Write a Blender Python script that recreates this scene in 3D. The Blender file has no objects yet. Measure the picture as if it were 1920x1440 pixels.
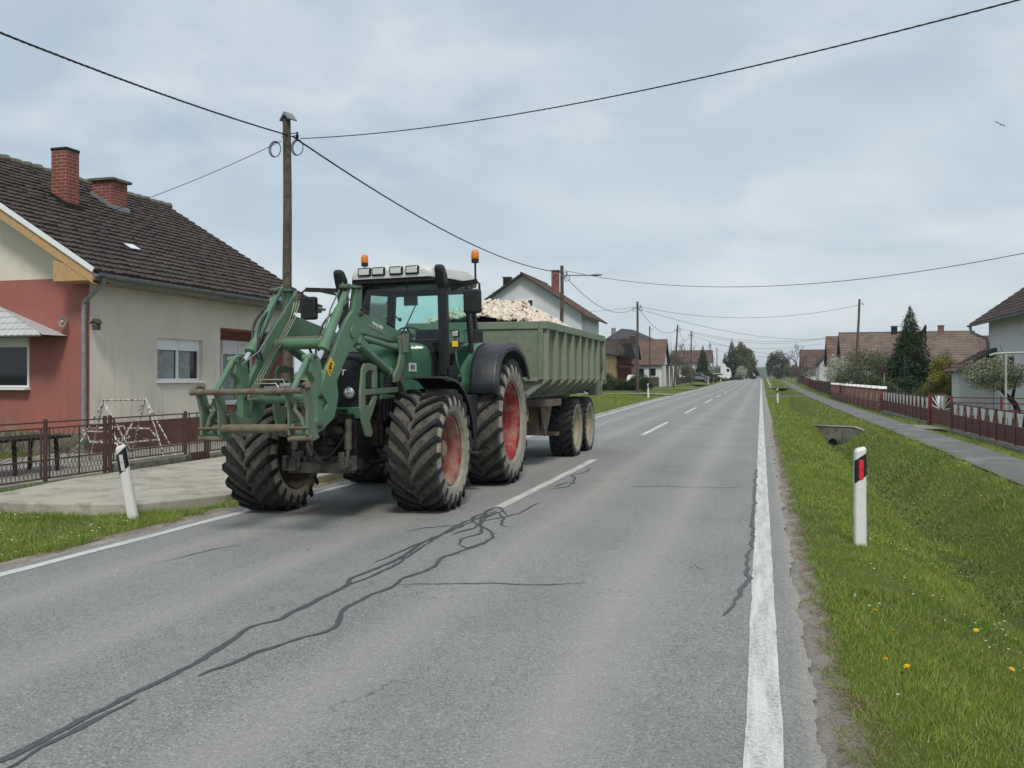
import bpy, math, random
import numpy as np
from mathutils import Vector, Matrix, Euler, noise as mnoise
random.seed(7); np.random.seed(7)
R = math.radians
scene = bpy.context.scene
col = scene.collection
# ------------------------------------------------------------------ tags and linking
def tag(o, label=None, cat=None, group=None, kind=None):
    if label: o['label'] = label
    if cat: o['category'] = cat
    if group: o['group'] = group
    if kind: o['kind'] = kind
    return o
def thing(name, label, cat, loc=(0, 0, 0), rz=0, group=None, kind=None):
    o = bpy.data.objects.new(name, None); col.objects.link(o)
    o.empty_display_size = .2
    o.location = loc; o.rotation_euler = (0, 0, rz)
    return tag(o, label, cat, group, kind)
def dup(o, loc=None, rz=None, label=None, group=None, scale=None, parent=None):
    c = o.copy(); col.objects.link(c)
    if parent is not None: c.parent = parent
    for ch in list(o.children): dup(ch, parent=c)
    if loc is not None: c.location = loc
    if rz is not None: c.rotation_euler = (0, 0, rz)
    if label: c['label'] = label
    if group: c['group'] = group
    if scale: c.scale = scale if hasattr(scale, '__len__') else (scale,) * 3
    return c
# ------------------------------------------------------------------ mesh builder
class MB:
    def __init__(s): s.v = []; s.f = []; s.m = []; s.T = None
    def add(s, vs, fs, mi=0):
        n = len(s.v)
        if s.T is not None: vs = [tuple(s.T @ Vector(p)) for p in vs]
        s.v += [tuple(p) for p in vs]
        for f in fs: s.f.append(tuple(i + n for i in f)); s.m.append(mi)
        return s
    def box(s, c, d, rot=None, mi=0, taper=1.0):
        x, y, z = d[0] / 2, d[1] / 2, d[2] / 2; t = taper
        vs = [(-x, -y, -z), (x, -y, -z), (x, y, -z), (-x, y, -z), (-x*t, -y*t, z), (x*t, -y*t, z), (x*t, y*t, z), (-x*t, y*t, z)]
        M = Euler(rot).to_matrix() if rot else Matrix.Identity(3)
        c = Vector(c)
        return s.add([M @ Vector(p) + c for p in vs], [(0, 3, 2, 1), (4, 5, 6, 7), (0, 1, 5, 4), (1, 2, 6, 5), (2, 3, 7, 6), (3, 0, 4, 7)], mi)
    def bb(s, x0, x1, y0, y1, z0, z1, mi=0):
        return s.box(((x0+x1)/2, (y0+y1)/2, (z0+z1)/2), (abs(x1-x0), abs(y1-y0), abs(z1-z0)), None, mi)
    def beam(s, a, b, w, h=None, up=(0, 0, 1), mi=0):
        h = h or w; a = Vector(a); b = Vector(b); d = (b - a).normalized(); u = Vector(up)
        if abs(d.dot(u)) > .98: u = Vector((1, 0, 0))
        r = d.cross(u).normalized() * w / 2; u = r.cross(d).normalized() * h / 2
        return s.add([a-r-u, a+r-u, a+r+u, a-r+u, b-r-u, b+r-u, b+r+u, b-r+u], [(0, 3, 2, 1), (4, 5, 6, 7), (0, 1, 5, 4), (1, 2, 6, 5), (2, 3, 7, 6), (3, 0, 4, 7)], mi)
    def tube(s, pts, r, n=8, mi=0, caps=True):
        P = [Vector(p) for p in pts]; rs = r if hasattr(r, '__len__') else [r] * len(P)
        vs = []; fs = []; prev = None
        for i, p in enumerate(P):
            d = (P[min(i+1, len(P)-1)] - P[max(i-1, 0)]).normalized()
            if prev is None:
                u = Vector((0, 0, 1)) if abs(d.z) < .9 else Vector((1, 0, 0))
                a = d.cross(u).normalized()
            else:
                a = prev - d * prev.dot(d)
                a = a.normalized() if a.length > 1e-6 else d.orthogonal().normalized()
            prev = a; b = d.cross(a)
            for k in range(n):
                t = 2 * math.pi * k / n; vs.append(p + (a * math.cos(t) + b * math.sin(t)) * rs[i])
        for i in range(len(P) - 1):
            for k in range(n):
                k2 = (k + 1) % n; fs.append((i*n+k, i*n+k2, (i+1)*n+k2, (i+1)*n+k))
        if caps:
            fs.append(tuple(range(n))[::-1]); fs.append(tuple((len(P)-1)*n + k for k in range(n)))
        return s.add(vs, fs, mi)
    def cyl(s, a, b, r, n=16, mi=0): return s.tube([a, b], r, n, mi)
    def lathe(s, prof, n=24, c=(0, 0, 0), axis='z', mi=0, arc=(0, 360), close=False, mis=None):
        # prof: (radius, along axis)
        vs = []; fs = []; full = abs(arc[1] - arc[0] - 360) < 1e-6
        N = n if full else n + 1
        for k in range(N):
            t = R(arc[0] + (arc[1] - arc[0]) * k / n); ct, st = math.cos(t), math.sin(t)
            for (r, h) in prof:
                if axis == 'z': p = (r*ct, r*st, h)
                elif axis == 'x': p = (h, -r*ct, r*st)
                else: p = (r*ct, h, r*st)
                vs.append((p[0]+c[0], p[1]+c[1], p[2]+c[2]))
        m = len(prof)
        for k in range(n):
            k2 = (k + 1) % N
            for j in range(m - 1 + (1 if close else 0)):
                j2 = (j + 1) % m
                s.add([], [], 0) if False else None
                fs.append(((k*m+j, k2*m+j, k2*m+j2, k*m+j2), mis[j] if mis else mi))
        n0 = len(s.v)
        if s.T is not None: vs = [tuple(s.T @ Vector(p)) for p in vs]
        s.v += vs
        for f, mm in fs: s.f.append(tuple(i + n0 for i in f)); s.m.append(mm)
        return s
    def prism(s, poly, ax, a, b, mi=0):
        # poly of 2D points extruded along axis ax from a to b; x: (y,z)  y: (x,z)  z: (x,y)
        def P(q, h):
            return (h, q[0], q[1]) if ax == 'x' else ((q[0], h, q[1]) if ax == 'y' else (q[0], q[1], h))
        n = len(poly)
        return s.add([P(q, a) for q in poly] + [P(q, b) for q in poly],
                     [tuple(range(n)), tuple(range(n, 2*n))[::-1]] + [(i, i+n, (i+1) % n + n, (i+1) % n) for i in range(n)], mi)
    def grid(s, rows, mi=0, wrap=False):
        n = len(rows[0]); vs = [p for r in rows for p in r]; fs = []
        for i in range(len(rows) - 1):
            for j in range(n - (0 if wrap else 1)):
                j2 = (j + 1) % n; fs.append((i*n+j, i*n+j2, (i+1)*n+j2, (i+1)*n+j))
        return s.add(vs, fs, mi)
    def sphere(s, c, r, n=12, m=8, mi=0, sc=(1, 1, 1)):
        rows = []
        for i in range(m + 1):
            p = math.pi * i / m
            rows.append([(c[0]+r*sc[0]*math.sin(p)*math.cos(2*math.pi*k/n), c[1]+r*sc[1]*math.sin(p)*math.sin(2*math.pi*k/n), c[2]+r*sc[2]*math.cos(p)) for k in range(n)])
        return s.grid(rows, mi, True)
    def quad(s, a, b, c, d, mi=0): return s.add([a, b, c, d], [(0, 1, 2, 3)], mi)
    def build(s, name, mats, parent=None, off=(0, 0, 0), smooth=None, bevel=0, solid=0, label=None):
        me = bpy.data.meshes.new(name)
        v = np.array(s.v, dtype=np.float32).reshape(-1, 3) - np.array(off, dtype=np.float32)
        me.from_pydata(v.tolist(), [], s.f)
        mats = mats if isinstance(mats, (list, tuple)) else [mats]
        for m in mats: me.materials.append(m)
        if len(mats) > 1: me.polygons.foreach_set('material_index', s.m)
        me.validate(); me.update()
        if not solid:
            import bmesh
            b = bmesh.new(); b.from_mesh(me); bmesh.ops.recalc_face_normals(b, faces=b.faces[:]); b.to_mesh(me); b.free()
        if smooth is not None:
            me.polygons.foreach_set('use_smooth', [True] * len(me.polygons))
            if smooth < 180: me.set_sharp_from_angle(angle=R(smooth))
        o = bpy.data.objects.new(name, me); col.objects.link(o)
        if parent is not None: o.parent = parent
        if bevel:
            bm = o.modifiers.new('bevel', 'BEVEL'); bm.width = bevel; bm.segments = 2; bm.limit_method = 'ANGLE'; bm.angle_limit = R(35)
        if solid:
            sm = o.modifiers.new('solid', 'SOLIDIFY'); sm.thickness = solid; sm.offset = 0
        if label: o['label'] = label
        return o
def fastmesh(name, verts, faces_n, nper, mats, parent=None, smooth=False, matidx=None):
    """verts (N,3); faces are consecutive groups of nper verts"""
    me = bpy.data.meshes.new(name)
    nv = len(verts); nf = nv // nper
    me.vertices.add(nv); me.vertices.foreach_set('co', np.asarray(verts, dtype=np.float32).ravel())
    me.loops.add(nv); me.loops.foreach_set('vertex_index', np.arange(nv, dtype=np.int32))
    me.polygons.add(nf); me.polygons.foreach_set('loop_start', np.arange(0, nv, nper, dtype=np.int32))
    try: me.polygons.foreach_set('loop_total', np.full(nf, nper, dtype=np.int32))
    except Exception: pass
    for m in (mats if isinstance(mats, (list, tuple)) else [mats]): me.materials.append(m)
    if matidx is not None: me.polygons.foreach_set('material_index', np.asarray(matidx, dtype=np.int32))
    me.update(calc_edges=True); me.validate()
    o = bpy.data.objects.new(name, me); col.objects.link(o)
    if parent is not None: o.parent = parent
    return o
def text_obj(name, body, size, mat, M, parent=None, ext=.002, bold=0.0, shear=0.0, sx=1.0):
    cu = bpy.data.curves.new(name, 'FONT'); cu.body = body; cu.size = size; cu.extrude = ext
    cu.offset = bold; cu.shear = shear; cu.align_x = 'CENTER'; cu.align_y = 'CENTER'; cu.resolution_u = 2
    t = bpy.data.objects.new(name, cu); col.objects.link(t)
    dg = bpy.context.evaluated_depsgraph_get(); dg.update()
    me = bpy.data.meshes.new_from_object(t.evaluated_get(dg))
    bpy.data.objects.remove(t); bpy.data.curves.remove(cu)
    me.transform(M @ Matrix.Diagonal((sx, 1, 1, 1)))
    me.materials.clear(); me.materials.append(mat)
    o = bpy.data.objects.new(name, me); col.objects.link(o)
    if parent is not None: o.parent = parent
    return o
# ------------------------------------------------------------------ materials
class NT:
    def __init__(s, m): s.t = m.node_tree; s.n = s.t.nodes; s.l = s.t.links
    def node(s, k, **kw):
        n = s.n.new(k)
        for a, b in kw.items(): setattr(n, a, b)
        return n
    def link(s, a, b): s.l.new(a, b)
    def val(s, n, i, v):
        if hasattr(v, 'links') or hasattr(v, 'is_linked'): s.l.new(v, n.inputs[i])
        else: n.inputs[i].default_value = v
    def coord(s, kind='Object', scale=None):
        c = s.node('ShaderNodeTexCoord').outputs[kind]
        if scale is not None:
            mp = s.node('ShaderNodeMapping'); s.link(c, mp.inputs[0])
            mp.inputs['Scale'].default_value = scale if hasattr(scale, '__len__') else (scale,) * 3
            c = mp.outputs[0]
        return c
    def world(s):
        g = s.node('ShaderNodeNewGeometry'); return g.outputs['Position']
    def noise(s, vec, scale, detail=4, rough=.6, dist=0):
        n = s.node('ShaderNodeTexNoise'); s.link(vec, n.inputs['Vector'])
        n.inputs['Scale'].default_value = scale; n.inputs['Detail'].default_value = detail
        n.inputs['Roughness'].default_value = rough; n.inputs['Distortion'].default_value = dist
        return n.outputs['Fac']
    def ramp(s, f, a, b, ca=(0, 0, 0, 1), cb=(1, 1, 1, 1)):
        n = s.node('ShaderNodeValToRGB'); s.link(f, n.inputs[0])
        e = n.color_ramp.elements; e[0].position = a; e[1].position = b; e[0].color = ca; e[1].color = cb
        return n.outputs[0]
    def mix(s, f, a, b, mode='MIX'):
        n = s.node('ShaderNodeMix', data_type='RGBA', blend_type=mode)
        s.val(n, 0, f)
        for i, q in ((6, a), (7, b)):
            if isinstance(q, (tuple, list)): n.inputs[i].default_value = (*q[:3], 1)
            else: s.link(q, n.inputs[i])
        return n.outputs[2]
    def math(s, op, a, b=0, clamp=False):
        n = s.node('ShaderNodeMath', operation=op, use_clamp=clamp); s.val(n, 0, a); s.val(n, 1, b); return n.outputs[0]
    def sep(s, v):
        n = s.node('ShaderNodeSeparateXYZ'); s.link(v, n.inputs[0]); return n.outputs
    def comb(s, x, y, z):
        n = s.node('ShaderNodeCombineXYZ'); s.val(n, 0, x); s.val(n, 1, y); s.val(n, 2, z); return n.outputs[0]
def new_mat(name):
    m = bpy.data.materials.new(name); m.use_nodes = True
    t = NT(m); b = t.n['Principled BSDF']; return m, t, b
def set_bump(t, b, h, strength=.3, dist=.01):
    n = t.node('ShaderNodeBump'); n.inputs['Strength'].default_value = strength; n.inputs['Distance'].default_value = dist
    t.link(h, n.inputs['Height']); t.link(n.outputs[0], b.inputs['Normal'])
def mat(name, c, c2=None, scale=4, rough=.6, metal=0, bump=0, bscale=60, lo=.4, hi=.65, dirt=None, dlo=.5, dhi=.7, dscale=2.5, spec=None, bdist=.01, coat=0):
    """base colour c, blotches of c2, optional dirt colour in patches"""
    m, t, b = new_mat(name)
    co = t.coord('Object')
    base = None
    c2 = c2 or tuple(x * .8 for x in c)
    f = t.ramp(t.noise(co, scale, 5), lo, hi)
    base = t.mix(f, c, c2)
    if dirt:
        f2 = t.ramp(t.noise(co, dscale, 8, .7), dlo, dhi)
        base = t.mix(f2, base, dirt)
        rr = t.math('MULTIPLY_ADD', f2, .3); 
        n = rr.node; n.inputs[2].default_value = rough; n.use_clamp = True
        t.link(rr, b.inputs['Roughness'])
    else: b.inputs['Roughness'].default_value = rough
    t.link(base, b.inputs['Base Color'])
    b.inputs['Metallic'].default_value = metal
    if spec is not None: b.inputs['Specular IOR Level'].default_value = spec
    if coat: b.inputs['Coat Weight'].default_value = coat; b.inputs['Coat Roughness'].default_value = .1
    if bump: set_bump(t, b, t.noise(co, bscale, 4), bump, bdist)
    return m
M = {}
def brickmat(name, c1, c2, mortar, sc=(1, 1, 1), bw=.25, bh=.08, ms=.012, vert=True):
    m, t, b = new_mat(name)
    p = t.sep(t.coord('Object'))
    g = t.node('ShaderNodeNewGeometry'); nn = t.sep(g.outputs['Normal'])
    ax = t.math('ABSOLUTE', nn[0]); isx = t.math('GREATER_THAN', ax, .6)
    u = t.math('ADD', t.math('MULTIPLY', p[1], isx), t.math('MULTIPLY', p[0], t.math('SUBTRACT', 1, isx)))
    v = t.comb(u, p[2], 0)
    n = t.node('ShaderNodeTexBrick'); t.link(v, n.inputs['Vector'])
    n.inputs['Color1'].default_value = (*c1, 1); n.inputs['Color2'].default_value = (*c2, 1); n.inputs['Mortar'].default_value = (*mortar, 1)
    n.inputs['Scale'].default_value = 1; n.inputs['Mortar Size'].default_value = ms; n.inputs['Brick Width'].default_value = bw; n.inputs['Row Height'].default_value = bh
    n.inputs['Bias'].default_value = 0
    f = t.ramp(t.noise(t.coord('Object'), 3, 6), .35, .7)
    c = t.mix(f, n.outputs[0], tuple(x*.55 for x in c1))
    cc = t.mix(.5, n.outputs[0], c)
    t.link(cc, b.inputs['Base Color']); b.inputs['Roughness'].default_value = .9
    set_bump(t, b, t.math('SUBTRACT', 1, n.outputs['Fac']), .6, .01)
    return m
def tilemat(name, c, c2, c3, moss=(.10, .10, .06), rough=.85):
    """roof tiles: per-tile tone variation, lichen specks"""
    m, t, b = new_mat(name)
    co = t.coord('Object')
    n = t.node('ShaderNodeTexVoronoi'); t.link(co, n.inputs['Vector']); n.inputs['Scale'].default_value = 4.5
    f = t.sep(n.outputs['Color'])[0]
    base = t.mix(f, c, c2)
    base = t.mix(t.ramp(t.noise(co, .9, 5), .4, .7), base, c3)
    base = t.mix(t.ramp(t.noise(co, 14, 6, .75), .6, .78), base, moss)
    t.link(base, b.inputs['Base Color']); b.inputs['Roughness'].default_value = rough
    set_bump(t, b, t.noise(co, 30, 4), .3, .02)
    return m
def leafmat(name, c, c2, c3=None, sub=.15, rough=.6):
    m, t, b = new_mat(name)
    g = t.node('ShaderNodeNewGeometry')
    r = g.outputs['Random Per Island']
    base = t.mix(r, c, c2)
    f = t.ramp(t.noise(t.world(), .8, 3), .35, .65)
    base = t.mix(f, base, c3 or tuple(x*.6 for x in c))
    t.link(base, b.inputs['Base Color']); b.inputs['Roughness'].default_value = rough
    b.inputs['Specular IOR Level'].default_value = .25
    return m
def rough_plain(name, c, rough=.5, metal=0, **k):
    m, t, b = new_mat(name); b.inputs['Base Color'].default_value = (*c, 1); b.inputs['Roughness'].default_value = rough; b.inputs['Metallic'].default_value = metal
    for a, v in k.items(): b.inputs[a.replace('_', ' ')].default_value = v
    return m
def glassmat(name, tint=(.5, .8, .72), alpha=.35, rough=.02):
    m, t, b = new_mat(name)
    b.inputs['Base Color'].default_value = (*tint, 1); b.inputs['Roughness'].default_value = rough
    tr = t.node('ShaderNodeBsdfTransparent'); tr.inputs[0].default_value = (*tint, 1)
    gl = t.node('ShaderNodeBsdfGlossy'); gl.inputs['Roughness'].default_value = rough
    fr = t.node('ShaderNodeFresnel'); fr.inputs['IOR'].default_value = 1.5
    mx = t.node('ShaderNodeMixShader'); t.link(fr.outputs[0], mx.inputs[0]); t.link(tr.outputs[0], mx.inputs[1]); t.link(gl.outputs[0], mx.inputs[2])
    t.link(mx.outputs[0], t.n['Material Output'].inputs[0])
    return m
M['green'] = mat('green_paint', (.080, .185, .105), (.105, .205, .125), 3, .42, dirt=(.17, .18, .135), dlo=.50, dhi=.75, dscale=9, bump=.05, bscale=40)
M['green_dirty'] = mat('green_paint_muddy', (.08, .18, .105), (.11, .195, .125), 4, .55, dirt=(.16, .145, .105), dlo=.42, dhi=.62, dscale=10, bump=.15, bscale=50)
M['green_hood'] = mat('green_hood_paint', (.05, .15, .088), (.058, .16, .095), 2, .30, dirt=(.14, .17, .12), dlo=.6, dhi=.85, dscale=4)
M['black_plastic'] = mat('black_plastic', (.011, .012, .014), (.018, .019, .021), 5, .5, dirt=(.09, .085, .075), dlo=.55, dhi=.85, dscale=9, spec=.3)
M['fender_plastic'] = mat('fender_plastic', (.026, .029, .038), (.036, .039, .047), 3, .45, dirt=(.17, .17, .16), dlo=.62, dhi=.75, dscale=14)
M['black_metal'] = mat('sooty_black_metal', (.007, .007, .007), (.018, .018, .017), 6, .6, spec=.2, dirt=(.06, .052, .04), dlo=.5, dhi=.75, dscale=7, bump=.3, bscale=30)
M['grey_cast'] = mat('greasy_grey_castings', (.018, .018, .018), (.045, .043, .039), 8, .6, dirt=(.12, .10, .075), dlo=.45, dhi=.7, dscale=6, bump=.4, bscale=25)
M['rust'] = mat('rusty_steel', (.11, .07, .048), (.17, .13, .09), 9, .75, dirt=(.15, .17, .11), dlo=.45, dhi=.65, dscale=12, bump=.3, bscale=60)
M['chrome'] = rough_plain('chrome_rod', (.8, .8, .8), .18, 1)
M['pipe_steel'] = rough_plain('plated_pipe', (.42, .38, .28), .35, .7)
M['rubber'] = mat('tyre_rubber', (.014, .015, .017), (.026, .026, .026), 6, .58, dirt=(.09, .08, .062), dlo=.6, dhi=.85, dscale=12, bump=.25, bscale=70, spec=.22)
M['mud_rubber'] = mat('muddy_tyre_carcass', (.078, .073, .060), (.128, .118, .096), 9, .9, dirt=(.035, .034, .03), dlo=.5, dhi=.66, dscale=16, bump=.7, bscale=35, bdist=.02)
M['side_rubber'] = mat('dusty_tyre_sidewall', (.25, .23, .19), (.31, .29, .24), 4, .92, dirt=(.11, .10, .08), dlo=.5, dhi=.75, dscale=10, bump=.3, bscale=50)
M['rim_red'] = mat('red_rim_dusty', (.27, .012, .015), (.22, .03, .026), 3, .5, dirt=(.30, .20, .15), dlo=.46, dhi=.7, dscale=6)
M['rim_red_front'] = mat('red_rim_very_dusty', (.22, .035, .030), (.24, .075, .058), 3, .7, dirt=(.30, .235, .18), dlo=.40, dhi=.66, dscale=5)
M['rim_yellow'] = mat('cream_rim_dusty', (.32, .27, .17), (.36, .32, .22), 3, .7, dirt=(.22, .2, .15), dlo=.5, dhi=.7, dscale=6)
M['rim_inner'] = mat('muddy_inner_rim', (.10, .07, .05), (.15, .11, .08), 5, .85, dirt=(.05, .04, .03), dlo=.5, dhi=.7, dscale=8)
M['cab_white'] = mat('white_cab_roof', (.62, .64, .62), (.56, .58, .56), 2, .35, dirt=(.4, .4, .37), dlo=.6, dhi=.9, dscale=6)
M['cab_glass'] = glassmat('tinted_cab_glass', (.68, .90, .86))
M['win_glass'] = rough_plain('window_glass', (.012, .015, .017), .04, 0)
M['lamp_glass'] = rough_plain('lamp_glass', (.62, .63, .62), .12, .6)
M['amber'] = rough_plain('amber_lens', (.85, .25, .01), .15, 0, Transmission_Weight=.25)
M['yellow_lens'] = rough_plain('yellow_lens', (.8, .5, .02), .2)
M['hose'] = rough_plain('black_hose', (.015, .015, .016), .45)
M['interior'] = mat('cab_interior', (.03, .032, .033), (.05, .05, .05), 5, .8)
M['white_paint'] = mat('white_enamel', (.72, .72, .70), (.66, .66, .63), 4, .45)
M['yellow'] = mat('yellow_sign_plate', (.78, .48, .02), (.68, .42, .04), 20, .5)
M['white_letter'] = rough_plain('white_letters', (.75, .77, .74), .4)
M['black_letter'] = rough_plain('black_letters', (.01, .01, .01), .5)
M['plate_white'] = rough_plain('white_label', (.6, .62, .6), .5)
M['trailer'] = mat('faded_trailer_green', (.115, .175, .115), (.145, .20, .135), 2.2, .65, dirt=(.235, .24, .18), dlo=.40, dhi=.70, dscale=14, bump=.2, bscale=50)
M['trailer_rib'] = mat('faded_trailer_green_ribs_lit', (.21, .26, .18), (.17, .24, .16), 3, .6, dirt=(.27, .25, .19), dlo=.4, dhi=.68, dscale=6, bump=.15, bscale=50)  # lighter than the body: bevel shading of the ribs put into the colour
M['trailer_rail'] = mat('scraped_trailer_rail', (.19, .235, .165), (.14, .2, .14), 3, .6, dirt=(.10, .085, .065), dlo=.56, dhi=.7, dscale=5, bump=.3, bscale=40)
M['asph_light'] = None
M['wood_pole'] = mat('weathered_pole_wood', (.085, .072, .055), (.13, .11, .085), 1.5, .9, dirt=(.045, .04, .033), dlo=.45, dhi=.65, dscale=8, bump=.5, bscale=25)
M['cable'] = rough_plain('black_cable', (.012, .012, .014), .6)
M['zinc'] = mat('zinc_sheet', (.26, .28, .29), (.20, .22, .23), 5, .5, metal=.4, dirt=(.14, .13, .11), dlo=.55, dhi=.8)
M['concrete'] = mat('old_concrete', (.30, .29, .25), (.22, .21, .18), 2.0, .95, dirt=(.12, .12, .085), dlo=.52, dhi=.72, dscale=3, bump=.5, bscale=40)
M['mossy'] = mat('mossy_concrete', (.19, .18, .145), (.12, .12, .095), 4.0, .95, dirt=(.055, .065, .03), dlo=.48, dhi=.64, dscale=5, bump=.8, bscale=25, bdist=.03)
M['pvc'] = rough_plain('white_pvc', (.78, .80, .82), .35)
M['curtain'] = mat('net_curtain', (.30, .33, .34), (.2, .22, .23), 10, .9)
M['red_fence'] = mat('dark_red_fence_paint', (.15, .028, .026), (.11, .025, .023), 5, .55, dirt=(.07, .035, .03), dlo=.5, dhi=.75, dscale=8)
M['brown_fence'] = mat('brown_fence_paint', (.075, .035, .028), (.10, .045, .035), 7, .6, dirt=(.04, .028, .024), dlo=.5, dhi=.7, dscale=10)
# ------------------------------------------------------------------ camera
F, CH = 1650.0, 1.65
PSI = math.atan(467 / F)
cam = bpy.data.cameras.new('camera'); camo = bpy.data.objects.new('camera', cam); col.objects.link(camo)
cam.sensor_width = 36; cam.lens = F / 1920 * 36; cam.shift_y = -12 / 1920; cam.clip_start = .05; cam.clip_end = 9000
camo.location = (0, 0, CH); camo.rotation_euler = (R(90), 0, PSI)
scene.camera = camo
scene.render.resolution_x = 1024; scene.render.resolution_y = 768
scene.view_settings.view_transform = 'Standard'; scene.view_settings.look = 'None'
scene.view_settings.exposure = .56; scene.view_settings.gamma = 1
# ------------------------------------------------------------------ light
SUN_EL, SUN_AZ = R(50), R(158)      # azimuth measured clockwise from +Y (sky node convention)
w = bpy.data.worlds.new('World'); scene.world = w; w.use_nodes = True
t = NT(w); bg = t.n['Background']
sky = t.node('ShaderNodeTexSky', sky_type='NISHITA'); sky.sun_disc = False; sky.sun_elevation = SUN_EL; sky.sun_rotation = SUN_AZ
sky.air_density = 1; sky.dust_density = 2
d = t.node('ShaderNodeTexCoord').outputs['Generated']
x, y, z = t.sep(d)[0:3]
zz = t.math('ADD', t.math('MAXIMUM', z, 0), .26)
v = t.comb(t.math('DIVIDE', x, zz), t.math('DIVIDE', y, zz), 0)
n1 = t.noise(v, .95, 9, .56, .5)
mp = t.node('ShaderNodeMapping'); t.link(v, mp.inputs[0]); mp.inputs['Location'].default_value = (3.1, 7.7, 1.3)
n2 = t.noise(mp.outputs[0], 1.7, 9, .54, .25)
mp2 = t.node('ShaderNodeMapping'); t.link(v, mp2.inputs[0]); mp2.inputs['Location'].default_value = (13.1, 1.7, 4.3)
n3 = t.noise(mp2.outputs[0], .55, 3, .5, .2)
# broad cover: blue-grey sheet with paler rolls
cov = t.mix(t.ramp(n1, .40, .58), (3.45, 4.15, 4.8), (4.7, 5.2, 5.5))
cov = t.mix(t.math('MULTIPLY', t.ramp(n3, .47, .56), .75), cov, (3.1, 3.85, 4.6))
cov = t.mix(t.math('MULTIPLY', t.ramp(n2, .50, .70), .62), cov, (6.0, 6.2, 6.25))
hz = t.ramp(z, 0.0, .26)
cov = t.mix(t.math('MULTIPLY', t.math('SUBTRACT', 1, hz), .62), cov, (4.75, 5.3, 5.6))
fin = t.mix(.93, sky.outputs[0], cov)
low = t.ramp(z, -.02, 0.0)
fin = t.mix(low, (1.3, 1.35, 1.25), fin)
t.link(fin, bg.inputs[0]); bg.inputs[1].default_value = .1
sun = bpy.data.lights.new('sun', 'SUN'); sun.energy = 1.5; sun.angle = R(14); sun.color = (1, .93, .82)
so = bpy.data.objects.new('sun', sun); col.objects.link(so)
sd = Vector((math.sin(SUN_AZ) * math.cos(SUN_EL), math.cos(SUN_AZ) * math.cos(SUN_EL), math.sin(SUN_EL)))
so.rotation_euler = sd.to_track_quat('Z', 'Y').to_euler()
# ------------------------------------------------------------------ terrain
def interp(x, pts):
    if x <= pts[0][0]: return pts[0][1]
    for (a, b), (c, d) in zip(pts, pts[1:]):
        if x <= c: return b + (d - b) * (x - a) / (c - a)
    return pts[-1][1]
PROF = [(14, 0), (25, .04), (40, .09), (54, .15), (68, .19), (82, .23), (94, .29), (110, .37), (128, .52), (150, .72), (190, .98), (260, 1.12), (3000, 1.2)]
TILT = [(22, 0), (50, .11), (75, .14), (110, .12), (200, 0)]
def prof(y, x=-3.05): return interp(y, PROF) + interp(y, TILT) * max(-1.3, min(1.6, (-3.05 - x) / 3))
RX = [(.25, -.012), (.6, -.03), (1.0, -.09), (1.5, -.27), (2.0, -.55), (2.35, -.76), (2.7, -.74), (3.1, -.42), (3.5, -.12), (3.8, -.02), (5, -.015), (5.3, -.09), (5.7, -.11), (5.95, .0), (7, .02)]
RX0 = [(.25, -.012), (.6, -.02), (3.8, -.02), (5, -.015), (7, .02)]
LX = [(-10.3, 0), (-9.7, -.03), (-8.7, -.06), (-7.8, -.07), (-7.2, -.055), (-6.7, -.03), (-6.3, -.012)]
LX2 = [(-11, 0), (-9.9, -.1), (-8.9, -.42), (-8.4, -.42), (-7.4, -.1), (-6.7, -.035), (-6.3, -.012)]
CROSS = [(33.0, 38.6), (77.5, 82), (117, 121)]
def cross_f(y, near=.15, far=1.2):
    f = 1.0
    for a, b in CROSS:
        if y < a: f = min(f, max(0, min(1, (a - y) / near)))
        elif y > b: f = min(f, min(1, (y - b) / far))
        else: f = 0
    return f
def road_z(x, y): return prof(y, x) + .075 - .0235 * abs(x + 3.05)
def ground_z(x, y):
    if x > .25:
        f = cross_f(y); fade = interp(y, [(125, 1), (200, .35)])
        z = interp(x, RX0) * (1 - f * fade) + interp(x, RX) * f * fade
    elif x < -6.3:
        f = interp(y, [(17, 0), (24, 1)])
        for a, b in ((65, 70.5), (92, 95.5), (128, 132)): f = min(f, max(0, min(1, max(a - y, y - b) / .8)))
        z = interp(x, LX) * (1 - f) + interp(x, LX2) * f
    else: z = -.03 - .012
    return z + prof(y, x)
xs = [-900, -400, -150, -80, -50, -35, -25, -18, -14.5, -12.5, -11.5, -10.9, -10.3, -10, -9.7, -9.3, -8.9, -8.7, -8.4, -8.1, -7.8, -7.5, -7.2, -6.95, -6.7, -6.5, -6.3, -6.1, -3, -.1, .25, .42, .6, .8, 1, 1.25, 1.5, 1.75, 2, 2.2, 2.35, 2.5, 2.7, 2.9, 3.1, 3.3, 3.5, 3.65, 3.8, 4.4, 5, 5.3, 5.6, 6.2, 7, 9, 13, 20, 35, 60, 120, 300, 900]
ys = [-30, -8] + [i * .4 for i in range(0, 82)] + [32.8, 32.93, 33.0, 34, 36, 38.6] + [39 + i for i in range(0, 26)] + [64.2, 65, 67, 70.5, 71.3, 73, 75, 77.2, 77.5, 82, 83.2, 86, 89, 91.2, 92, 95.5, 96.3] + list(range(98, 125, 3)) + list(range(127, 160, 4)) + [165, 175, 190, 210, 235, 260, 300, 360, 450, 600, 900, 1400, 2400, 4200]
ys = sorted(set(ys))
rows = []
for yy in ys:
    r = []
    for xx in xs:
        z = ground_z(xx, yy)
        if (xx > .5 or xx < -6.5) and abs(xx) < 40 and yy < 120:
            z += (mnoise.noise(Vector((xx * 1.3, yy * .9, 0))) * .02 + mnoise.noise(Vector((xx * 3.3, yy * 3, 5))) * .008) * (0 if 3.7 < xx < 5.1 else 1)
        r.append((xx, yy, z))
    rows.append(r)
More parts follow.
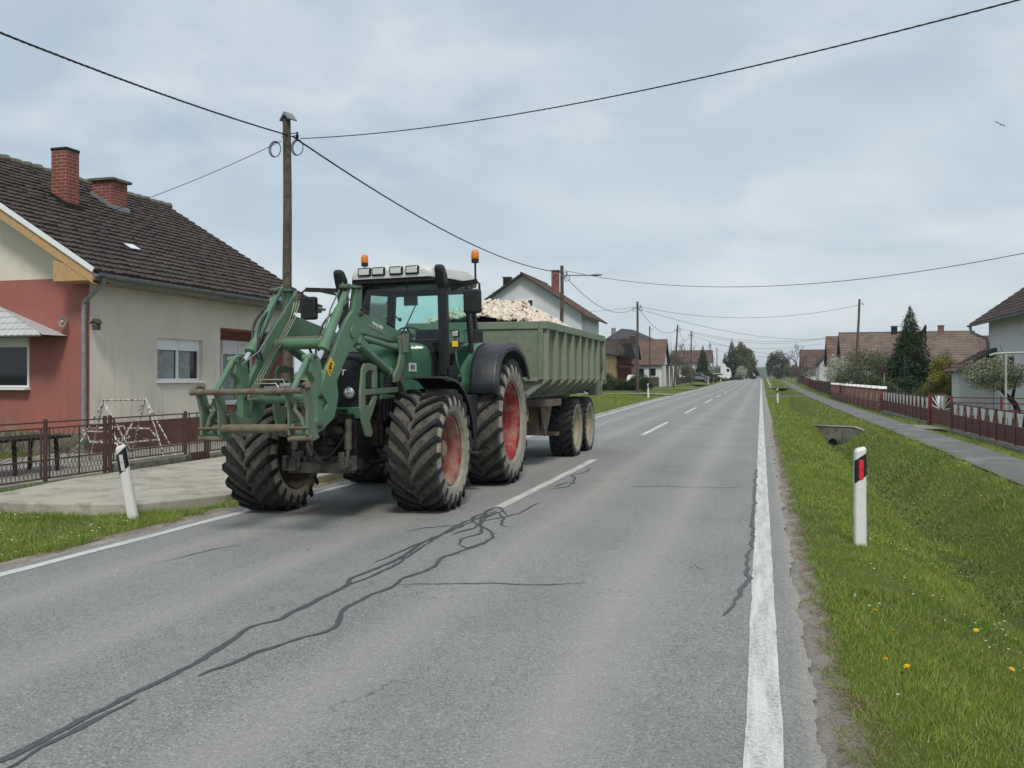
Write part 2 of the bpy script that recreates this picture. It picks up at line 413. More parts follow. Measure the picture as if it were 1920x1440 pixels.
m, t, b = new_mat('grass_ground')
P = t.world(); px, py, pz = t.sep(P)[0:3]
g = t.mix(t.ramp(t.noise(P, 1.1, 5), .35, .65), (.13, .19, .024), (.175, .215, .038))
g = t.mix(t.ramp(t.noise(P, 38, 6, .85), .38, .62), g, (.048, .075, .016))
g = t.mix(t.math('MULTIPLY', t.ramp(t.noise(P, 22, 6, .85), .52, .66), .55), g, (.20, .21, .06))
g = t.mix(t.math('MULTIPLY', t.ramp(t.noise(P, .35, 4), .45, .7), .5), g, (.155, .175, .04))
g = t.mix(t.math('MULTIPLY', t.ramp(t.noise(P, 5, 5), .58, .75), .45), g, (.14, .11, .055))
grav = t.mix(t.ramp(t.noise(P, 60, 5, .8), .4, .6), (.42, .395, .35), (.24, .215, .185))
grav = t.mix(t.ramp(t.noise(P, 3, 4), .5, .7), grav, (.47, .45, .41))
nz = t.math('MULTIPLY', t.math('SUBTRACT', t.noise(P, 2.6, 6, .7), .5), .42)
er = t.ramp(t.math('ADD', t.math('SUBTRACT', .47, px), nz), .0, .1)
el = t.ramp(t.math('ADD', t.math('ADD', px, 6.74), nz), .0, .1)
cmb = t.math('MULTIPLY', er, el)
far = t.ramp(py, .0, .001)
c = t.mix(cmb, g, grav)
# dark weeds along the ditch bottom, plus painted shade to bring out the trough
dx = t.math('ABSOLUTE', t.math('SUBTRACT', px, 2.5))
ditch = t.math('MULTIPLY', t.ramp(t.math('ADD', t.math('SUBTRACT', .30, dx), nz), 0, .25), .75)
c = t.mix(ditch, c, (.075, .085, .035))
t.link(c, b.inputs['Base Color']); b.inputs['Roughness'].default_value = .95; b.inputs['Specular IOR Level'].default_value = .1
set_bump(t, b, t.noise(P, 55, 5, .8), .8, .03)
M['ground'] = m
ground = MB().grid(rows).build('ground', m, smooth=180); tag(ground, kind='structure')
# ------------------------------------------------------------------ road
m, t, b = new_mat('worn_asphalt')
P = t.world(); px, py, pz = t.sep(P)[0:3]
g = t.mix(t.ramp(t.noise(P, 95, 4, 1.0), .34, .66), (.10, .105, .105), (.37, .375, .36))
spk = t.node('ShaderNodeTexVoronoi'); t.link(P, spk.inputs['Vector']); spk.inputs['Scale'].default_value = 100
g = t.mix(t.math('MULTIPLY', t.math('GREATER_THAN', t.sep(spk.outputs['Color'])[0], .86), .45), g, (.50, .50, .47))
g = t.mix(t.math('MULTIPLY', t.math('GREATER_THAN', t.sep(spk.outputs['Color'])[1], .88), .5), g, (.05, .05, .05))
mps = t.node('ShaderNodeMapping'); t.link(P, mps.inputs[0]); mps.inputs['Scale'].default_value = (1, .12, 1)
g = t.mix(t.math('MULTIPLY', t.ramp(t.noise(mps.outputs[0], 1.1, 5), .38, .68), .35), g, (.30, .30, .29))
g = t.mix(t.math('MULTIPLY', t.ramp(t.noise(P, .45, 4), .45, .7), .3), g, (.135, .145, .15))
nn = t.math('MULTIPLY', t.math('SUBTRACT', t.noise(mps.outputs[0], 2.0, 4), .5), .5)
for cx, amt in ((-.95, .42), (-2.2, .36), (-3.9, .32), (-5.2, .38)):
    f = t.math('SUBTRACT', 1, t.math('MULTIPLY', t.math('ABSOLUTE', t.math('ADD', t.math('SUBTRACT', px, cx), nn)), 2.6), True)
    g = t.mix(t.math('MULTIPLY', t.ramp(f, 0, 1), amt), g, (.40, .39, .355))
vor = t.node('ShaderNodeTexVoronoi'); t.link(P, vor.inputs['Vector']); vor.inputs['Scale'].default_value = 1.5
st = t.math('LESS_THAN', vor.outputs['Distance'], .028)
g = t.mix(t.math('MULTIPLY', st, .75), g, (.035, .035, .035))
dust = t.ramp(t.math('ADD', t.math('SUBTRACT', px, .17), t.math('MULTIPLY', t.math('SUBTRACT', t.noise(P, 5.5, 8, .8), .5), .30)), 0, .07)
g = t.mix(t.math('MULTIPLY', dust, .8), g, t.mix(t.ramp(t.noise(P, 60, 5, .8), .4, .6), (.42, .395, .355), (.22, .20, .175)))
dp = t.node('ShaderNodeVectorMath', operation='ADD'); t.link(P, dp.inputs[0]); npz = t.node('ShaderNodeTexNoise'); t.link(P, npz.inputs['Vector']); npz.inputs['Scale'].default_value = 9; npz.inputs['Detail'].default_value = 4
t.link(npz.outputs['Color'], dp.inputs[1]); nv0 = dp.outputs[0]
vp = t.node('ShaderNodeTexVoronoi'); t.link(nv0, vp.inputs['Vector']); vp.inputs['Scale'].default_value = 1.1
g = t.mix(t.math('MULTIPLY', t.math('LESS_THAN', vp.outputs['Distance'], .035), .55), g, (.62, .61, .57))
g = t.mix(t.math('MULTIPLY', t.ramp(t.noise(P, 1.9, 7, .8), .60, .74), .35), g, (.10, .10, .10))
# hairline cracks
vc = t.node('ShaderNodeTexVoronoi', feature='DISTANCE_TO_EDGE')
dv = t.node('ShaderNodeVectorMath', operation='ADD'); t.link(P, dv.inputs[0])
nv = t.node('ShaderNodeTexNoise'); t.link(P, nv.inputs['Vector']); nv.inputs['Scale'].default_value = 3; nv.inputs['Detail'].default_value = 6
t.link(nv.outputs['Color'], dv.inputs[1]); t.link(dv.outputs[0], vc.inputs['Vector']); vc.inputs['Scale'].default_value = .55
hair = t.math('MULTIPLY', t.math('LESS_THAN', vc.outputs[0], .0035), t.ramp(t.noise(P, .6, 3), .52, .6))
g = t.mix(t.math('MULTIPLY', hair, .55), g, (.05, .05, .05))
t.link(g, b.inputs['Base Color']); b.inputs['Roughness'].default_value = .86; b.inputs['Specular IOR Level'].default_value = .3
set_bump(t, b, t.noise(P, 220, 3, .8), .55, .006)
M['asphalt'] = m
def strip(xlist, ylist, zf, dz=0.0, jit=0, seed=0):
    rows = []
    for k, yy in enumerate(ylist):
        r = []
        for i, xx in enumerate(xlist):
            jx = 0
            if jit and i in (0, len(xlist) - 1): jx = mnoise.noise(Vector((seed + i * 9.1, yy * 1.7, 0))) * jit + mnoise.noise(Vector((seed + i, yy * 6, 0))) * jit * .5 + mnoise.noise(Vector((seed + i, yy * 19, 0))) * jit * .35
            r.append((xx + jx, yy, zf(xx, yy) + dz))
        rows.append(r)
    return rows
ysr = [y for y in ys if y < 3000 and y >= -8]
ysd = [-1.5, -.8, 0] + [.5 + i * .04 for i in range(0, 337)] + [14 + i * .15 for i in range(0, 308)] + [y for y in ysr if y > 60]
road = MB().grid(strip([-6.33, -6.1, -4.5, -3.05, -1.5, 0, .26], ysd, lambda x, y: road_z(x, y) if -6.2 < x < .1 else road_z(x, y) - .006, 0, .05)).build('road', M['asphalt'], smooth=180); tag(road, kind='structure')
# painted lines with worn edges
m, t, b = new_mat('road_paint')
P = t.world()
f = t.ramp(t.noise(P, 70, 5, .95), .42, .56)
mpw = t.node('ShaderNodeMapping'); t.link(P, mpw.inputs[0]); mpw.inputs['Scale'].default_value = (14, 1.2, 1)
wv = t.ramp(t.noise(mpw.outputs[0], 1.0, 5), .38, .62)
f = t.math('MULTIPLY', f, t.math('ADD', t.math('MULTIPLY', wv, .75), .30))
c = t.mix(f, (.70, .70, .67), (.24, .24, .235))
t.link(c, b.inputs['Base Color']); b.inputs['Roughness'].default_value = .7
set_bump(t, b, t.noise(P, 160, 3), .3, .005)
M['paint'] = m
yl = [i * .08 for i in range(-10, 300)] + [y for y in ysd if y > 24]
for (a, c_, sd_) in ((-.07, .095, 3), (-6.17, -6.03, 7)):
    o = MB().grid(strip([a, (a+c_)/2, c_], yl, road_z, .004, .008, sd_)).build('edge_line', M['paint']); tag(o, kind='structure')
yd = 10.22
dashes = MB()
k = 0
for (a, c_) in [(-4.1, 1.9), (10.22, 16.6), (23.6, 30.4), (37.3, 44.2), (50.9, 59), (64.9, 71.6)] + [(78.7 + i*13.8, 85.4 + i*13.8) for i in range(32)]:
    dashes.grid(strip([-3.13, -3.065, -3.0], [a + (c_ - a) * q / 40 for q in range(41)], road_z, .004, .008, k)); k += 1
tag(dashes.build('centre_line', M['paint']), kind='structure')
# sealed cracks
m, t, b = new_mat('bitumen_seal')
P = t.world()
t.link(t.mix(t.ramp(t.noise(P, 30, 4), .4, .7), (.058, .061, .068), (.092, .095, .102)), b.inputs['Base Color']); b.inputs['Roughness'].default_value = .55
M['seal'] = m
seams = [   # road positions (x, y) in metres, width
 ([(-3.03, 2.71), (-3.00, 2.90), (-3.00, 3.14), (-3.01, 3.48), (-3.00, 3.90), (-3.00, 4.23), (-3.05, 4.59), (-3.09, 4.88), (-3.03, 5.09), (-3.02, 5.58), (-3.02, 6.07), (-3.08, 6.33), (-3.05, 6.77), (-3.04, 7.27), (-3.10, 7.93), (-3.10, 8.71), (-3.11, 9.36), (-3.08, 10.07)], 0.045),
 ([(-3.02, 6.07), (-2.97, 6.43), (-2.96, 6.89), (-3.03, 7.61), (-3.07, 8.23), (-3.05, 8.89), (-3.04, 9.53), (-3.01, 9.96)], 0.032),
 ([(-2.85, 4.02), (-2.83, 4.20), (-2.79, 4.43), (-2.69, 4.76), (-2.61, 4.99), (-2.61, 5.12), (-2.70, 5.38), (-2.74, 5.76), (-2.69, 6.17), (-2.70, 6.44), (-2.64, 6.93), (-2.69, 7.30), (-2.62, 7.65), (-2.55, 8.00), (-2.57, 8.37), (-2.70, 8.69), (-2.89, 8.96), (-3.00, 9.39), (-2.96, 9.89)], 0.04),
 ([(-2.94, 2.64), (-2.94, 2.86), (-2.95, 3.16), (-2.95, 3.41), (-2.94, 3.66)], 0.03),
 ([(-3.16, 6.92), (-3.15, 7.33), (-3.10, 7.93), (-3.05, 8.23)], 0.03),
 ([(-3.52, 8.41), (-3.39, 8.67), (-3.16, 8.87), (-3.05, 9.07)], 0.028),
 ([(-2.74, 7.87), (-2.81, 8.18), (-2.75, 8.45), (-2.82, 8.81), (-3.08, 9.25), (-3.11, 9.64)], 0.035),
 ([(-2.74, 7.87), (-2.63, 7.75), (-2.57, 8.05)], 0.035),
 ([(-2.98, 8.32), (-2.92, 8.70), (-2.91, 9.02), (-2.97, 9.48), (-2.93, 9.99)], 0.03),
 ([(-2.96, 9.89), (-2.75, 9.38), (-2.68, 9.05), (-2.53, 8.97)], 0.035),
 ([(-2.93, 9.19), (-2.80, 9.56), (-2.71, 9.92), (-2.71, 10.54), (-2.68, 10.75)], 0.03),
 ([(-3.14, 9.84), (-3.06, 10.21), (-2.81, 9.71)], 0.03),
 ([(-2.94, 12.05), (-2.79, 12.24), (-2.69, 12.68), (-2.81, 13.55), (-2.93, 13.88), (-2.83, 14.41), (-2.85, 15.09)], 0.03),
 ([(-2.86, 12.34), (-2.80, 12.97), (-2.65, 12.84)], 0.03),
 ([(-2.71, 6.21), (-2.47, 6.32), (-2.10, 6.50), (-1.70, 6.60), (-1.47, 6.71), (-1.33, 6.82)], 0.02),
 ([(-5.09, 6.53), (-5.03, 6.75), (-4.99, 7.09), (-4.91, 7.34), (-4.79, 7.50)], 0.02),
 ([(-1.83, 12.96), (-1.27, 13.17), (-0.66, 13.39), (-0.11, 13.52)], 0.025),
 ([(-1.84, 12.76), (-1.43, 13.22), (-0.72, 13.10), (-0.13, 13.20)], 0.012),
 ([(-0.08, 16.29), (-0.09, 13.28), (-0.09, 11.17), (-0.09, 9.63), (-0.09, 8.73)], 0.045),
 ([(-0.09, 8.73), (-0.13, 8.08), (-0.10, 7.59), (-0.09, 7.42), (-0.14, 7.15), (-0.16, 6.83), (-0.20, 6.49), (-0.24, 6.23)], 0.04),
]
rnd = random.Random(3)
for k, (pts, wd) in enumerate(seams):
    W = [Vector((x_, y_, 0)) for x_, y_ in pts]
    # resample with a little wander
    S = []
    for i in range(len(W) - 1):
        p0 = W[max(i-1, 0)]; p1 = W[i]; p2 = W[i+1]; p3 = W[min(i+2, len(W)-1)]
        n = max(2, int((p2 - p1).length / .05))
        for q in range(n):
            s_ = q / n
            S.append(.5 * ((2*p1) + (-p0+p2)*s_ + (2*p0-5*p1+4*p2-p3)*s_*s_ + (-p0+3*p1-3*p2+p3)*s_**3))
    S.append(W[-1]); rows = []
    for i, p in enumerate(S):
        dd = (S[min(i+1, len(S)-1)] - S[max(i-1, 0)]).normalized(); nn = Vector((-dd.y, dd.x, 0))
        j = Vector((mnoise.noise(Vector((p.x*5, p.y*5, k))), mnoise.noise(Vector((p.x*5, p.y*5, k+9))), 0)) * .030 + Vector((mnoise.noise(Vector((p.x*19, p.y*19, k))), mnoise.noise(Vector((p.x*19, p.y*19, k+9))), 0)) * .008
        ww = wd * (.82 + .55 * mnoise.noise(Vector((i * .11, k, 3))) + .5 * mnoise.noise(Vector((i * .6, k, 7)))) * min(1, .35 + min(i, len(S)-1-i) * .12)
        rows.append([(*(p + j + nn * ww / 2).xy, 0), (*(p + j - nn * ww / 2).xy, 0)])
    rows = [[(x_, y_, road_z(x_, y_) + .0045 + k * .00012) for (x_, y_, _) in r] for r in rows]
    tag(MB().grid(rows).build('tar_seam', M['seal']), kind='structure')
# ------------------------------------------------------------------ footpath, drives, slab, yard
m, t, b = new_mat('old_path_asphalt')
P = t.world()
g = t.mix(t.ramp(t.noise(P, 90, 4, .85), .35, .7), (.085, .085, .085), (.21, .21, .205))
g = t.mix(t.math('MULTIPLY', t.ramp(t.noise(P, .9, 6), .48, .66), .7), g, (.27, .265, .25)); g = t.mix(t.math('MULTIPLY', t.ramp(t.noise(P, 7, 5), .62, .7), .7), g, (.09, .10, .05))
t.link(g, b.inputs['Base Color']); b.inputs['Roughness'].default_value = .9; set_bump(t, b, t.noise(P, 100, 4), .5, .01)
M['path'] = m
ysp = [y for y in ysd if 5 < y < 210][::3]
def pz(x, y): return prof(y, x) + .012
tag(MB().grid(strip([3.82, 4.1, 4.7, 4.95], [y for y in ysp], lambda x, y: pz(x, y), 0, .10, 11)).build('footpath', M['path']), kind='structure')
for k, (a, c_, x0, x1) in enumerate([(78, 81, .24, 3.84), (117.5, 120.5, .24, 3.84), (30.6, 33.2, 4.9, 5.75), (66, 69.6, -15, -6.3), (92.5, 95, -12, -6.3), (128.5, 131.5, -12, -6.3)]):
    o = MB().grid([[(x0 + (x1-x0)*i/6, a + (c_-a)*j/8, prof(a + (c_-a)*j/8, x0 + (x1-x0)*i/6) + .005 + (0 if x0 > -6 else .02)) for i in range(7)] for j in range(9)]).build('driveway', M['path'] if x0 < 4 and x0 > 0 else M['concrete']); tag(o, kind='structure')
# concrete slab before the left house
slab = [(-9.6, 8.95), (-8.65, 8.92), (-7.46, 9.25), (-6.9, 10.3), (-6.75, 12), (-6.8, 16.5), (-7.2, 19), (-10.3, 19), (-10.3, 11.3), (-10.1, 10.3), (-9.9, 9.3)]
m_ = MB().prism(slab, 'z', -.3, .085)
tag(m_.build('concrete_slab', mat('slab_concrete', (.44, .41, .345), (.34, .315, .265), .9, .95, dirt=(.17, .155, .12), dlo=.5, dhi=.72, dscale=2.2, bump=.5, bscale=60), bevel=.02), kind='structure')
tag(MB().bb(-14.5, -10.62, 6.0, 30, -.2, .03).build('yard_paving', M['concrete']), kind='structure')
# ------------------------------------------------------------------ culvert
ct = thing('culvert', 'concrete culvert head wall with a round pipe under the crossing in the right ditch', 'culvert', (2.4, 32.98, -.75))
hw = MB()
poly = [(-.95, .62), (.75, .60), (1.05, .50), (1.15, .36), (.75, -.05), (.45, -.35), (-.45, -.35), (-.75, .0), (-1.1, .45)]
hw.prism(poly, 'y', -.16, .12); hw.build('head_wall', M['mossy'], ct, bevel=.02)
cp_ = MB()
for a_, c_ in zip([(-1.1, .46), (-.95, .62), (.75, .60), (1.05, .50)], [(-.95, .62), (.75, .60), (1.05, .50), (1.17, .36)]): cp_.beam((a_[0], -.03, a_[1]+.02), (c_[0], -.03, c_[1]+.02), .32, .035)
cp_.build('coping', M['concrete'], ct, bevel=.01)
pp = MB().lathe([(.17, -.22), (.215, -.22), (.215, .05), (.17, .05)], 24, (.05, 0, .02), 'y', close=True); pp.build('pipe', M['mossy'], ct, smooth=40)
MB().lathe([(.001, -.17), (.168, -.17)], 24, (.05, 0, .02), 'y').build('pipe_shade_disc', rough_plain('black_pipe_shade', (.008, .008, .008), 1), ct)  # black disc inside the pipe stands in for its shade
ct.location = (2.45, 32.9, -.68); ct.rotation_euler = (0, 0, R(-22))
# ------------------------------------------------------------------ grass blades and flowers
def in_frame(x, y, z=0, mrg=60):
    c, s = math.cos(PSI), math.sin(PSI); dd = -x*s + y*c; xc = x*c + y*s
    u = 960 + F * xc / np.maximum(dd, .1); vv = 708 - F * (z - CH) / np.maximum(dd, .1)
    return (dd > .5) & (u > -mrg) & (u < 1920 + mrg) & (vv < 1440 + mrg * 2)
gz = np.vectorize(ground_z, otypes=[float])
V = []
zones = [  # x0,x1,y0,y1,density,height,width
 (.33, 3.4, 1.5, 3.6, 9500, .026, .0036), (.33, 3.8, 3.6, 6, 9000, .028, .0042), (.33, 3.8, 6, 10, 5200, .034, .0058), (.33, 3.8, 10, 18, 2300, .048, .008), (.33, 3.8, 18, 33, 800, .055, .014), (.4, 3.8, 38.6, 62, 110, .08, .03),
 (3.62, 3.92, 8, 30, 900, .06, .01), (4.86, 5.05, 8, 30, 700, .06, .01), (2.6, 3.9, 33.2, 39, 330, .06, .016), (.42, 2.6, 33.2, 39, 300, .05, .016), (5.0, 5.72, 12, 30, 600, .08, .012), (5.0, 5.7, 33, 60, 160, .09, .02),
 (-10.2, -6.5, 5, 9.3, 3600, .06, .006), (-7.5, -6.45, 9.2, 14, 2600, .065, .007), (-10.4, -10.0, 9, 12, 700, .1, .01), (-11, -6.6, 55, 75, 70, .09, .03)]
cnt = 0
for (x0, x1, y0, y1, den, hh, ww) in zones:
    n = int((x1-x0) * (y1-y0) * den)
    X = np.random.uniform(x0, x1, n); Y = np.random.uniform(y0, y1, n)
    k = in_frame(X, Y); X, Y = X[k], Y[k]
    nz_ = np.array([mnoise.noise(Vector((a*2.2, b_*2.2, 4))) for a, b_ in zip(X, Y)]) if len(X) else X
    nb_ = np.array([mnoise.noise(Vector((a*.8, b_*.8, 14))) for a, b_ in zip(X, Y)]) if len(X) else X
    edge = ((X > .40 + nz_ * .25) | (X < -6.62 + nz_ * .25)) & (~((X > -9.9) & (X < -6.85) & (Y > np.interp(X, [-9.9, -8.65, -7.46, -6.9, -6.75], [9.1, 8.95, 9.25, 10.3, 12.0])) & (Y < 19)))
    edge &= np.random.rand(len(X)) < .80 + nz_ * .7 + nb_ * .4
    X, Y, nz_, nb_ = X[edge], Y[edge], nz_[edge], nb_[edge]; n = len(X)
    Z = gz(X, Y)
    H = hh * (.55 + np.random.rand(n) * .9) * (1 + nz_ * .9 + nb_ * .5); W_ = ww * (.7 + np.random.rand(n) * .7)
    a = np.random.rand(n) * 6.283; l = np.random.rand(n) * 1.3 * H; la = np.random.rand(n) * 6.283
    A = np.stack([X - np.cos(a)*W_/2, Y - np.sin(a)*W_/2, Z - .01], 1); B = np.stack([X + np.cos(a)*W_/2, Y + np.sin(a)*W_/2, Z - .01], 1)
    C = np.stack([X + np.cos(la)*l, Y + np.sin(la)*l, Z + H], 1)
    V.append(np.stack([A, B, C], 1).reshape(-1, 3)); cnt += n
V = np.concatenate(V)
m, t, b = new_mat('grass_blades')
g_ = t.node('ShaderNodeNewGeometry'); r_ = g_.outputs['Random Per Island']; P = t.world()
c = t.mix(r_, (.16, .25, .03), (.31, .375, .08))
c = t.mix(t.ramp(t.noise(P, .7, 5), .38, .62), c, (.12, .205, .026))
c = t.mix(t.math('MULTIPLY', t.ramp(t.noise(P, 2.4, 5), .52, .7), .6), c, (.33, .33, .09))
c = t.mix(t.math('GREATER_THAN', r_, .88), c, (.34, .30, .15))
t.link(c, b.inputs['Base Color']); b.inputs['Roughness'].default_value = .55; b.inputs['Specular IOR Level'].default_value = .25
M['blade'] = m
tag(fastmesh('grass', V, None, 3, m), label='short green verge grass along both sides of the road', cat='grass', kind='stuff')
print('blades', cnt)
X = np.concatenate([.27 + np.abs(np.random.normal(size=16000)) * .10 + .05, -6.48 - np.abs(np.random.normal(size=9000)) * .10]); Y = np.concatenate([1.8 + 24 * np.random.rand(16000) ** 1.6, 4.5 + 10 * np.random.rand(9000)])
nz_ = np.array([mnoise.noise(Vector((a * 3, b_ * 3, 4))) for a, b_ in zip(X, Y)]); X = X + np.where(X > 0, 1, -1) * nz_ * .1; k = in_frame(X, Y) & (np.random.rand(len(X)) < .7 + nz_); X, Y = X[k], Y[k]; Z = gz(X, Y)
a = np.random.rand(len(X)) * 6.283; Lh = .02 + .035 * np.random.rand(len(X)); ww = .0012 + .0004 * Y / 3
A = np.stack([X - np.sin(a)*ww, Y + np.cos(a)*ww, Z + .004], 1); B = np.stack([X + np.sin(a)*ww, Y - np.cos(a)*ww, Z + .004], 1); C = np.stack([X + np.cos(a)*Lh, Y + np.sin(a)*Lh, Z + .006 + .018*np.random.rand(len(X))], 1)
tag(fastmesh('dry_grass', np.stack([A, B, C], 1).reshape(-1, 3), None, 3, leafmat('dry_straw', (.26, .18, .12), (.36, .28, .19), (.20, .13, .09))), label='matted dry brown grass along the gravel edges of the road', cat='dry grass', kind='stuff')
# weeds in the ditch bottom: broad dark leaves
def leaf_quads(P0, size, flat=0.0, aspect=1.0):
    n = len(P0); a = np.random.normal(size=(n, 3)); a[:, 2] *= (1 - flat) ; a /= np.linalg.norm(a, axis=1)[:, None] + 1e-9
    b_ = np.random.normal(size=(n, 3)); b_[:, 2] *= (1 - flat); b_ -= a * (a * b_).sum(1)[:, None]; b_ /= np.linalg.norm(b_, axis=1)[:, None] + 1e-9
    s_ = (size * (.6 + .8 * np.random.rand(n)))[:, None]
    a = a * s_ * .5; b_ = b_ * s_ * .5 * aspect
    return np.stack([P0 - a, P0 + b_ * .8 , P0 + a, P0 - b_ * .8], 1).reshape(-1, 3)
n = 4500
X = 2.5 + np.random.normal(size=n) * .22; Y = 6 + 26 * np.random.rand(n) ** 1.3
k = np.array([mnoise.noise(Vector((a*1.5, b_*.9, 8))) for a, b_ in zip(X, Y)]) > -.05
X, Y = X[k], Y[k]; Z = gz(X, Y) + np.random.rand(len(X)) * .10
tag(fastmesh('ditch_weeds', leaf_quads(np.stack([X, Y, Z], 1), (.020 + Y * .0009)*(.6 + .8*np.random.rand(len(X))), .3), None, 4, leafmat('weed_leaf', (.09, .15, .035), (.14, .20, .055), (.12, .13, .05))), label='low dark weeds lining the bottom of the right ditch', cat='weeds', kind='stuff')
# daisies
dv_ = []
dm_ = []
for (x0, x1, y0, y1, n, thr) in [(.6, 3.4, 2.6, 32, 5200, .10), (-9.6, -6.6, 5.6, 9, 900, -.05), (2.8, 3.8, 15, 38, 500, 0.0)]:
    for _ in range(n):
        x_, y_ = random.uniform(x0, x1), y0 + (y1-y0) * random.random() ** .8
        if mnoise.noise(Vector((x_*1.2, y_*.6, 21))) < thr: continue
        z_ = ground_z(x_, y_) + random.uniform(.035, .07); r = random.uniform(.006, .010) * (1 + y_ * .02)
        tx, ty = random.uniform(-.4, .4), random.uniform(-.5, .1)
        q = [(x_ + math.cos(a_) * r, y_ + math.sin(a_) * r, z_ + math.cos(a_) * r * tx + math.sin(a_) * r * ty) for a_ in (0, 1.0472, 2.0944, 3.1416, 4.18879, 5.23599)]
        dv_ += q
tag(fastmesh('daisies', np.array(dv_), None, 6, rough_plain('daisy_petals', (.72, .72, .68), .7)), label='scattered tiny white daisies in the verge grass', cat='daisies', kind='stuff')
def dandelion():
    r0 = thing('dandelion', 'x', 'dandelion', (0, 0, 0))
    MB().tube([(0, 0, -.02), (.004, .002, .03), (.002, .004, .065)], .0022, 5).build('stem', rough_plain('stem_green', (.12, .2, .05), .6), r0)
    mb = MB(); 
    for ring, (rr, zz_, n_) in enumerate(((.021, .068, 14), (.015, .073, 11), (.008, .077, 7))):
        for k_ in range(n_):
            a_ = 6.283 * (k_ + ring * .4) / n_; dx_, dy_ = math.cos(a_), math.sin(a_)
            mb.add([(0, 0, zz_ - .004), (dx_*rr*.7 - dy_*.004, dy_*rr*.7 + dx_*.004, zz_), (dx_*rr, dy_*rr, zz_ + .001), (dx_*rr*.7 + dy_*.004, dy_*rr*.7 - dx_*.004, zz_)], [(0, 1, 2, 3)])
    mb.sphere((0, 0, .067), .012, 10, 5, sc=(1, 1, .5))
    mb.build('flower_head', rough_plain('dandelion_yellow', (.80, .52, .01), .6), r0)
    return r0
dl = dandelion()
for k, (X, Y, lb) in enumerate([(0.83, 6.19, 'yellow dandelion in the verge grass, alone above the lower pair'), (0.72, 5.50, 'yellow dandelion left of another in the foreground verge grass'), (0.83, 5.48, 'yellow dandelion right of its close neighbour in the foreground verge grass'), (1.55, 7.30, 'yellow dandelion among daisies high on the ditch edge'), (1.53, 6.34, 'small yellow dandelion nearest the right edge of the photo'), (0.75, 6.67, 'small yellow dandelion beyond the others, right of the gravel'), (0.69, 7.27, 'tiny farthest yellow dandelion on the right verge')]):
    o = dl if k == 0 else dup(dl)
    o.location = (X, Y, ground_z(X, Y)); o.rotation_euler = (R(-25), 0, k); o['label'] = lb; o['group'] = 'dandelions in the right verge'
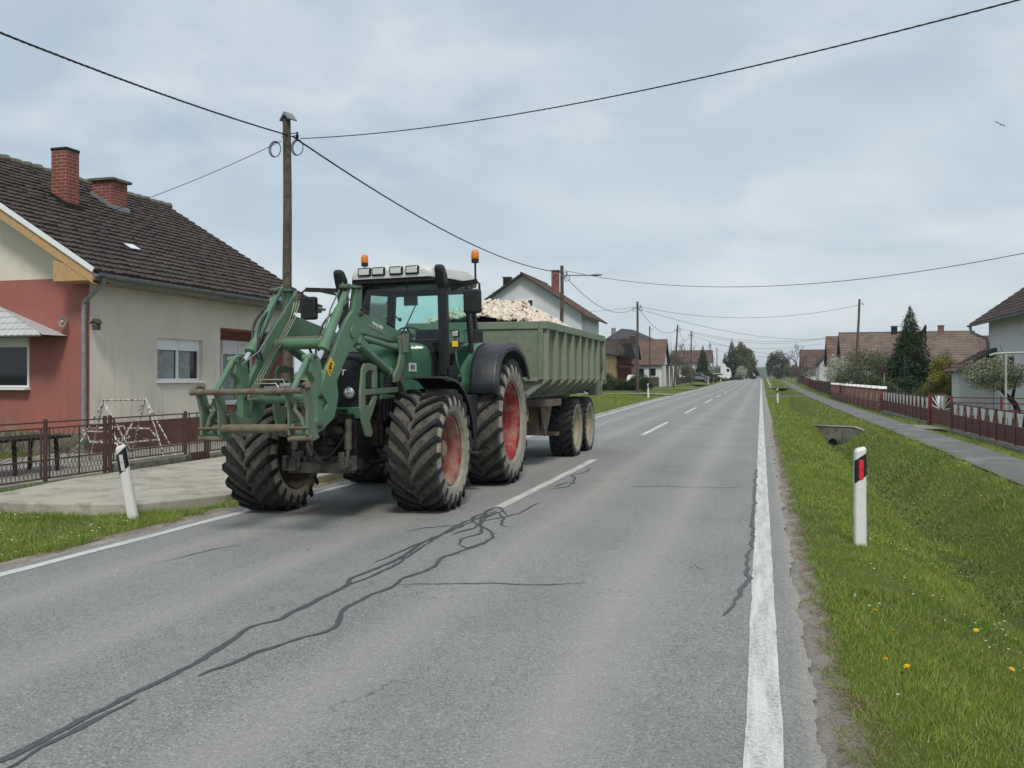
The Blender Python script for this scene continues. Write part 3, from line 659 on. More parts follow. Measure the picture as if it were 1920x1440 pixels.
# ================================================================== TRACTOR (x right, y back, z up; origin under the front axle)
TO = (-4.80, 10.05, .03)
tr = thing('tractor', 'muddy green farm tractor with a front loader and orange beacons driving towards the camera', 'tractor', TO)
tr.rotation_euler = (0, -.02, R(1.5))
def wheel(parent, c, Rr, W, rim, nl, side, rmat, hub=.13, tread='bar', lug_h=.045, gap=None):
    """tyre (with tread lugs) > rim, hub ; side=+1 outer face towards +x"""
    Rc = Rr - lug_h; h = W / 2; b = MB()
    prof_ = [(rim, h*.72), (rim+.03, h*.80), (rim+.06, h*.96), ((Rc+rim)/2, h*1.06), (Rc-.13, h*1.06), (Rc-.06, h*.99), (Rc-.018, h*.9), (Rc-.004, h*.5), (Rc, 0),
             (Rc-.004, -h*.5), (Rc-.018, -h*.9), (Rc-.06, -h*.99), (Rc-.13, -h*1.06), ((Rc+rim)/2, -h*1.06), (rim+.06, -h*.96), (rim+.03, -h*.80), (rim, -h*.72)]
    mis = [2, 2, 2, 2, 2, 1, 1, 1, 1, 1, 1, 2, 2, 2, 2, 2]
    b.lathe(prof_, 72, c, 'x', mis=mis)
    def P(w, a, r): return (c[0] + w, c[1] - r*math.cos(a), c[2] + r*math.sin(a))
    pitch = 2*math.pi/nl
    for s in (-1, 1):
        for i in range(nl):
            a0 = i*pitch + (pitch/2 if s > 0 else 0) + random.uniform(-.003, .003)
            if tread == 'bar':
                sweep = .30/Rr; seq = []
                for q in range(9):
                    tt = q/8; w_ = s*(.012 + tt*(h*1.0-.012)); aa = a0 + sweep*(tt**.82)
                    rt = Rr - .012*tt*tt; hw = (.024 + .010*tt)/Rr
                    seq.append((w_, aa, rt, Rc-.03-.02*tt, hw))
                seq.append((s*h*1.05, a0+sweep*1.03, Rr-.075, Rc-.12, .030/Rr))
                seq.append((s*h*1.075, a0+sweep*1.04, Rr-.14, Rc-.16, .022/Rr))
            else:
                sweep = .16/Rr; seq = []
                for q in range(6):
                    tt = q/5; w_ = s*(.03 + tt*(h*.98-.03)); aa = a0 + sweep*tt + (.02 if q < 2 else 0)
                    seq.append((w_, aa, Rr-.014*tt*tt, Rc-.03, (.040+.012*tt)/Rr))
                seq.append((s*h*1.04, a0+sweep*1.02, Rr-.07, Rc-.1, .045/Rr))
            rows_ = []
            for (w_, aa, rt, rb, hw) in seq:
                rows_.append([P(w_, aa-hw*1.35, rb), P(w_, aa-hw, rt), P(w_, aa+hw, rt), P(w_, aa+hw*1.35, rb)])
            b.grid(rows_, 0)
            b.add(rows_[0], [(0, 1, 2, 3)]); b.add(rows_[-1], [(3, 2, 1, 0)])
    o = b.build('wheel', [M['rubber'], M['mud_rubber'], M['side_rubber']], parent, smooth=28)
    s = side; rb = MB()
    pr = [(rim+.02, s*h*.86), (rim+.028, s*h*.80), (rim-.012, s*h*.76), (rim-.02, s*h*.62), (rim-.045, s*h*.52), (rim-.05, s*h*.32), (rim-.075, s*h*.24), (rim-.08, s*.02), (rim-.11, -s*.03), (rim*.62, -s*.06), (rim*.5, -s*.02), (hub+.06, -s*.02), (hub, s*.0)]
    rb.lathe(pr, 48, c, 'x')
    pi_ = [(rim+.05, -s*h*1.0), (rim+.02, -s*h*.86), (rim-.01, -s*h*.76), (rim-.03, -s*h*.4), (rim-.08, -s*.04), (rim*.5, -s*.07), (.08, -s*.07)]
    rb.lathe(pi_, 48, c, 'x', mi=1)
    rb.build('rim', [rmat, M['rim_inner']], o, smooth=35)
    hb = MB(); 
    L_ = h*.62 if hub > .1 and tread == 'bar' and Rr < .9 else .07
    hb.lathe([(.001, s*L_), (hub*.55, s*L_), (hub*.8, s*(L_-.02)), (hub*.95, s*(L_-.06)), (hub, s*.0), (hub, -s*.1)], 28, c, 'x')
    for k in range(8):
        a_ = k*math.pi/4; hb.lathe([(.001, s*.025), (.014, s*.025), (.014, -s*.02)], 6, (c[0], c[1]-math.cos(a_)*(hub+.045), c[2]+math.sin(a_)*(hub+.045)), 'x')
    hb.build('hub', M['rim_red_front'] if tread == 'bar' else M['rim_yellow'], o, smooth=35)
    return o
FR_, RR_ = .74, .95
wheel(tr, (.96, -.08, FR_-.01), FR_, .60, .405, 21, 1, M['rim_red_front'], .135)
wheel(tr, (-1.03, -.25, FR_-.015), FR_, .60, .405, 21, -1, M['rim_red_front'], .135)
wheel(tr, (.97, 2.70, RR_-.01), RR_, .66, .56, 22, 1, M['rim_red'], .16)
wheel(tr, (-.97, 2.70, RR_-.01), RR_, .66, .56, 22, -1, M['rim_red'], .16)
# ---- hood: green rear part, black slatted nose
def hood_sec(y, w, zt, zb, n=10):
    pts = [(-w, y, zb)]
    for i in range(n + 1):
        a = math.pi * (1 - i / n); cx = math.copysign(abs(math.cos(a)) ** .45, math.cos(a)); sz = math.sin(a) ** .55 if math.sin(a) > 0 else 0
        pts.append((w * cx * (1 if i in (0, n) else .985), y, zt - .26 + .26 * sz))
    pts.append((w, y, zb)); return pts
b = MB(); b.grid([hood_sec(-.28, .405, 1.935, 1.36), hood_sec(.1, .445, 2.0, 1.36), hood_sec(.55, .49, 2.06, 1.36), hood_sec(1.18, .54, 2.10, 1.36)])
b.build('hood', M['green_hood'], tr, smooth=50)
b = MB(); ns = [hood_sec(-.74, .27, 1.62, 1.27), hood_sec(-.71, .33, 1.76, 1.27), hood_sec(-.62, .365, 1.84, 1.27), hood_sec(-.48, .39, 1.895, 1.27), hood_sec(-.28, .402, 1.93, 1.27)]
b.grid(ns); b.add(ns[0], [tuple(range(len(ns[0])))])
nose = b.build('nose_grille', M['black_plastic'], tr, smooth=40)
b = MB()
for i in range(15):
    x = -.30 + .043*i
    zt_ = 1.74 - abs(x)**2 * .5
    b.beam((x, -.745 + abs(x)*.06, 1.28), (x, -.745 + abs(x)*.06, zt_ - .12), .010, .02)
for k in range(7):   # ribs over the top
    y = -.62 + k*.05; sec = hood_sec(y, .365 + (y+.62)*.13, 1.845 + (y+.62)*.27, 1.5)
    b.tube([(p[0]*1.01, p[1], p[2]+.004) for p in sec[2:-2]], .007, 5)
b.build('grille_slats', M['black_plastic'], nose, smooth=40)
for sx in (-1, 1):
    hl = MB(); hl.lathe([(.092, .02), (.094, -.03), (.078, -.035), (.076, -.01)], 28, (sx*.215, -.735, 1.44), 'y')
    o = hl.build('headlight', M['black_plastic'], tr, smooth=40)
    hl = MB(); hl.lathe([(.001, -.045), (.04, -.042), (.074, -.026), (.078, -.005)], 28, (sx*.215, -.735, 1.44), 'y')
    hl.build('lens', M['lamp_glass'], o, smooth=60)
text_obj('lettering', 'FENDT', .088, M['white_letter'], Matrix.Translation((.015, -.757, 1.675)) @ Matrix.Rotation(R(84), 4, 'X'), nose, .004, .002, .15, 1.15)
b = MB()   # green bumper with slots
b.bb(-.37, -.2, -.80, -.68, 1.14, 1.275); b.bb(.2, .37, -.80, -.68, 1.14, 1.275); b.bb(-.2, .2, -.80, -.68, 1.24, 1.275); b.bb(-.2, .2, -.80, -.68, 1.14, 1.17); b.bb(-.02, .02, -.795, -.68, 1.17, 1.24)
b.bb(-.2, .2, -.74, -.7, 1.165, 1.245)
b.build('bumper', M['green_hood'], tr, bevel=.012)
for sx in (-1, 1):
    b = MB()
    b.bb(sx*.44, sx*.475, -.32, .42, 1.10, 1.36); b.bb(sx*.46, sx*.485, -.24, .07, 1.47, 1.63)
    for k in range(6): b.bb(sx*.475, sx*.49, -.27+k*.11, -.22+k*.11, 1.13, 1.34)
    for k in range(5): b.bb(sx*.485, sx*.495, -.22, .05, 1.49+k*.028, 1.50+k*.028)
    b.build('side_vent', M['black_plastic'], tr, bevel=.004)
    b = MB(); b.bb(sx*.45, sx*.478, -.42, .5, 1.355, 1.40); b.build('hood_sill', M['green'], tr, bevel=.005)
b = MB(); b.bb(.502, .508, .43, .70, 1.69, 1.80); pl = b.build('number_label', M['plate_white'], tr)
text_obj('digits', '818', .085, M['black_letter'], Matrix.Translation((.511, .55, 1.745)) @ Matrix.Rotation(R(90), 4, 'Z') @ Matrix.Rotation(R(90), 4, 'X'), pl, .001, .002, 0, 1.1)
# green corner panels between hood and cab
for sx in (-1, 1):
    b = MB(); b.prism([(.14, 1.40), (.14, 2.0), (.28, 2.08), (.50, 2.07), (.66, 1.75), (.72, 1.45), (.66, 1.38)], 'x', sx*.478, sx*.50)
    b.build('cowl_panel', M['green_hood'], tr, bevel=.008)
# ---- chassis, engine, axle
b = MB()
b.bb(-.34, .34, -.85, 2.5, .62, 1.12); b.bb(-.40, .40, .5, 2.6, .5, 1.4); b.bb(-.30, .30, -.90, -.6, .95, 1.2)  # big dark engine and gearbox boxes, put in also to block light underneath
b.bb(-.42, .42, -.3, .5, 1.0, 1.36)
for k in range(7): b.bb(.34, .44, -.5+k*.16, -.42+k*.16, .8, 1.1)
for k in range(10): b.box((random.uniform(-.3, .3), -.95+random.uniform(-.05, .05), random.uniform(.75, 1.2)), (random.uniform(.05, .16),)*3, (random.random(), 0, random.random()))
b.cyl((-.85, 2.7, .94), (.85, 2.7, .94), .19, 20)
b.build('chassis', M['black_metal'], tr, bevel=.012)
b = MB()
b.tube([(-.84, -.25, .73), (-.4, -.17, .70), (0, -.12, .68), (.4, -.10, .70), (.72, -.08, .73)], [.12, .10, .14, .10, .12], 14)
b.bb(-.18, .18, -.25, .25, .55, .8)
for sx in (-1, 1):
    b.beam((sx*.55, -.22, .74), (sx*.12, -.26, .74), .05, .05); b.cyl((sx*.15, -.26, .74), (sx*.4, -.24, .74), .035, 10)
    b.box((sx*.66 - (.08 if sx < 0 else 0), -.08 if sx > 0 else -.22, .73), (.12, .3, .34))
b.build('front_axle', M['grey_cast'], tr, smooth=40, bevel=.01)
b = MB()   # front linkage
for sx in (-1, 1):
    b.cyl((sx*.31, -.98, 1.14), (sx*.33, -1.06, .80), .042, 14); b.cyl((sx*.33, -1.06, .84), (sx*.34, -1.1, .66), .022, 10)
    b.beam((sx*.36, -.8, .62), (sx*.38, -1.22, .68), .05, .12); b.box((sx*.34, -1.12, .64), (.14, .10, .13))
    b.beam((sx*.42, -1.1, .74), (sx*.42, -1.12, .58), .03, .07); b.beam((sx*.27, -1.1, .78), (sx*.27, -1.12, .58), .03, .07)
b.beam((-.4, -1.04, .60), (.4, -1.04, .60), .09, .12); b.bb(-.26, .26, -1.0, -.9, .55, .72)
b.beam((-.16, -1.02, .72), (-.2, -.95, 1.05), .08, .06)
b.build('front_linkage', M['grey_cast'], tr, smooth=35, bevel=.008)
b = MB()
def arc3(a, m_, c_, n=12): 
    a, m_, c_ = Vector(a), Vector(m_), Vector(c_); return [a*(1-q/n)**2 + m_*2*(q/n)*(1-q/n) + c_*(q/n)**2 for q in range(n+1)]
b.tube(arc3((-.2, -1.0, .95), (.1, -1.25, .45), (.30, -1.0, 1.02)), .012, 6)
b.tube(arc3((-.22, -1.02, .84), (.02, -1.25, .52), (.24, -1.02, .76)), .012, 6)
b.tube(arc3((-.02, -1.05, 1.12), (.2, -1.3, 1.1), (.05, -1.1, .88)), .010, 6)
b.build('front_hoses', M['hose'], tr, smooth=60)
# ---- cab
A = {1: ((.63, 1.33, 2.96), (.70, 1.22, 2.12), (.66, 1.16, 1.60)), }
b = MB()
for sx in (-1, 1):
    p = [(sx*q[0], q[1], q[2]) for q in A[1]]
    b.beam(p[0], p[1], .06, .07, (0, 1, 0)); b.beam(p[1], p[2], .05, .06, (0, 1, 0))
    b.beam((sx*.80, 2.02, 2.96), (sx*.86, 2.0, 2.1), .06, .09, (0, 1, 0))          # B pillar
    b.beam((sx*.64, 2.78, 2.94), (sx*.70, 2.80, 2.10), .09, .10, (0, 1, 0))        # rear pillar
    b.beam((sx*.63, 1.33, 2.955), (sx*.80, 2.02, 2.955), .06, .07); b.beam((sx*.80, 2.02, 2.955), (sx*.64, 2.78, 2.955), .06, .07)
    b.beam((sx*.70, 1.22, 1.58), (sx*.86, 2.0, 1.58), .06, .08); b.beam((sx*.86, 2.0, 2.1), (sx*.86, 2.0, 1.5), .06, .09, (0, 1, 0))
b.bb(-.63, .63, 1.28, 1.37, 2.90, 2.99); b.beam((-.70, 1.22, 2.10), (.70, 1.22, 2.10), .05, .06)
b.bb(-.66, .66, 2.76, 2.86, 2.90, 2.98); b.bb(-.72, .72, 2.76, 2.86, 2.02, 2.16)
b.bb(-.56, .56, 1.18, 1.26, 1.56, 2.09)
cabf = b.build('cab_frame', M['black_plastic'], tr, bevel=.01)
b = MB()
b.bb(-.66, .66, 1.25, 2.8, 1.50, 1.60); b.bb(-.80, .80, 1.75, 2.8, 1.45, 1.62); b.bb(-.62, .62, 2.70, 2.80, 1.5, 2.1)
b.build('cab_floor', M['black_plastic'], tr)
def pane(name, q, par, mt=None):
    mb = MB(); mb.add(q, [(0, k, k+1) for k in range(1, len(q)-1)]); return mb.build(name, mt or M['cab_glass'], par)
pane('windscreen', [(-.67, 1.235, 2.13), (.67, 1.235, 2.13), (.61, 1.335, 2.91), (-.61, 1.335, 2.91)], tr)
for sx in (-1, 1):
    pane('door_glass', [(sx*.70, 1.25, 2.12), (sx*.68, 1.2, 1.62), (sx*.86, 1.98, 1.62), (sx*.865, 1.98, 2.12), (sx*.815, 1.99, 2.92), (sx*.655, 1.37, 2.92)], tr)
    pane('lower_corner_glass', [(sx*.69, 1.18, 1.64), (sx*.56, 1.175, 1.64), (sx*.56, 1.185, 2.06), (sx*.70, 1.2, 2.06)], tr)
    pane('side_glass', [(sx*.865, 2.05, 2.14), (sx*.72, 2.74, 2.16), (sx*.665, 2.73, 2.92), (sx*.81, 2.06, 2.92)], tr)
pane('rear_glass', [(-.64, 2.815, 2.16), (.64, 2.815, 2.16), (.60, 2.80, 2.90), (-.60, 2.80, 2.90)], tr)
b = MB()   # interior
b.bb(-.26, .26, 2.15, 2.65, 1.85, 2.02); b.prism([(2.55, 2.0), (2.68, 2.0), (2.72, 2.36), (2.62, 2.36)], 'x', -.22, .22); b.bb(-.15, .15, 2.25, 2.55, 1.6, 1.85)
b.bb(.30, .48, 2.0, 2.6, 1.98, 2.1)
b.build('seat', M['interior'], tr, bevel=.03)
b = MB(); b.prism([(1.28, 1.6), (1.62, 1.6), (1.52, 2.08), (1.36, 2.14)], 'x', -.14, .18)
b.bb(-.52, -.20, 1.3, 1.5, 2.0, 2.22)
b.build('dashboard', M['interior'], tr, bevel=.03)
b = MB(); T = Matrix.Translation((.06, 1.72, 2.24)) @ Matrix.Rotation(R(-28), 4, 'X'); b.T = T
b.tube([(.19*math.cos(a/24*6.2832), .19*math.sin(a/24*6.2832), 0) for a in range(25)], .013, 8)
for k in range(3): a = k*2.094+.5; b.tube([(0, 0, -.02), (.18*math.cos(a), .18*math.sin(a), 0)], .011, 6)
b.cyl((0, 0, 0), (0, 0, -.3), .03, 10); b.T = None
b.build('steering_wheel', M['interior'], tr, smooth=50)
b = MB(); b.box((.17, 1.42, 2.69), (.20, .03, .13)); b.tube([(.17, 1.42, 2.74), (.1, 1.4, 2.92)], .01, 6); b.tube([(-.1, 1.5, 2.9), (-.1, 1.5, 2.5), (-.02, 1.48, 2.42)], .012, 6); b.sphere((-.02, 1.48, 2.44), .03, 8, 6)
b.build('inner_mirror', M['interior'], tr, bevel=.012)
b = MB(); b.tube([(.16, 1.21, 2.30), (.30, 1.27, 2.62)], .008, 6); b.tube([(.05, 1.20, 2.14), (.16, 1.21, 2.30)], .011, 6); b.bb(-.01, .11, 1.17, 1.22, 2.11, 2.16)
b.build('wiper', M['hose'], tr)
# roof
def roof_sec(y, w, zt, zb, n=8):
    pts = [(-w, y, zb)]
    for i in range(n+1):
        a = math.pi*(1-i/n); cx = math.copysign(abs(math.cos(a))**.5, math.cos(a)); pts.append((w*cx, y, zb+.03+(zt-zb-.03)*(math.sin(a) if i not in (0, n) else 0)**.6))
    pts.append((w, y, zb)); return pts
b = MB(); S_ = [roof_sec(1.13, .56, 3.10, 2.99), roof_sec(1.17, .60, 3.165, 2.985), roof_sec(1.30, .62, 3.20, 2.985)]
b.grid(S_); b.add(S_[0], [tuple(range(len(S_[0])))]); b.add([S_[0][0], S_[0][-1], S_[-1][-1], S_[-1][0]], [(0, 1, 2, 3)])
roofv = b.build('roof_visor', M['cab_white'], tr, smooth=35)
b = MB(); S_ = [roof_sec(1.28, .64, 3.15, 2.985), roof_sec(1.5, .74, 3.20, 2.985), roof_sec(2.0, .86, 3.22, 2.985), roof_sec(2.5, .82, 3.17, 2.985), roof_sec(2.85, .70, 3.06, 2.985)]
b.grid(S_); b.add(S_[0], [tuple(range(len(S_[0])))]); b.add(S_[-1], [tuple(range(len(S_[0])))])
b.add([S_[k][0] for k in range(5)] + [S_[k][-1] for k in range(4, -1, -1)], [tuple(range(10))])
b.build('cab_roof', M['cab_white'], tr, smooth=35)
b = MB(); b.bb(-.60, .60, 1.16, 1.36, 2.93, 2.99); b.build('roof_lining', M['black_plastic'], tr, bevel=.01)
for xc_ in (-.39, -.182, .078, .312):
    o = MB().bb(xc_-.098, xc_+.098, 1.10, 1.16, 3.025, 3.145).build('roof_work_light', M['black_plastic'], tr, bevel=.018)
    MB().bb(xc_-.078, xc_+.078, 1.092, 1.12, 3.042, 3.128).build('lens', M['lamp_glass'], o, bevel=.008)
# exhaust and intake ducts
o = MB().prism([(1.02, 1.62), (1.0, 2.80), (.93, 2.93), (.88, 3.07), (.93, 3.12), (1.03, 3.10), (1.13, 3.0), (1.17, 2.85), (1.17, 1.62)], 'x', .70, .82).build('exhaust_duct', M['black_plastic'], tr, bevel=.03)
MB().prism([(1.02, 2.3), (1.0, 2.80), (.93, 2.93), (.88, 3.07), (.93, 3.12), (1.03, 3.10), (1.13, 3.0), (1.17, 2.85), (1.17, 2.3)], 'x', -.76, -.64).build('air_intake_duct', M['black_plastic'], tr, bevel=.03)
MB().cyl((.90, .95, 1.62), (.90, .95, 1.73), .055, 16).cyl((.90, .95, 1.73), (.90, .95, 1.755), .048, 16).build('filler_cap', M['black_plastic'], tr, smooth=40, bevel=.006)
o = MB().bb(.895, .985, 1.02, 1.10, 2.14, 2.235).build('side_work_light', M['black_plastic'], tr, bevel=.012)
MB().bb(.905, .975, 1.012, 1.03, 2.152, 2.223).build('lens', M['lamp_glass'], o, bevel=.006)
o = MB().bb(.895, .985, 1.02, 1.09, 2.0, 2.10).build('side_indicator', M['black_plastic'], tr, bevel=.01)
MB().bb(.90, .98, 1.005, 1.03, 2.01, 2.09).build('lens', M['yellow_lens'], o, bevel=.008)
MB().tube([(.93, 1.06, 2.3), (.93, 1.07, 1.9), (.95, 1.1, 1.75), (.93, 1.3, 1.64)], .012, 8).build('grab_rail', M['green'], tr, smooth=60)
# mirrors
for sx in (1, -1):
    b = MB(); b.bb(sx*1.07, sx*1.31, .98, 1.08, 2.45, 2.77); mo = b.build('mirror', M['black_plastic'], tr, bevel=.03)
    MB().bb(sx*1.095, sx*1.285, 1.083, 1.087, 2.48, 2.74).build('mirror_glass', rough_plain('mirror_glass', (.5, .55, .58), .03, 1), mo)
    b = MB(); b.beam((sx*.80, 1.25, 2.86), (sx*1.25, 1.04, 2.875), .035, .06); b.tube([(sx*1.25, 1.04, 2.87), (sx*1.29, 1.03, 2.84), (sx*1.29, 1.02, 2.5)], .016, 8)
    b.beam((sx*.84, 1.22, 2.80), (sx*1.05, 1.1, 2.85), .03, .03)
    b.build('mirror_arm', M['black_plastic'], tr, smooth=40)
# beacons
def beacon(c, stalk):
    b = MB(); b.tube([(c[0], c[1], c[2]-stalk), (c[0], c[1], c[2])], .014, 8); b.cyl((c[0], c[1], c[2]), (c[0], c[1], c[2]+.05), .05, 16)
    if stalk > .3: b.box((c[0], c[1], c[2]-stalk*.4), (.04, .04, .03)); b.beam((c[0]-.25, c[1]+.05, c[2]-stalk), (c[0]+.02, c[1], c[2]-stalk), .03, .03)
    o = b.build('beacon', M['black_plastic'], tr, smooth=40)
    b = MB(); b.lathe([(.048, .05), (.052, .06), (.052, .12), (.044, .15), (.025, .168), (.001, .172)], 20, c, 'z'); b.build('amber_dome', M['amber'], o, smooth=60)
beacon((1.24, 1.02, 3.12), .30); beacon((-.60, 1.62, 3.24), .08)
# fenders
def fender(prof2, x0, x1, name, mt, lip=.06, par=tr, th=.02):
    b = MB(); rows_ = []
    for (y, z) in prof2: rows_.append([(x0, y, z), (x0+(x1-x0)*.12, y, z+.008), (x1-(x1-x0)*.12, y, z+.008), (x1, y, z-.01)])
    b.grid(rows_)
    if lip:
        cy = sum(p[0] for p in prof2)/len(prof2); cz = min(p[1] for p in prof2) - .2
        rows_ = []
        for (y, z) in prof2:
            dv = Vector((cy-y, cz-z)).normalized()*lip; rows_.append([(x1, y, z-.01), (x1+.004, y+dv.x, z+dv.y)])
        b.grid(rows_)
    return b.build(name, mt, par, smooth=45, solid=th)
RF = [(1.74, 1.37), (1.76, 1.55), (1.84, 1.75), (2.0, 1.93), (2.22, 2.04), (2.5, 2.10), (2.85, 2.115), (3.2, 2.06), (3.5, 1.93), (3.7, 1.75), (3.80, 1.60)]
for sx in (1, -1):
    fender(RF, sx*.90, sx*1.30, 'rear_fender', M['fender_plastic'], .11)
    b = MB(); b.grid([[(sx*.70, y-.12+.05*k_, z+.01+.004*k_) if False else (sx*(.70+.1*k_), y-.22*(1-k_/2)+.0, z+.015) for k_ in range(3)] for (y, z) in RF[:7]])
    b.build('fender_inner_panel', M['green_hood'], tr, smooth=50, solid=.02)
    FF = [(-.32, 1.585), (-.1, 1.60), (.16, 1.565), (.42, 1.46), (.62, 1.30), (.76, 1.08), (.84, .80)]
    fender(FF, sx*.72, sx*1.24, 'front_fender', M['black_plastic'], .05, th=.012)
    b = MB(); b.prism([(1.45, 1.36), (1.86, 1.36), (1.72, .62), (1.52, .62)], 'x', sx*.72, sx*1.0); b.bb(sx*.70, sx*1.12, 1.38, 1.60, .55, .58); b.bb(sx*.5, sx*.9, 1.1, 1.6, .75, 1.3)
    b.build('step_box', M['fender_plastic'], tr, bevel=.02)
    b = MB()
    b.prism([(2.44, 2.06), (2.72, 2.06), (2.70, 2.32), (2.5, 2.32)], 'x', sx*.74, sx*.84)
    for k in range(6): b.bb(sx*.84, sx*.85, 2.48, 2.70, 2.12+k*.03, 2.135+k*.03)
    b.build('rear_vent', M['black_plastic'], tr, bevel=.006)
# ---- front loader
LD = MB()
ARM_OLD = [(-1.10, 2.56), (-.98, 2.62), (-.80, 2.63), (-.70, 2.36), (-.69, 2.03), (-1.0, 1.86), (-1.29, 1.72), (-1.52, 1.55), (-1.62, 1.40), (-1.68, 1.22), (-1.86, 1.06), (-2.08, 1.03), (-2.14, 1.10), (-1.92, 1.26), (-1.90, 1.36), (-1.97, 1.43), (-2.06, 1.42), (-2.08, 1.50), (-1.84, 1.68), (-1.5, 2.02), (-1.2, 2.28)]
ARM = [(-1.04, 2.65), (-.90, 2.66), (-.92, 2.40), (-.84, 2.12), (-1.0, 2.03), (-1.16, 1.94), (-1.27, 1.86), (-1.40, 1.74), (-1.55, 1.57), (-1.52, 1.42), (-1.57, 1.30), (-1.64, 1.18), (-1.92, 1.07), (-2.10, 1.03), (-2.17, 1.08), (-1.99, 1.25), (-1.84, 1.28), (-1.78, 1.34), (-1.87, 1.41), (-1.94, 1.43), (-1.92, 1.52), (-1.82, 1.66), (-1.62, 1.88), (-1.46, 2.08), (-1.28, 2.24), (-1.08, 2.38)]
REAR = [(-.94, 2.38), (-.84, 2.35), (.32, 2.20), (.36, 1.96), (.26, 2.05), (-.84, 2.115)]
REAR_OLD = [(-.84, 2.34), (-.45, 2.21), (.05, 2.10), (.24, 2.08), (.27, 1.95), (.2, 1.90), (-.3, 1.97), (-.72, 2.03)]
ld = None
for sx in (1, -1):
    x0, x1 = sx*.40, sx*.448
    b = MB(); b.prism(ARM, 'x', x0, x1); b.prism(REAR, 'x', x0+sx*.004, x1-sx*.004)
    b.cyl((sx*.448, -1.14, 2.12), (sx*.468, -1.14, 2.12), .075, 24); b.prism([(-.90, 2.66), (-.78, 2.62), (-.80, 2.40), (-.92, 2.38)], 'x', x0, x0+sx*.015)
    arm = b.build('loader_arm', M['green'], tr, bevel=.008)
    for (y, z) in ((-.96, 2.63), (-1.28, 2.60), (-.94, 2.33), (-.93, 2.09), (.40, 1.97), (-2.0, 1.12), (-2.10, 1.82), (-1.98, 1.42)):
        b = MB(); b.cyl((x0-sx*.03, y, z), (x1+sx*.03, y, z), .026, 12); b.cyl((x1+sx*.02, y, z), (x1+sx*.045, y, z), .017, 6)
        b.build('pivot_pin', M['grey_cast'], arm, smooth=40)
    # tilt cylinder and rod
    xm = sx*.50
    b = MB(); xc_ = sx*.42
    b.cyl((xc_, -1.16, 2.63), (xc_, -1.52, 2.25), .038, 18); b.cyl((xc_, -1.42, 2.35), (xc_, -1.80, 1.92), .050, 18); b.cyl((xc_, -1.77, 1.955), (xc_, -1.82, 1.895), .060, 18)
    b.beam((xc_, -1.30, 2.62), (xc_, -.94, 2.64), .09, .03)
    b.tube([(xc_-sx*.05, -1.2, 2.66), (xc_-sx*.055, -1.5, 2.36), (xc_-sx*.055, -1.6, 2.20), (xc_-sx*.05, -1.72, 2.06)], .010, 6)
    b.build('tilt_cylinder', M['green'], tr, smooth=40)
    b = MB(); b.cyl((xc_, -1.80, 1.92), (xc_, -1.97, 1.76), .03, 14); b.build('tilt_rod', M['chrome'], tr, smooth=40)
    b = MB(); b.prism([(-2.15, 1.84), (-2.05, 1.86), (-1.95, 1.81), (-1.91, 1.71), (-1.93, 1.55), (-1.91, 1.32), (-1.93, 1.14), (-2.04, 1.14), (-2.04, 1.38), (-2.07, 1.58), (-2.17, 1.67)], 'x', xc_-.035, xc_+.035)
    b.build('bell_crank', M['green'], tr, bevel=.008)
    b = MB(); b.cyl((xc_, -2.16, 1.80), (xc_, -2.48, 1.48), .030, 12); b.cyl((xc_-.05, -2.15, 1.81), (xc_+.05, -2.15, 1.81), .035, 12); b.build('linkage_bar', M['green'], tr, smooth=40)
    # lift cylinder
    b = MB(); b.cyl((sx*.43, -.98, 1.99), (sx*.43, -.08, 1.68), .055, 18); b.cyl((sx*.43, -.12, 1.695), (sx*.43, -.06, 1.675), .064, 18); b.box((sx*.43, -.9, 2.0), (.11, .2, .07), (R(-19), 0, 0))
    b.build('lift_cylinder', M['green'], tr, smooth=40)
    b = MB(); b.cyl((sx*.43, -.08, 1.68), (sx*.45, .16, 1.59), .028, 12); b.box((sx*.46, .16, 1.585), (.09, .08, .08)); b.build('lift_rod', M['rust'], tr, smooth=40)
    b = MB(); b.cyl((sx*.45, -.96, 2.07), (sx*.45, .36, 1.96), .034, 12); b.build('levelling_rod', M['green'], tr, smooth=40)
    # bracket tower on the chassis
    b = MB(); b.prism([(.08, 2.12), (.28, 2.15), (.28, 1.93), (.24, 1.76), (.10, 1.62), (.02, 1.54), (-.10, 1.55), (-.10, 1.64), (.05, 1.76), (.12, 1.9)], 'x', sx*.485, sx*.52)
    b.prism([(.16, 2.16), (.34, 2.15), (.32, 1.92), (.18, 1.92)], 'x', sx*.52, sx*.55)
    b.build('loader_tower', M['green_dirty'], tr, bevel=.008)
    b = MB(); b.prism([(-.07, 1.56), (.08, 1.57), (.22, 1.42), (.20, .95), (.05, .85), (-.05, 1.0), (.0, 1.38)], 'x', sx*.47, sx*.53); b.build('tower_foot', M['black_metal'], tr, bevel=.01)
    # side guard frame
    fx0, fx1 = sx*.515, sx*.545
    b = MB()
    b.prism([(-1.10, 1.70), (-1.04, 1.765), (-.90, 1.775), (-.70, 1.745), (-.69, 1.49), (-.80, 1.488), (-.80, 1.69), (-.95, 1.69), (-1.02, 1.66), (-1.04, 1.48), (-1.04, 1.405), (-1.04, 1.30), (-.90, 1.295), (-.80, 1.405), (-.69, 1.40), (-.83, 1.22), (-.93, 1.12), (-.85, .98), (-.90, .935), (-1.02, .955), (-1.11, 1.10), (-1.16, 1.25), (-1.165, 1.42)], 'x', fx0, fx1)
    b.build('guard_frame', M['green_dirty'], tr, bevel=.005)
    b = MB(); b.prism([(-1.06, 1.415), (-.07, 1.43), (-.07, 1.492), (-1.06, 1.478)], 'x', fx0+sx*.006, fx1+sx*.006); b.build('guard_rail', M['green_dirty'], tr, bevel=.004)
    # carrier side frames
    b = MB()
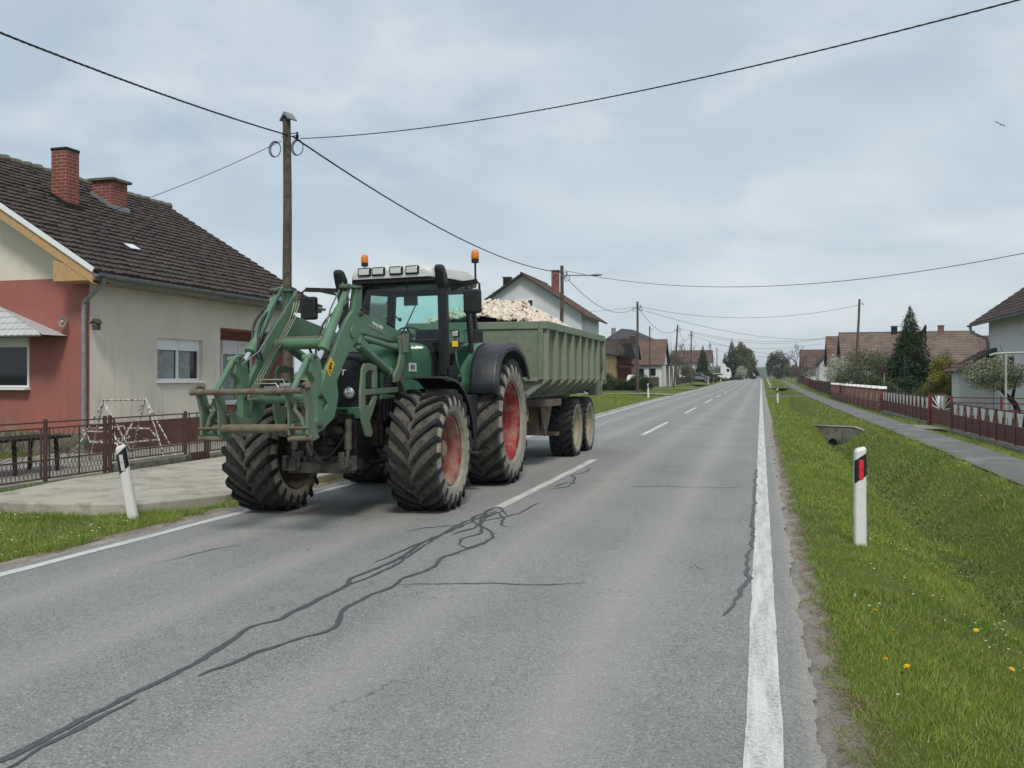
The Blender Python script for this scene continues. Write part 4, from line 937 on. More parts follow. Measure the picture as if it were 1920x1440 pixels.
    for xx in ((.56, .59), (.37, .39)):
        b.prism([(-2.57, 1.50), (-2.42, 1.48), (-2.36, 1.34), (-2.36, 1.16), (-2.26, 1.02), (-2.40, .99), (-2.50, 1.06), (-2.50, 1.30)], 'x', sx*xx[0], sx*xx[1])
    b.cyl((sx*.39, -2.42, 1.34), (sx*.56, -2.42, 1.34), .022, 10); b.cyl((sx*.39, -2.40, 1.20), (sx*.56, -2.40, 1.20), .02, 10)
    b.bb(sx*.39, sx*.56, -2.44, -2.36, 1.02, 1.10); b.beam((sx*.48, -2.42, 1.38), (sx*.50, -2.36, 1.10), .05, .03)
    b.tube([(sx*.45, -2.45, 1.42), (sx*.44, -2.47, 1.30), (sx*.50, -2.46, 1.22), (sx*.53, -2.46, 1.13)], .024, 8)
    b.prism([(-2.38, 1.30), (-2.22, 1.22), (-2.0, 1.20), (-1.95, 1.08), (-2.2, 1.02), (-2.36, 1.10)], 'x', sx*.30, sx*.33)
    b.build('carrier_frame', M['green_dirty'], tr, bevel=.005)
    b = MB(); b.cyl((sx*.36, -2.46, 1.02), (sx*.62, -2.46, 1.03), .026, 10); b.cyl((sx*.38, -2.5, 1.13), (sx*.6, -2.5, 1.13), .012, 8)
    b.build('carrier_hook', M['rust'], tr, smooth=40); b = MB(); b.tube([(sx*.62, -2.55, 1.50), (sx*.60, -2.5, 1.55), (sx*.54, -2.47, 1.54)], .028, 8)
    b.build('carrier_hook', M['rust'], tr, smooth=40)
b = MB(); b.cyl((-.64, -2.56, 1.485), (.56, -2.56, 1.485), .030, 14); b.cyl((-.46, -2.44, 1.12), (.42, -2.44, 1.12), .043, 16)
b.build('carrier_crossbars', M['rust'], tr, smooth=40)
b = MB(); b.cyl((-.40, -1.28, 2.0), (.40, -1.28, 2.0), .065, 20); b.build('loader_cross_tube', M['green'], tr, smooth=40)
b = MB(); b.cyl((-.40, -1.80, 1.42), (.40, -1.80, 1.42), .072, 20)
for sx in (-1, 1): b.box((sx*.40, -1.80, 1.42), (.05, .18, .18))
b.build('loader_cross_tube', M['green'], tr, smooth=40)
# hydraulic lines
b = MB()
for k in range(3):
    o_ = k*.03
    b.tube([(-.34+o_, -2.0, 1.45), (-.34+o_, -1.82, 1.62), (-.36+o_, -1.55, 1.86), (-.36+o_, -1.30, 2.06), (-.30+o_, -1.28, 2.075-o_*.3), (.40, -1.30, 2.07-o_)], .006, 6)
    b.tube([(-.37+o_, -1.30, 2.05), (-.38+o_, -1.02, 2.30), (-.385+o_, -.9, 2.5)], .006, 6)
    b.tube([(-.42, -.95, 2.16+o_*1.8), (-.42, .1, 2.09+o_*1.8)], .008, 6)
b.tube([(-.34, -2.0, 1.45), (-.32, -2.05, 1.40), (-.2, -2.05, 1.41)], .008, 6); b.tube([(-.30, -1.95, 1.56), (-.05, -1.95, 1.56), (-.02, -1.95, 1.52)], .008, 6); b.tube([(-.29, -1.93, 1.60), (.02, -1.93, 1.60), (.06, -1.95, 1.54)], .008, 6)
b.tube([(.36, -1.0, 2.5), (.33, -1.35, 2.3), (.345, -1.6, 2.1), (.36, -1.78, 2.0)], .009, 6)
b.build('hydraulic_pipes', M['pipe_steel'], tr, smooth=60)
b = MB()
b.tube(arc3((-.45, -1.25, 2.48), (-.52, -1.85, 2.2), (-.36, -1.75, 1.82)), .015, 8); b.tube(arc3((-.40, -1.25, 2.46), (-.42, -1.85, 2.2), (-.33, -1.72, 1.80)), .015, 8)
b.tube(arc3((.30, -1.05, 2.40), (.02, -1.15, 2.3), (.10, -1.35, 1.85)), .013, 8); b.tube(arc3((.30, -1.0, 2.42), (.18, -1.15, 2.2), (.22, -1.4, 1.95)), .013, 8)
for k in range(7): b.tube(arc3((-.18+k*.05, -1.85, 1.50), (-.2+k*.08, -1.65, 1.62), (-.05+k*.05, -1.5, 1.48)), .011, 6)
b.tube([(.0, -1.3, 1.95), (.05, -1.2, 1.7), (.1, -1.0, 1.5)], .014, 6)
for k in range(9): b.box((-.24+.055*k, -1.84+.02*math.sin(k*2), 1.50+.02*math.cos(k*3)), (.05, .09, .07), (k*.4, .2*k, k*.7))
b.build('hydraulic_hoses', M['hose'], tr, smooth=60)
b = MB(); b.cyl((-.02, -1.9, 1.53), (.10, -1.9, 1.53), .035, 14); b.box((-.12, -1.86, 1.50), (.2, .08, .07)); b.box((-.42, -1.25, 2.50), (.14, .05, .05), (R(-30), 0, 0)); b.tube([(-.30, -1.0, 2.62), (-.30, -1.85, 1.9)], .007, 6); b.tube([(-.30, -1.85, 1.9), (-.36, -2.1, 1.76)], .007, 6)
b.build('hydraulic_valve', M['zinc'], tr, smooth=40)
# decals
b = MB(); b.prism([(-1.71, 1.83), (-1.61, 1.76), (-1.73, 1.61), (-1.82, 1.70)], 'x', .450, .454)
dc = b.build('warning_decal', M['yellow'], tr)
b = MB()
for (y, z, r) in ((-1.71, 1.755, .018), (-1.72, 1.715, .022)): b.lathe([(.001, .456), (r, .456), (r, .4545)], 12, (0, y, z), 'x')
for (a_, c_) in (((-1.77, 1.70), (-1.70, 1.73)), ((-1.76, 1.735), (-1.69, 1.70)), ((-1.74, 1.66), (-1.72, 1.64)), ((-1.76, 1.68), (-1.71, 1.67)), ((-1.73, 1.72), (-1.68, 1.76))): b.beam((.456, *a_), (.456, *c_), .004, .008)
b.build('warning_symbol', M['black_letter'], dc)
text_obj('arm_lettering', 'interprodukt', .075, M['white_letter'], Matrix.Translation((.4465, -.42, 2.235)) @ Matrix.Rotation(R(90), 4, 'Z') @ Matrix.Rotation(R(90), 4, 'X') @ Matrix.Rotation(R(-9), 4, 'Z'), tr, .001, .0008, .1, .82)
b = MB(); b.beam((.4465, -.68, 2.215), (.4465, -.2, 2.145), .003, .014, (1, 0, 0)); b.build('arm_stripe', M['white_letter'], tr)

# ================================================================== TRAILER (world coordinates, Y back)
TLO = (-4.72, 17.0, 0)
tl = thing('tipper_trailer', 'faded green ribbed tandem axle tipper trailer coupled behind the tractor', 'trailer', TLO)
X0, X1, Y0, Y1, ZT, ZS, ZB = -5.92, -3.50, 14.35, 20.0, 2.60, 1.62, 1.33
def tp(mb, name, mt, par=tl, **k): return mb.build(name, mt, par, off=TLO, **k)
b = MB()
# side wall: upper vertical and lower slope, front wall, floor
for X, s in ((X1, 1), (X0, -1)):
    b.bb(X - s*.03, X - s*.07, Y0, Y1, ZS, ZT - .02)
    b.add([(X-s*.03, Y0+.05, ZS), (X-s*.03, Y1, ZS), (X-s*.42, Y1, ZB), (X-s*.42, Y0+.05, ZB)], [(0, 1, 2, 3)])
b.bb(X0+.05, X1-.05, Y0, Y0+.05, ZS, ZT-.03); b.add([(X0+.03, Y0, ZS), (X1-.03, Y0, ZS), (X1-.42, Y0+.12, ZB), (X0+.42, Y0+.12, ZB)], [(0, 1, 2, 3)])
b.bb(X0+.42, X1-.42, Y0+.12, Y1, ZB-.04, ZB)
box_ = tp(b, 'tipper_body', M['trailer'])
n = 9
for X, s in ((X1, 1), (X0, -1)):
    for k in range(n):
        b = MB(); y = Y0 + .04 + (Y1 - Y0 - .12) * k / (n - 1)
        b.bb(X+s*.055, X - s*.03, y, y + .075, ZS - .02, ZT - .10)
        b.add([(X+s*.055, y, ZS-.02), (X+s*.055, y+.075, ZS-.02), (X-s*.34, y+.075, ZB-.03), (X-s*.34, y, ZB-.03), (X-s*.05, y, ZS-.02), (X-s*.05, y+.075, ZS-.02), (X-s*.42, y+.075, ZB+.03), (X-s*.42, y, ZB+.03)], [(0, 1, 2, 3), (0, 3, 7, 4), (1, 5, 6, 2)])
        tp(b, 'wall_rib', M['trailer_rib'], bevel=.006)

b = MB()
for X, s in ((X1+.062, 1), (X0-.062, -1)): b.bb(X, X - s*.14, Y0-.02, Y1+.02, ZT-.13, ZT)
b.bb(X0+.09, X1-.09, Y0-.025, Y0+.06, ZT-.13, ZT-.003)
tp(b, 'top_rail', M['trailer_rail'], bevel=.008)
b = MB()   # front wall frame and ladder-like bars
for x in (-4.95, -4.72): b.bb(x-.04, x+.04, Y0-.06, Y0, ZS, ZT-.13)
b.bb(X0+.02, X0+.1, Y0-.03, Y0, ZS, ZT-.13); b.bb(X1-.1, X1-.02, Y0-.03, Y0, ZS, ZT-.13)
for x in (-4.5, -3.98): b.cyl((x, Y0-.05, 2.25), (x, Y0-.05, 1.45), .010, 6); b.cyl((x, Y0-.05, 2.25), (x, Y0, 2.27), .010, 6)
for z in (2.2, 1.95, 1.7): b.cyl((-4.5, Y0-.05, z), (-3.98, Y0-.05, z), .009, 6)
b.bb(X0+.1, X1-.1, Y0-.02, Y0, ZS-.03, ZS+.03)
tp(b, 'front_wall_frame', M['trailer'], bevel=.004)
b = MB()   # tailgate
b.bb(X0+.08, X1-.08, Y1, Y1+.05, ZB, ZT-.1); b.beam((X1+.02, Y1-.05, ZT-.15), (X1+.02, Y1+.10, ZS-.1), .05, .10); b.beam((X1+.03, Y1-.5, ZT-.1), (X1+.03, Y1-.08, 1.75), .035, .06)
b.tube([(X1+.04, Y1-.45, 1.42), (X1+.05, Y1-.3, 1.62), (X1+.04, Y1-.2, 1.8), (X1+.04, Y1-.05, 1.78), (X1+.02, Y1, 1.5)], .02, 6)
b.bb(X1-.25, X1-.02, Y1-.42, Y1+.03, ZB-.08, ZS-.02)
tp(b, 'tailgate', M['trailer'], bevel=.01)
b = MB()   # chassis
for x in (-5.15, -4.3): b.bb(x-.06, x+.06, 14.0, 19.9, 1.02, 1.26)
b.bb(-5.2, -4.25, 14.5, 14.62, .98, 1.24); b.bb(-5.2, -4.25, 18.2, 18.3, .98, 1.2)
b.bb(-4.9, -4.54, 12.9, 14.2, .62, .75); b.beam((-4.9, 14.0, 1.1), (-4.72, 13.0, .7), .1, .1); b.beam((-4.54, 14.0, 1.1), (-4.72, 13.0, .7), .1, .1)
b.bb(-4.2, -3.55, 14.95, 15.9, 1.14, 1.26); b.bb(-4.0, -3.8, 15.2, 15.6, .62, 1.14); b.prism([(15.0, 1.14), (15.8, 1.14), (15.55, .85), (15.3, .6), (15.1, .85)], 'x', -3.74, -3.70)
b.bb(-4.3, -3.7, 16.2, 16.4, .55, .62); b.cyl((-5.4, 17.45, .6), (-3.9, 17.45, .6), .07, 12); b.cyl((-5.4, 18.85, .6), (-3.9, 18.85, .6), .07, 12)
for x in (-5.15, -4.3): b.prism([(17.0, .98), (19.2, .98), (18.9, .72), (17.3, .72)], 'x', x-.05, x+.05)
tp(b, 'chassis', mat('rusty_brown_chassis', (.12, .085, .06), (.16, .13, .10), 5, .8, dirt=(.06, .05, .04), dlo=.5, dhi=.7, dscale=6, bump=.3), bevel=.01)
for y in (17.47, 18.80):
    for x, s in ((-3.80, 1), (-5.64, -1)):
        o = wheel(tl, (x - TLO[0], y - TLO[1], .63), .615, .46, .35, 24, s, M['rim_yellow'], .11, tread='block', lug_h=.028)
        o.data.materials[1] = M['rubber']
# rubble
b = MB(); rows = []
def hz_(x, y):
    u = (x + 4.71) / 1.15; v_ = (y - 14.4) / 5.6
    prof_ = interp(v_, [(0, .16), (.10, .36), (.25, .52), (.42, .44), (.56, .26), (.7, .08), (1, -.03)])
    return 2.53 + prof_ * max(0, 1 - abs(u)**2.2) + .06*mnoise.noise(Vector((x*3, y*3, 0))) + .05*mnoise.noise(Vector((x*9, y*9, 2)))
for i in range(90):
    y = 14.42 + 5.5 * i / 89; rows.append([(-5.83 + 2.22*j/40, y, hz_(-5.83 + 2.22*j/40, y)) for j in range(41)])
b.grid(rows)
rs = random.Random(5)
for k in range(6500):
    y = 14.43 + 5.45 * rs.random()**1.15; x = rs.uniform(-5.8, -3.62); s_ = rs.choice((.02, .022, .028, .035, .045, .065)) * rs.uniform(.7, 1.25)
    z = hz_(x, y) + s_*.2; E_ = (rs.uniform(0, 3), rs.uniform(0, 3), rs.uniform(0, 3))
    b.box((x, y, z), (s_*1.5, s_*1.1, s_*rs.uniform(.4, .9)), E_, 0, rs.uniform(.5, .9))
m, t, bs = new_mat('rubble_mix')
g_ = t.node('ShaderNodeNewGeometry'); co = t.coord('Object')
c = t.mix(t.ramp(t.noise(co, 2.2, 5), .35, .65), (.74, .65, .56), (.80, .73, .64))
vv = t.node('ShaderNodeTexVoronoi'); t.link(co, vv.inputs['Vector']); vv.inputs['Scale'].default_value = 9
c = t.mix(t.math('MULTIPLY', t.ramp(t.sep(vv.outputs['Color'])[0], .55, .9), .6), c, (.62, .44, .36))
c = t.mix(t.math('GREATER_THAN', t.sep(vv.outputs['Color'])[1], .93), c, (.16, .09, .07))
c = t.mix(t.ramp(t.noise(co, 14, 4), .5, .72), c, (.78, .73, .64))
t.link(c, bs.inputs['Base Color']); bs.inputs['Roughness'].default_value = .95; set_bump(t, bs, t.noise(co, 30, 4), .5, .02)
rb = b.build('rubble_heap', m, off=(0, 0, 0)); tag(rb, 'heap of pale pinkish rubble piled in the trailer', 'rubble', kind='stuff')
# ================================================================== building helpers
M['tile_dark'] = tilemat('dark_weathered_tiles', (.052, .036, .031), (.078, .052, .044), (.036, .027, .025), (.19, .17, .15))
M['tile_red'] = tilemat('old_red_tiles', (.15, .088, .068), (.195, .12, .092), (.10, .066, .055), (.08, .065, .05))
M['tile_pale'] = tilemat('faded_pinkish_tiles', (.16, .115, .093), (.21, .15, .123), (.11, .083, .07), (.11, .09, .075))
M['tile_grey'] = tilemat('grey_roof_tiles', (.05, .05, .052), (.07, .068, .068), (.04, .04, .042), (.09, .085, .075))
M['tile_brownred'] = tilemat('red_brown_tiles', (.115, .066, .052), (.15, .085, .066), (.085, .052, .043), (.08, .06, .05))
def plaster(name, c, stain=(.2, .2, .19), bump=.15, lo=.5, hi=.75, grime=True, zc=1.0):
    m, t, b = new_mat(name); co = t.coord('Object'); P = t.world()
    base = t.mix(t.ramp(t.noise(co, .8, 4), .35, .65), c, tuple(q*.88 for q in c))
    mp = t.node('ShaderNodeMapping'); t.link(co, mp.inputs[0]); mp.inputs['Scale'].default_value = (3.5, 3.5, .5)
    st = t.ramp(t.noise(mp.outputs[0], 1.4, 7, .65), lo, hi)
    if grime:
        z = t.sep(P)[2]; f = t.math('MULTIPLY', st, t.math('SUBTRACT', 1.15, t.math('MULTIPLY', z, .42), True))
        base = t.mix(f, base, stain)
        base = t.mix(t.math('MULTIPLY', st, .22), base, stain)
        big = t.ramp(t.noise(co, 1.3, 5, .7), .56, .64); f2 = t.math('MULTIPLY', big, t.math('SUBTRACT', .95, z, True))
        base = t.mix(t.math('MULTIPLY', f2, .8), base, (.24, .24, .2))
    else: base = t.mix(t.math('MULTIPLY', st, .25), base, stain)
    t.link(base, b.inputs['Base Color']); b.inputs['Roughness'].default_value = .93; set_bump(t, b, t.noise(co, 60, 5), bump, .01); return m
M['cream'] = plaster('cream_render_streaked', (.70, .65, .55), (.33, .315, .275), lo=.54, hi=.82)
M['redwall'] = plaster('dusky_red_render', (.34, .13, .105), (.24, .09, .075), lo=.5, hi=.8)
M['bluewhite'] = plaster('pale_blue_render', (.60, .63, .68), (.46, .49, .52), grime=False)
M['whitewall'] = plaster('white_render', (.66, .67, .66), (.4, .4, .38), grime=False)
M['ochre'] = plaster('ochre_render', (.52, .36, .20), (.4, .28, .17), grime=False)
M['brick'] = brickmat('red_brick', (.27, .055, .035), (.19, .045, .032), (.30, .22, .18), bw=.26, bh=.085)
M['brick_far'] = brickmat('pinkish_brick', (.26, .085, .07), (.20, .07, .06), (.30, .22, .2), bw=.3, bh=.12)
M['soffit'] = mat('tan_soffit_boards', (.52, .33, .16), (.42, .26, .12), 14, .7, dirt=(.3, .2, .11), dlo=.55, dhi=.7, dscale=20)
def tile_roof(mb, O, U, V, L, H, tw=.24, rh=.34, amp=.03, step=.035, jit=.006, shape=None):
    """O lower corner, U unit along eave, V unit up the slope; shape(v)->(u0,u1) clip"""
    O, U, V = Vector(O), Vector(U).normalized(), Vector(V).normalized(); N = U.cross(V).normalized()
    if N.z < 0: N = -N
    nr = max(1, round(H/rh)); rh = H/nr; nt = max(1, round(L/tw)); tw = L/nt; ns = 4; rr = random.Random(int(L*100+H*10))
    w4 = (0.0, .75, 1.0, .55)
    for r in range(nr):
        rows = []
        u0, u1 = (0, L) if not shape else shape((r+.5)*rh)
        js = [rr.uniform(-jit, jit) for _ in range(nt+1)]
        for q, (vv, lift) in enumerate(((r*rh - .045, -.012), (r*rh - .045, step), (r*rh + rh*.5, step*.55), ((r+1)*rh, .0))):
            row = []
            for i in range(nt*ns + 1):
                if shape: u0, u1 = shape(vv)
                u = min(max(i*tw/ns, u0), u1); j = js[min(i//ns, nt)]
                p = O + U*u + V*(vv + (j*3 if q < 2 else 0)) + N*(lift + (amp*w4[i % ns] + j if lift >= 0 else 0)); row.append(tuple(p))
            rows.append(row)
        mb.grid(rows)
    return mb
def wall_panel(mb, O, U, L, H, N, holes=(), depth=.16, mi=0):
    """O bottom corner, U unit, z up; holes (u0,u1,v0,v1)"""
    O, U, N = Vector(O), Vector(U), Vector(N); Z = Vector((0, 0, 1))
    us = sorted({0, L, *[h[0] for h in holes], *[h[1] for h in holes]}); vs = sorted({0, H, *[h[2] for h in holes], *[h[3] for h in holes]})
    def P(u, v, d=0): return tuple(O + U*u + Z*v - N*d)
    for a, b_ in zip(us, us[1:]):
        for c, d in zip(vs, vs[1:]):
            if any(h[0] <= a and b_ <= h[1] and h[2] <= c and d <= h[3] for h in holes): continue
            mb.add([P(a, c), P(b_, c), P(b_, d), P(a, d)], [(0, 1, 2, 3)], mi)
    for h in holes:
        dp = h[4] if len(h) > 4 else depth
        a, b_, c, d = h[:4]
        mb.add([P(a, c), P(a, c, dp), P(a, d, dp), P(a, d)], [(0, 1, 2, 3)], mi); mb.add([P(b_, c), P(b_, c, dp), P(b_, d, dp), P(b_, d)], [(0, 1, 2, 3)], mi)
        mb.add([P(a, d), P(a, d, dp), P(b_, d, dp), P(b_, d)], [(0, 1, 2, 3)], mi); mb.add([P(a, c), P(a, c, dp), P(b_, c, dp), P(b_, c)], [(0, 1, 2, 3)], mi)
def window(par, off, O, U, N, w_, h_, sashes=2, shutter=.3, box=0, sill=True, fr=.07, frame=None, curtain=True, glass=None):
    """O bottom-left corner on the frame plane; U along, N outward"""
    O, U, N = Vector(O), Vector(U), Vector(N); Z = Vector((0, 0, 1)); fm = frame or M['pvc']
    def blk(mb, u0, u1, v0, v1, d0, d1):
        q = [O + U*u + Z*v + N*d for d in (d0, d1) for (u, v) in ((u0, v0), (u1, v0), (u1, v1), (u0, v1))]
        mb.add(q, [(0, 1, 2, 3), (7, 6, 5, 4), (0, 4, 5, 1), (1, 5, 6, 2), (2, 6, 7, 3), (3, 7, 4, 0)])
    b = MB(); blk(b, 0, w_, 0, fr, -.03, .03); blk(b, 0, w_, h_-fr, h_, -.03, .03); blk(b, 0, fr, fr, h_-fr, -.03, .03); blk(b, w_-fr, w_, fr, h_-fr, -.03, .03)
    sw = w_/sashes
    for k in range(1, sashes): blk(b, k*sw-fr*.7, k*sw+fr*.7, fr, h_-fr, -.03, .032)
    wo = b.build('window', fm, par, off=off, bevel=.004 if w_ < 3 else 0)
    b = MB(); blk(b, fr*.5, w_-fr*.5, fr*.5, h_-fr*.5, -.012, -.006); b.build('pane', glass or M['win_glass'], wo, off=off)
    if curtain:
        b = MB()
        for k in range(sashes):
            u0, u1 = k*sw+fr, (k+1)*sw-fr; rows = [[], []]
            for i in range(25):
                u = u0 + (u1-u0)*(.0 if k % 2 == 0 else .0) + (u1-u0)*i/24*(.95 if k == 0 else .62)
                for j, v in enumerate((fr, h_-fr)): rows[j].append(tuple(O + U*u + Z*v + N*(-.003 + .0025*math.sin(i*1.9))))
            b.grid(rows)
        b.build('curtain', M['curtain'], wo, off=off, smooth=180)
    if shutter:
        b = MB(); n = max(2, int(shutter*h_/.05))
        for k in range(sashes):
            for i in range(n): blk(b, k*sw+fr*.4, (k+1)*sw-fr*.4, h_-shutter*h_+i*shutter*h_/n+.006, h_-shutter*h_+(i+1)*shutter*h_/n, .028, .048)
            blk(b, k*sw+fr*.4, (k+1)*sw-fr*.4, h_-shutter*h_, h_, .024, .036)
        b.build('roller_shutter', M['pvc'], wo, off=off)
    if sill:
        b = MB(); blk(b, -.04, w_+.04, -.05, -.01, -.02, .20); b.build('sill', M['pvc'], wo, off=off, bevel=.005)
    return wo
def gable_house(name, label, cat, loc, x0, x1, y0, y1, zg, ze, zr, axis, wallm, roofm, ov=.5, wins=(), chim=(), tw=.3, rh=.4, group=None, verge=None, hip=0, fascia=None, cmat=None):
    """box with a gabled roof; axis = direction of the ridge"""
    h = thing(name, label, cat, loc, group=group)
    b = MB()
    ws = {'-y': ((x0, y0, zg), (1, 0, 0), x1-x0, (0, -1, 0)), '+x': ((x1, y0, zg), (0, 1, 0), y1-y0, (1, 0, 0)), '-x': ((x0, y1, zg), (0, -1, 0), y1-y0, (-1, 0, 0)), '+y': ((x1, y1, zg), (-1, 0, 0), x1-x0, (0, 1, 0))}
    slope = (zr-ze)/(((x1-x0) if axis == 'y' else (y1-y0))/2 + ov); zw = ze + slope*ov
    for k, (O, U, L, N) in ws.items():
        hl = [(u, u+w_, v, v+h_, .12) for (f, u, v, w_, h_, *_) in wins if f == k and v + h_ + zg <= zw + .01]
        wall_panel(b, O, U, L, zw-zg-.03, N, hl)
    if axis == 'y':
        xm = (x0+x1)/2
        for yy in (y0, y1): b.add([(x0, yy, zw-.03), (x1, yy, zw-.03), (xm, yy, zr-.03)], [(0, 1, 2)])
    else:
        ym = (y0+y1)/2
        for xx in (x0, x1): b.add([(xx, y0, zw-.03), (xx, y1, zw-.03), (xx, ym, zr-.03)], [(0, 1, 2)])
    b.build('wall', wallm, h, off=loc)
    for (f, u, v, w_, h_, *ex) in wins:
        O, U, L, N = ws[f]; P = Vector(O) + Vector(U)*u + Vector((0, 0, v)) - Vector(N)*(.10 if v + h_ + zg <= zw + .01 else -.035)
        window(h, loc, P, U, N, w_, h_, sashes=ex[0] if ex else 2, shutter=ex[1] if len(ex) > 1 else 0, fr=.08, curtain=False, sill=True, frame=ex[2] if len(ex) > 2 else None)
    b = MB(); u2 = MB()
    if axis == 'y':
        L = y1-y0+2*ov; xm = (x0+x1)/2
        for X, s in ((x1+ov, -1), (x0-ov, 1)):
            V = Vector((xm-X, 0, zr-ze)); tile_roof(b, (X, y0-ov, ze+.03), (0, 1, 0), V, L, V.length, tw, rh)
            u2.add([(X, y0-ov, ze-.06), (X, y1+ov, ze-.06), (xm, y1+ov, zr-.06), (xm, y0-ov, zr-.06), (X, y0-ov, ze+.03), (X, y1+ov, ze+.03), (xm, y1+ov, zr+.03), (xm, y0-ov, zr+.03)], [(0, 1, 2, 3), (0, 4, 5, 1), (0, 3, 7, 4), (1, 5, 6, 2)])
        b.tube([(xm, y0-ov, zr+.05), (xm, y1+ov, zr+.05)], .10, 8)
    else:
        L = x1-x0+2*ov; ym = (y0+y1)/2
        for Y, s in ((y0-ov, 1), (y1+ov, -1)):
            V = Vector((0, ym-Y, zr-ze)); tile_roof(b, (x0-ov, Y, ze+.03), (1, 0, 0), V, L, V.length, tw, rh)
            u2.add([(x0-ov, Y, ze-.06), (x1+ov, Y, ze-.06), (x1+ov, ym, zr-.06), (x0-ov, ym, zr-.06), (x0-ov, Y, ze+.03), (x1+ov, Y, ze+.03), (x1+ov, ym, zr+.03), (x0-ov, ym, zr+.03)], [(0, 1, 2, 3), (0, 4, 5, 1), (0, 3, 7, 4), (1, 5, 6, 2)])
        b.tube([(x0-ov, ym, zr+.05), (x1+ov, ym, zr+.05)], .10, 8)
    ro = b.build('roof', roofm, h, off=loc)
    u2.build('eaves_board', fascia or M['fender_plastic'], ro, off=loc)
    for (cx, cy, w_, zb_, zt_, *cm) in chim:
        b = MB(); b.bb(cx-w_/2, cx+w_/2, cy-w_/2, cy+w_/2, zb_, zt_); c_ = b.build('chimney', cm[0] if cm else M['brick'], ro, off=loc)
        b = MB(); b.bb(cx-w_/2-.06, cx+w_/2+.06, cy-w_/2-.06, cy+w_/2+.06, zt_, zt_+.07); b.build('chimney_cap', M['mossy'], c_, off=loc)
    return h
# ================================================================== LEFT HOUSE
HL = (-13.8, 15.63, 0)
h1 = thing('farmhouse', 'low cream and dusky red farmhouse with a dark tiled roof and two brick chimneys', 'house', HL)
XW, XE, XR, YN, YF = -13.8, -13.2, -18.74, 15.63, 24.2
b = MB()
wall_panel(b, (XW, YN, .62), (0, 1, 0), YF-YN, 3.56, (1, 0, 0), [(2.19, 3.95, .95, 1.98, .16), (4.72, 8.0, 0, 2.36, .75)])
b.add([(XW-2*(XW-XR), YF, 0), (XW, YF, 0), (XW, YF, 4.2), (XR, YF, 7.15), (XW-2*(XW-XR), YF, 4.2)], [(0, 1, 2, 3, 4)])
b.build('side_wall', M['cream'], h1, off=HL)
b = MB(); b.add([(XW-.75, YN+4.72, 0), (XW-.75, YN+8.0, 0), (XW-.75, YN+8.0, 3.0), (XW-.75, YN+4.72, 3.0)], [(0, 1, 2, 3)]); b.bb(XW-.75, XW-.02, YN+4.722, YN+4.76, 0, 2.975); b.bb(XW-.75, XW-.02, YN+7.96, YN+7.998, 0, 2.975); b.bb(XW-.75, XW-.02, YN+4.76, YN+7.96, 2.95, 2.977)
b.build('porch_recess', M['redwall'], h1, off=HL)
b = MB(); b.bb(XW-.1, XW+.035, YN+.0, YN+4.7, -.1, .63)
b.build('plinth', mat('maroon_plinth', (.13, .05, .04), (.10, .045, .035), 3, .8, dirt=(.16, .12, .09), dlo=.6, dhi=.8), h1, off=HL)
b = MB(); zs = 3.79
wall_panel(b, (-23.7, YN, .45), (1, 0, 0), 9.9, zs-.45, (0, -1, 0), [(6.3, 8.32, .98, 2.1, .14)])
b.build('lower_gable_wall', M['redwall'], h1, off=HL)
b = MB(); b.add([(-23.7, YN, zs), (XW, YN, zs), (XW, YN, 4.19), (XR, YN, 7.15), (-23.7, YN, 4.19)], [(0, 1, 2, 3, 4)]); b.build('upper_gable_wall', M['cream'], h1, off=HL)
b = MB(); b.bb(-23.7, XW-.01, YN-.03, YN+.1, -.1, .46); b.build('gable_plinth', M['mossy'], h1, off=HL)
window(h1, HL, (XW-.13, YN+2.19, 1.57), (0, 1, 0), (1, 0, 0), 1.76, 1.03, 2, .27, fr=.055)
window(h1, HL, (XW-.72, YN+5.1, .75), (0, 1, 0), (1, 0, 0), .62, 1.95, 1, .2, fr=.055)
window(h1, HL, (XW-.72, YN+5.8, .95), (0, 1, 0), (1, 0, 0), 1.5, 1.75, 2, .22, fr=.055)
window(h1, HL, (-17.4, YN+.015, 1.43), (1, 0, 0), (0, -1, 0), 2.02, 1.1, 2, .19, fr=.05, curtain=False)
# roof
k_ = (7.22-3.85)/(XE-XR)
b = MB(); V = Vector((XR-XE, 0, 7.22-3.85)); tile_roof(b, (XE, 15.05, 3.86), (0, 1, 0), V, 9.75, V.length, .20, .275, .018, .048, .006)
V2 = Vector((-(XR-XE), 0, 7.22-3.85)); tile_roof(b, (2*XR-XE, 15.05, 3.86), (0, 1, 0), V2, 9.75, V.length, .4, .5)
rf = b.build('roof', M['tile_dark'], h1, off=HL)
b = MB()
for i in range(27): b.tube([(XR, 15.05+i*.36, 7.24+.012*(i % 2)), (XR, 15.05+i*.36+.40, 7.27+.012*(i % 3))], [.105, .12], 8)
b.build('ridge_tiles', mat('mossy_ridge_tiles', (.12, .115, .09), (.16, .15, .12), 8, .9, bump=.4), rf, off=HL)
b = MB(); b.bb(-14.83, -14.5, 17.95, 18.5, 0, .02); 
bb_ = MB(); n_ = Vector((-k_, 0, -1)).normalized()
def onroof(x, y, d=.05): return (x, y, 3.85 + k_*(XE-x) + d)
bb_.add([onroof(-14.55, 17.85, .085), onroof(-14.60, 18.25, .085), onroof(-14.80, 18.20, .085), onroof(-14.76, 17.85, .085)], [(0, 1, 2, 3)]); bb_.build('patched_tile', M['pvc'], rf, off=HL, solid=.01)
b = MB()   # verge soffit, boxed return, white flashing
y0_, y1_ = 15.06, YN
def rp(x, y, d): return (x, y, 3.85 + k_*(XE-x) + d)
b.add([rp(XE, y0_, -.02), rp(XR, y0_, -.02), rp(XR, y0_, -.27), rp(XE-.02, y0_, -.27)], [(0, 1, 2, 3)])
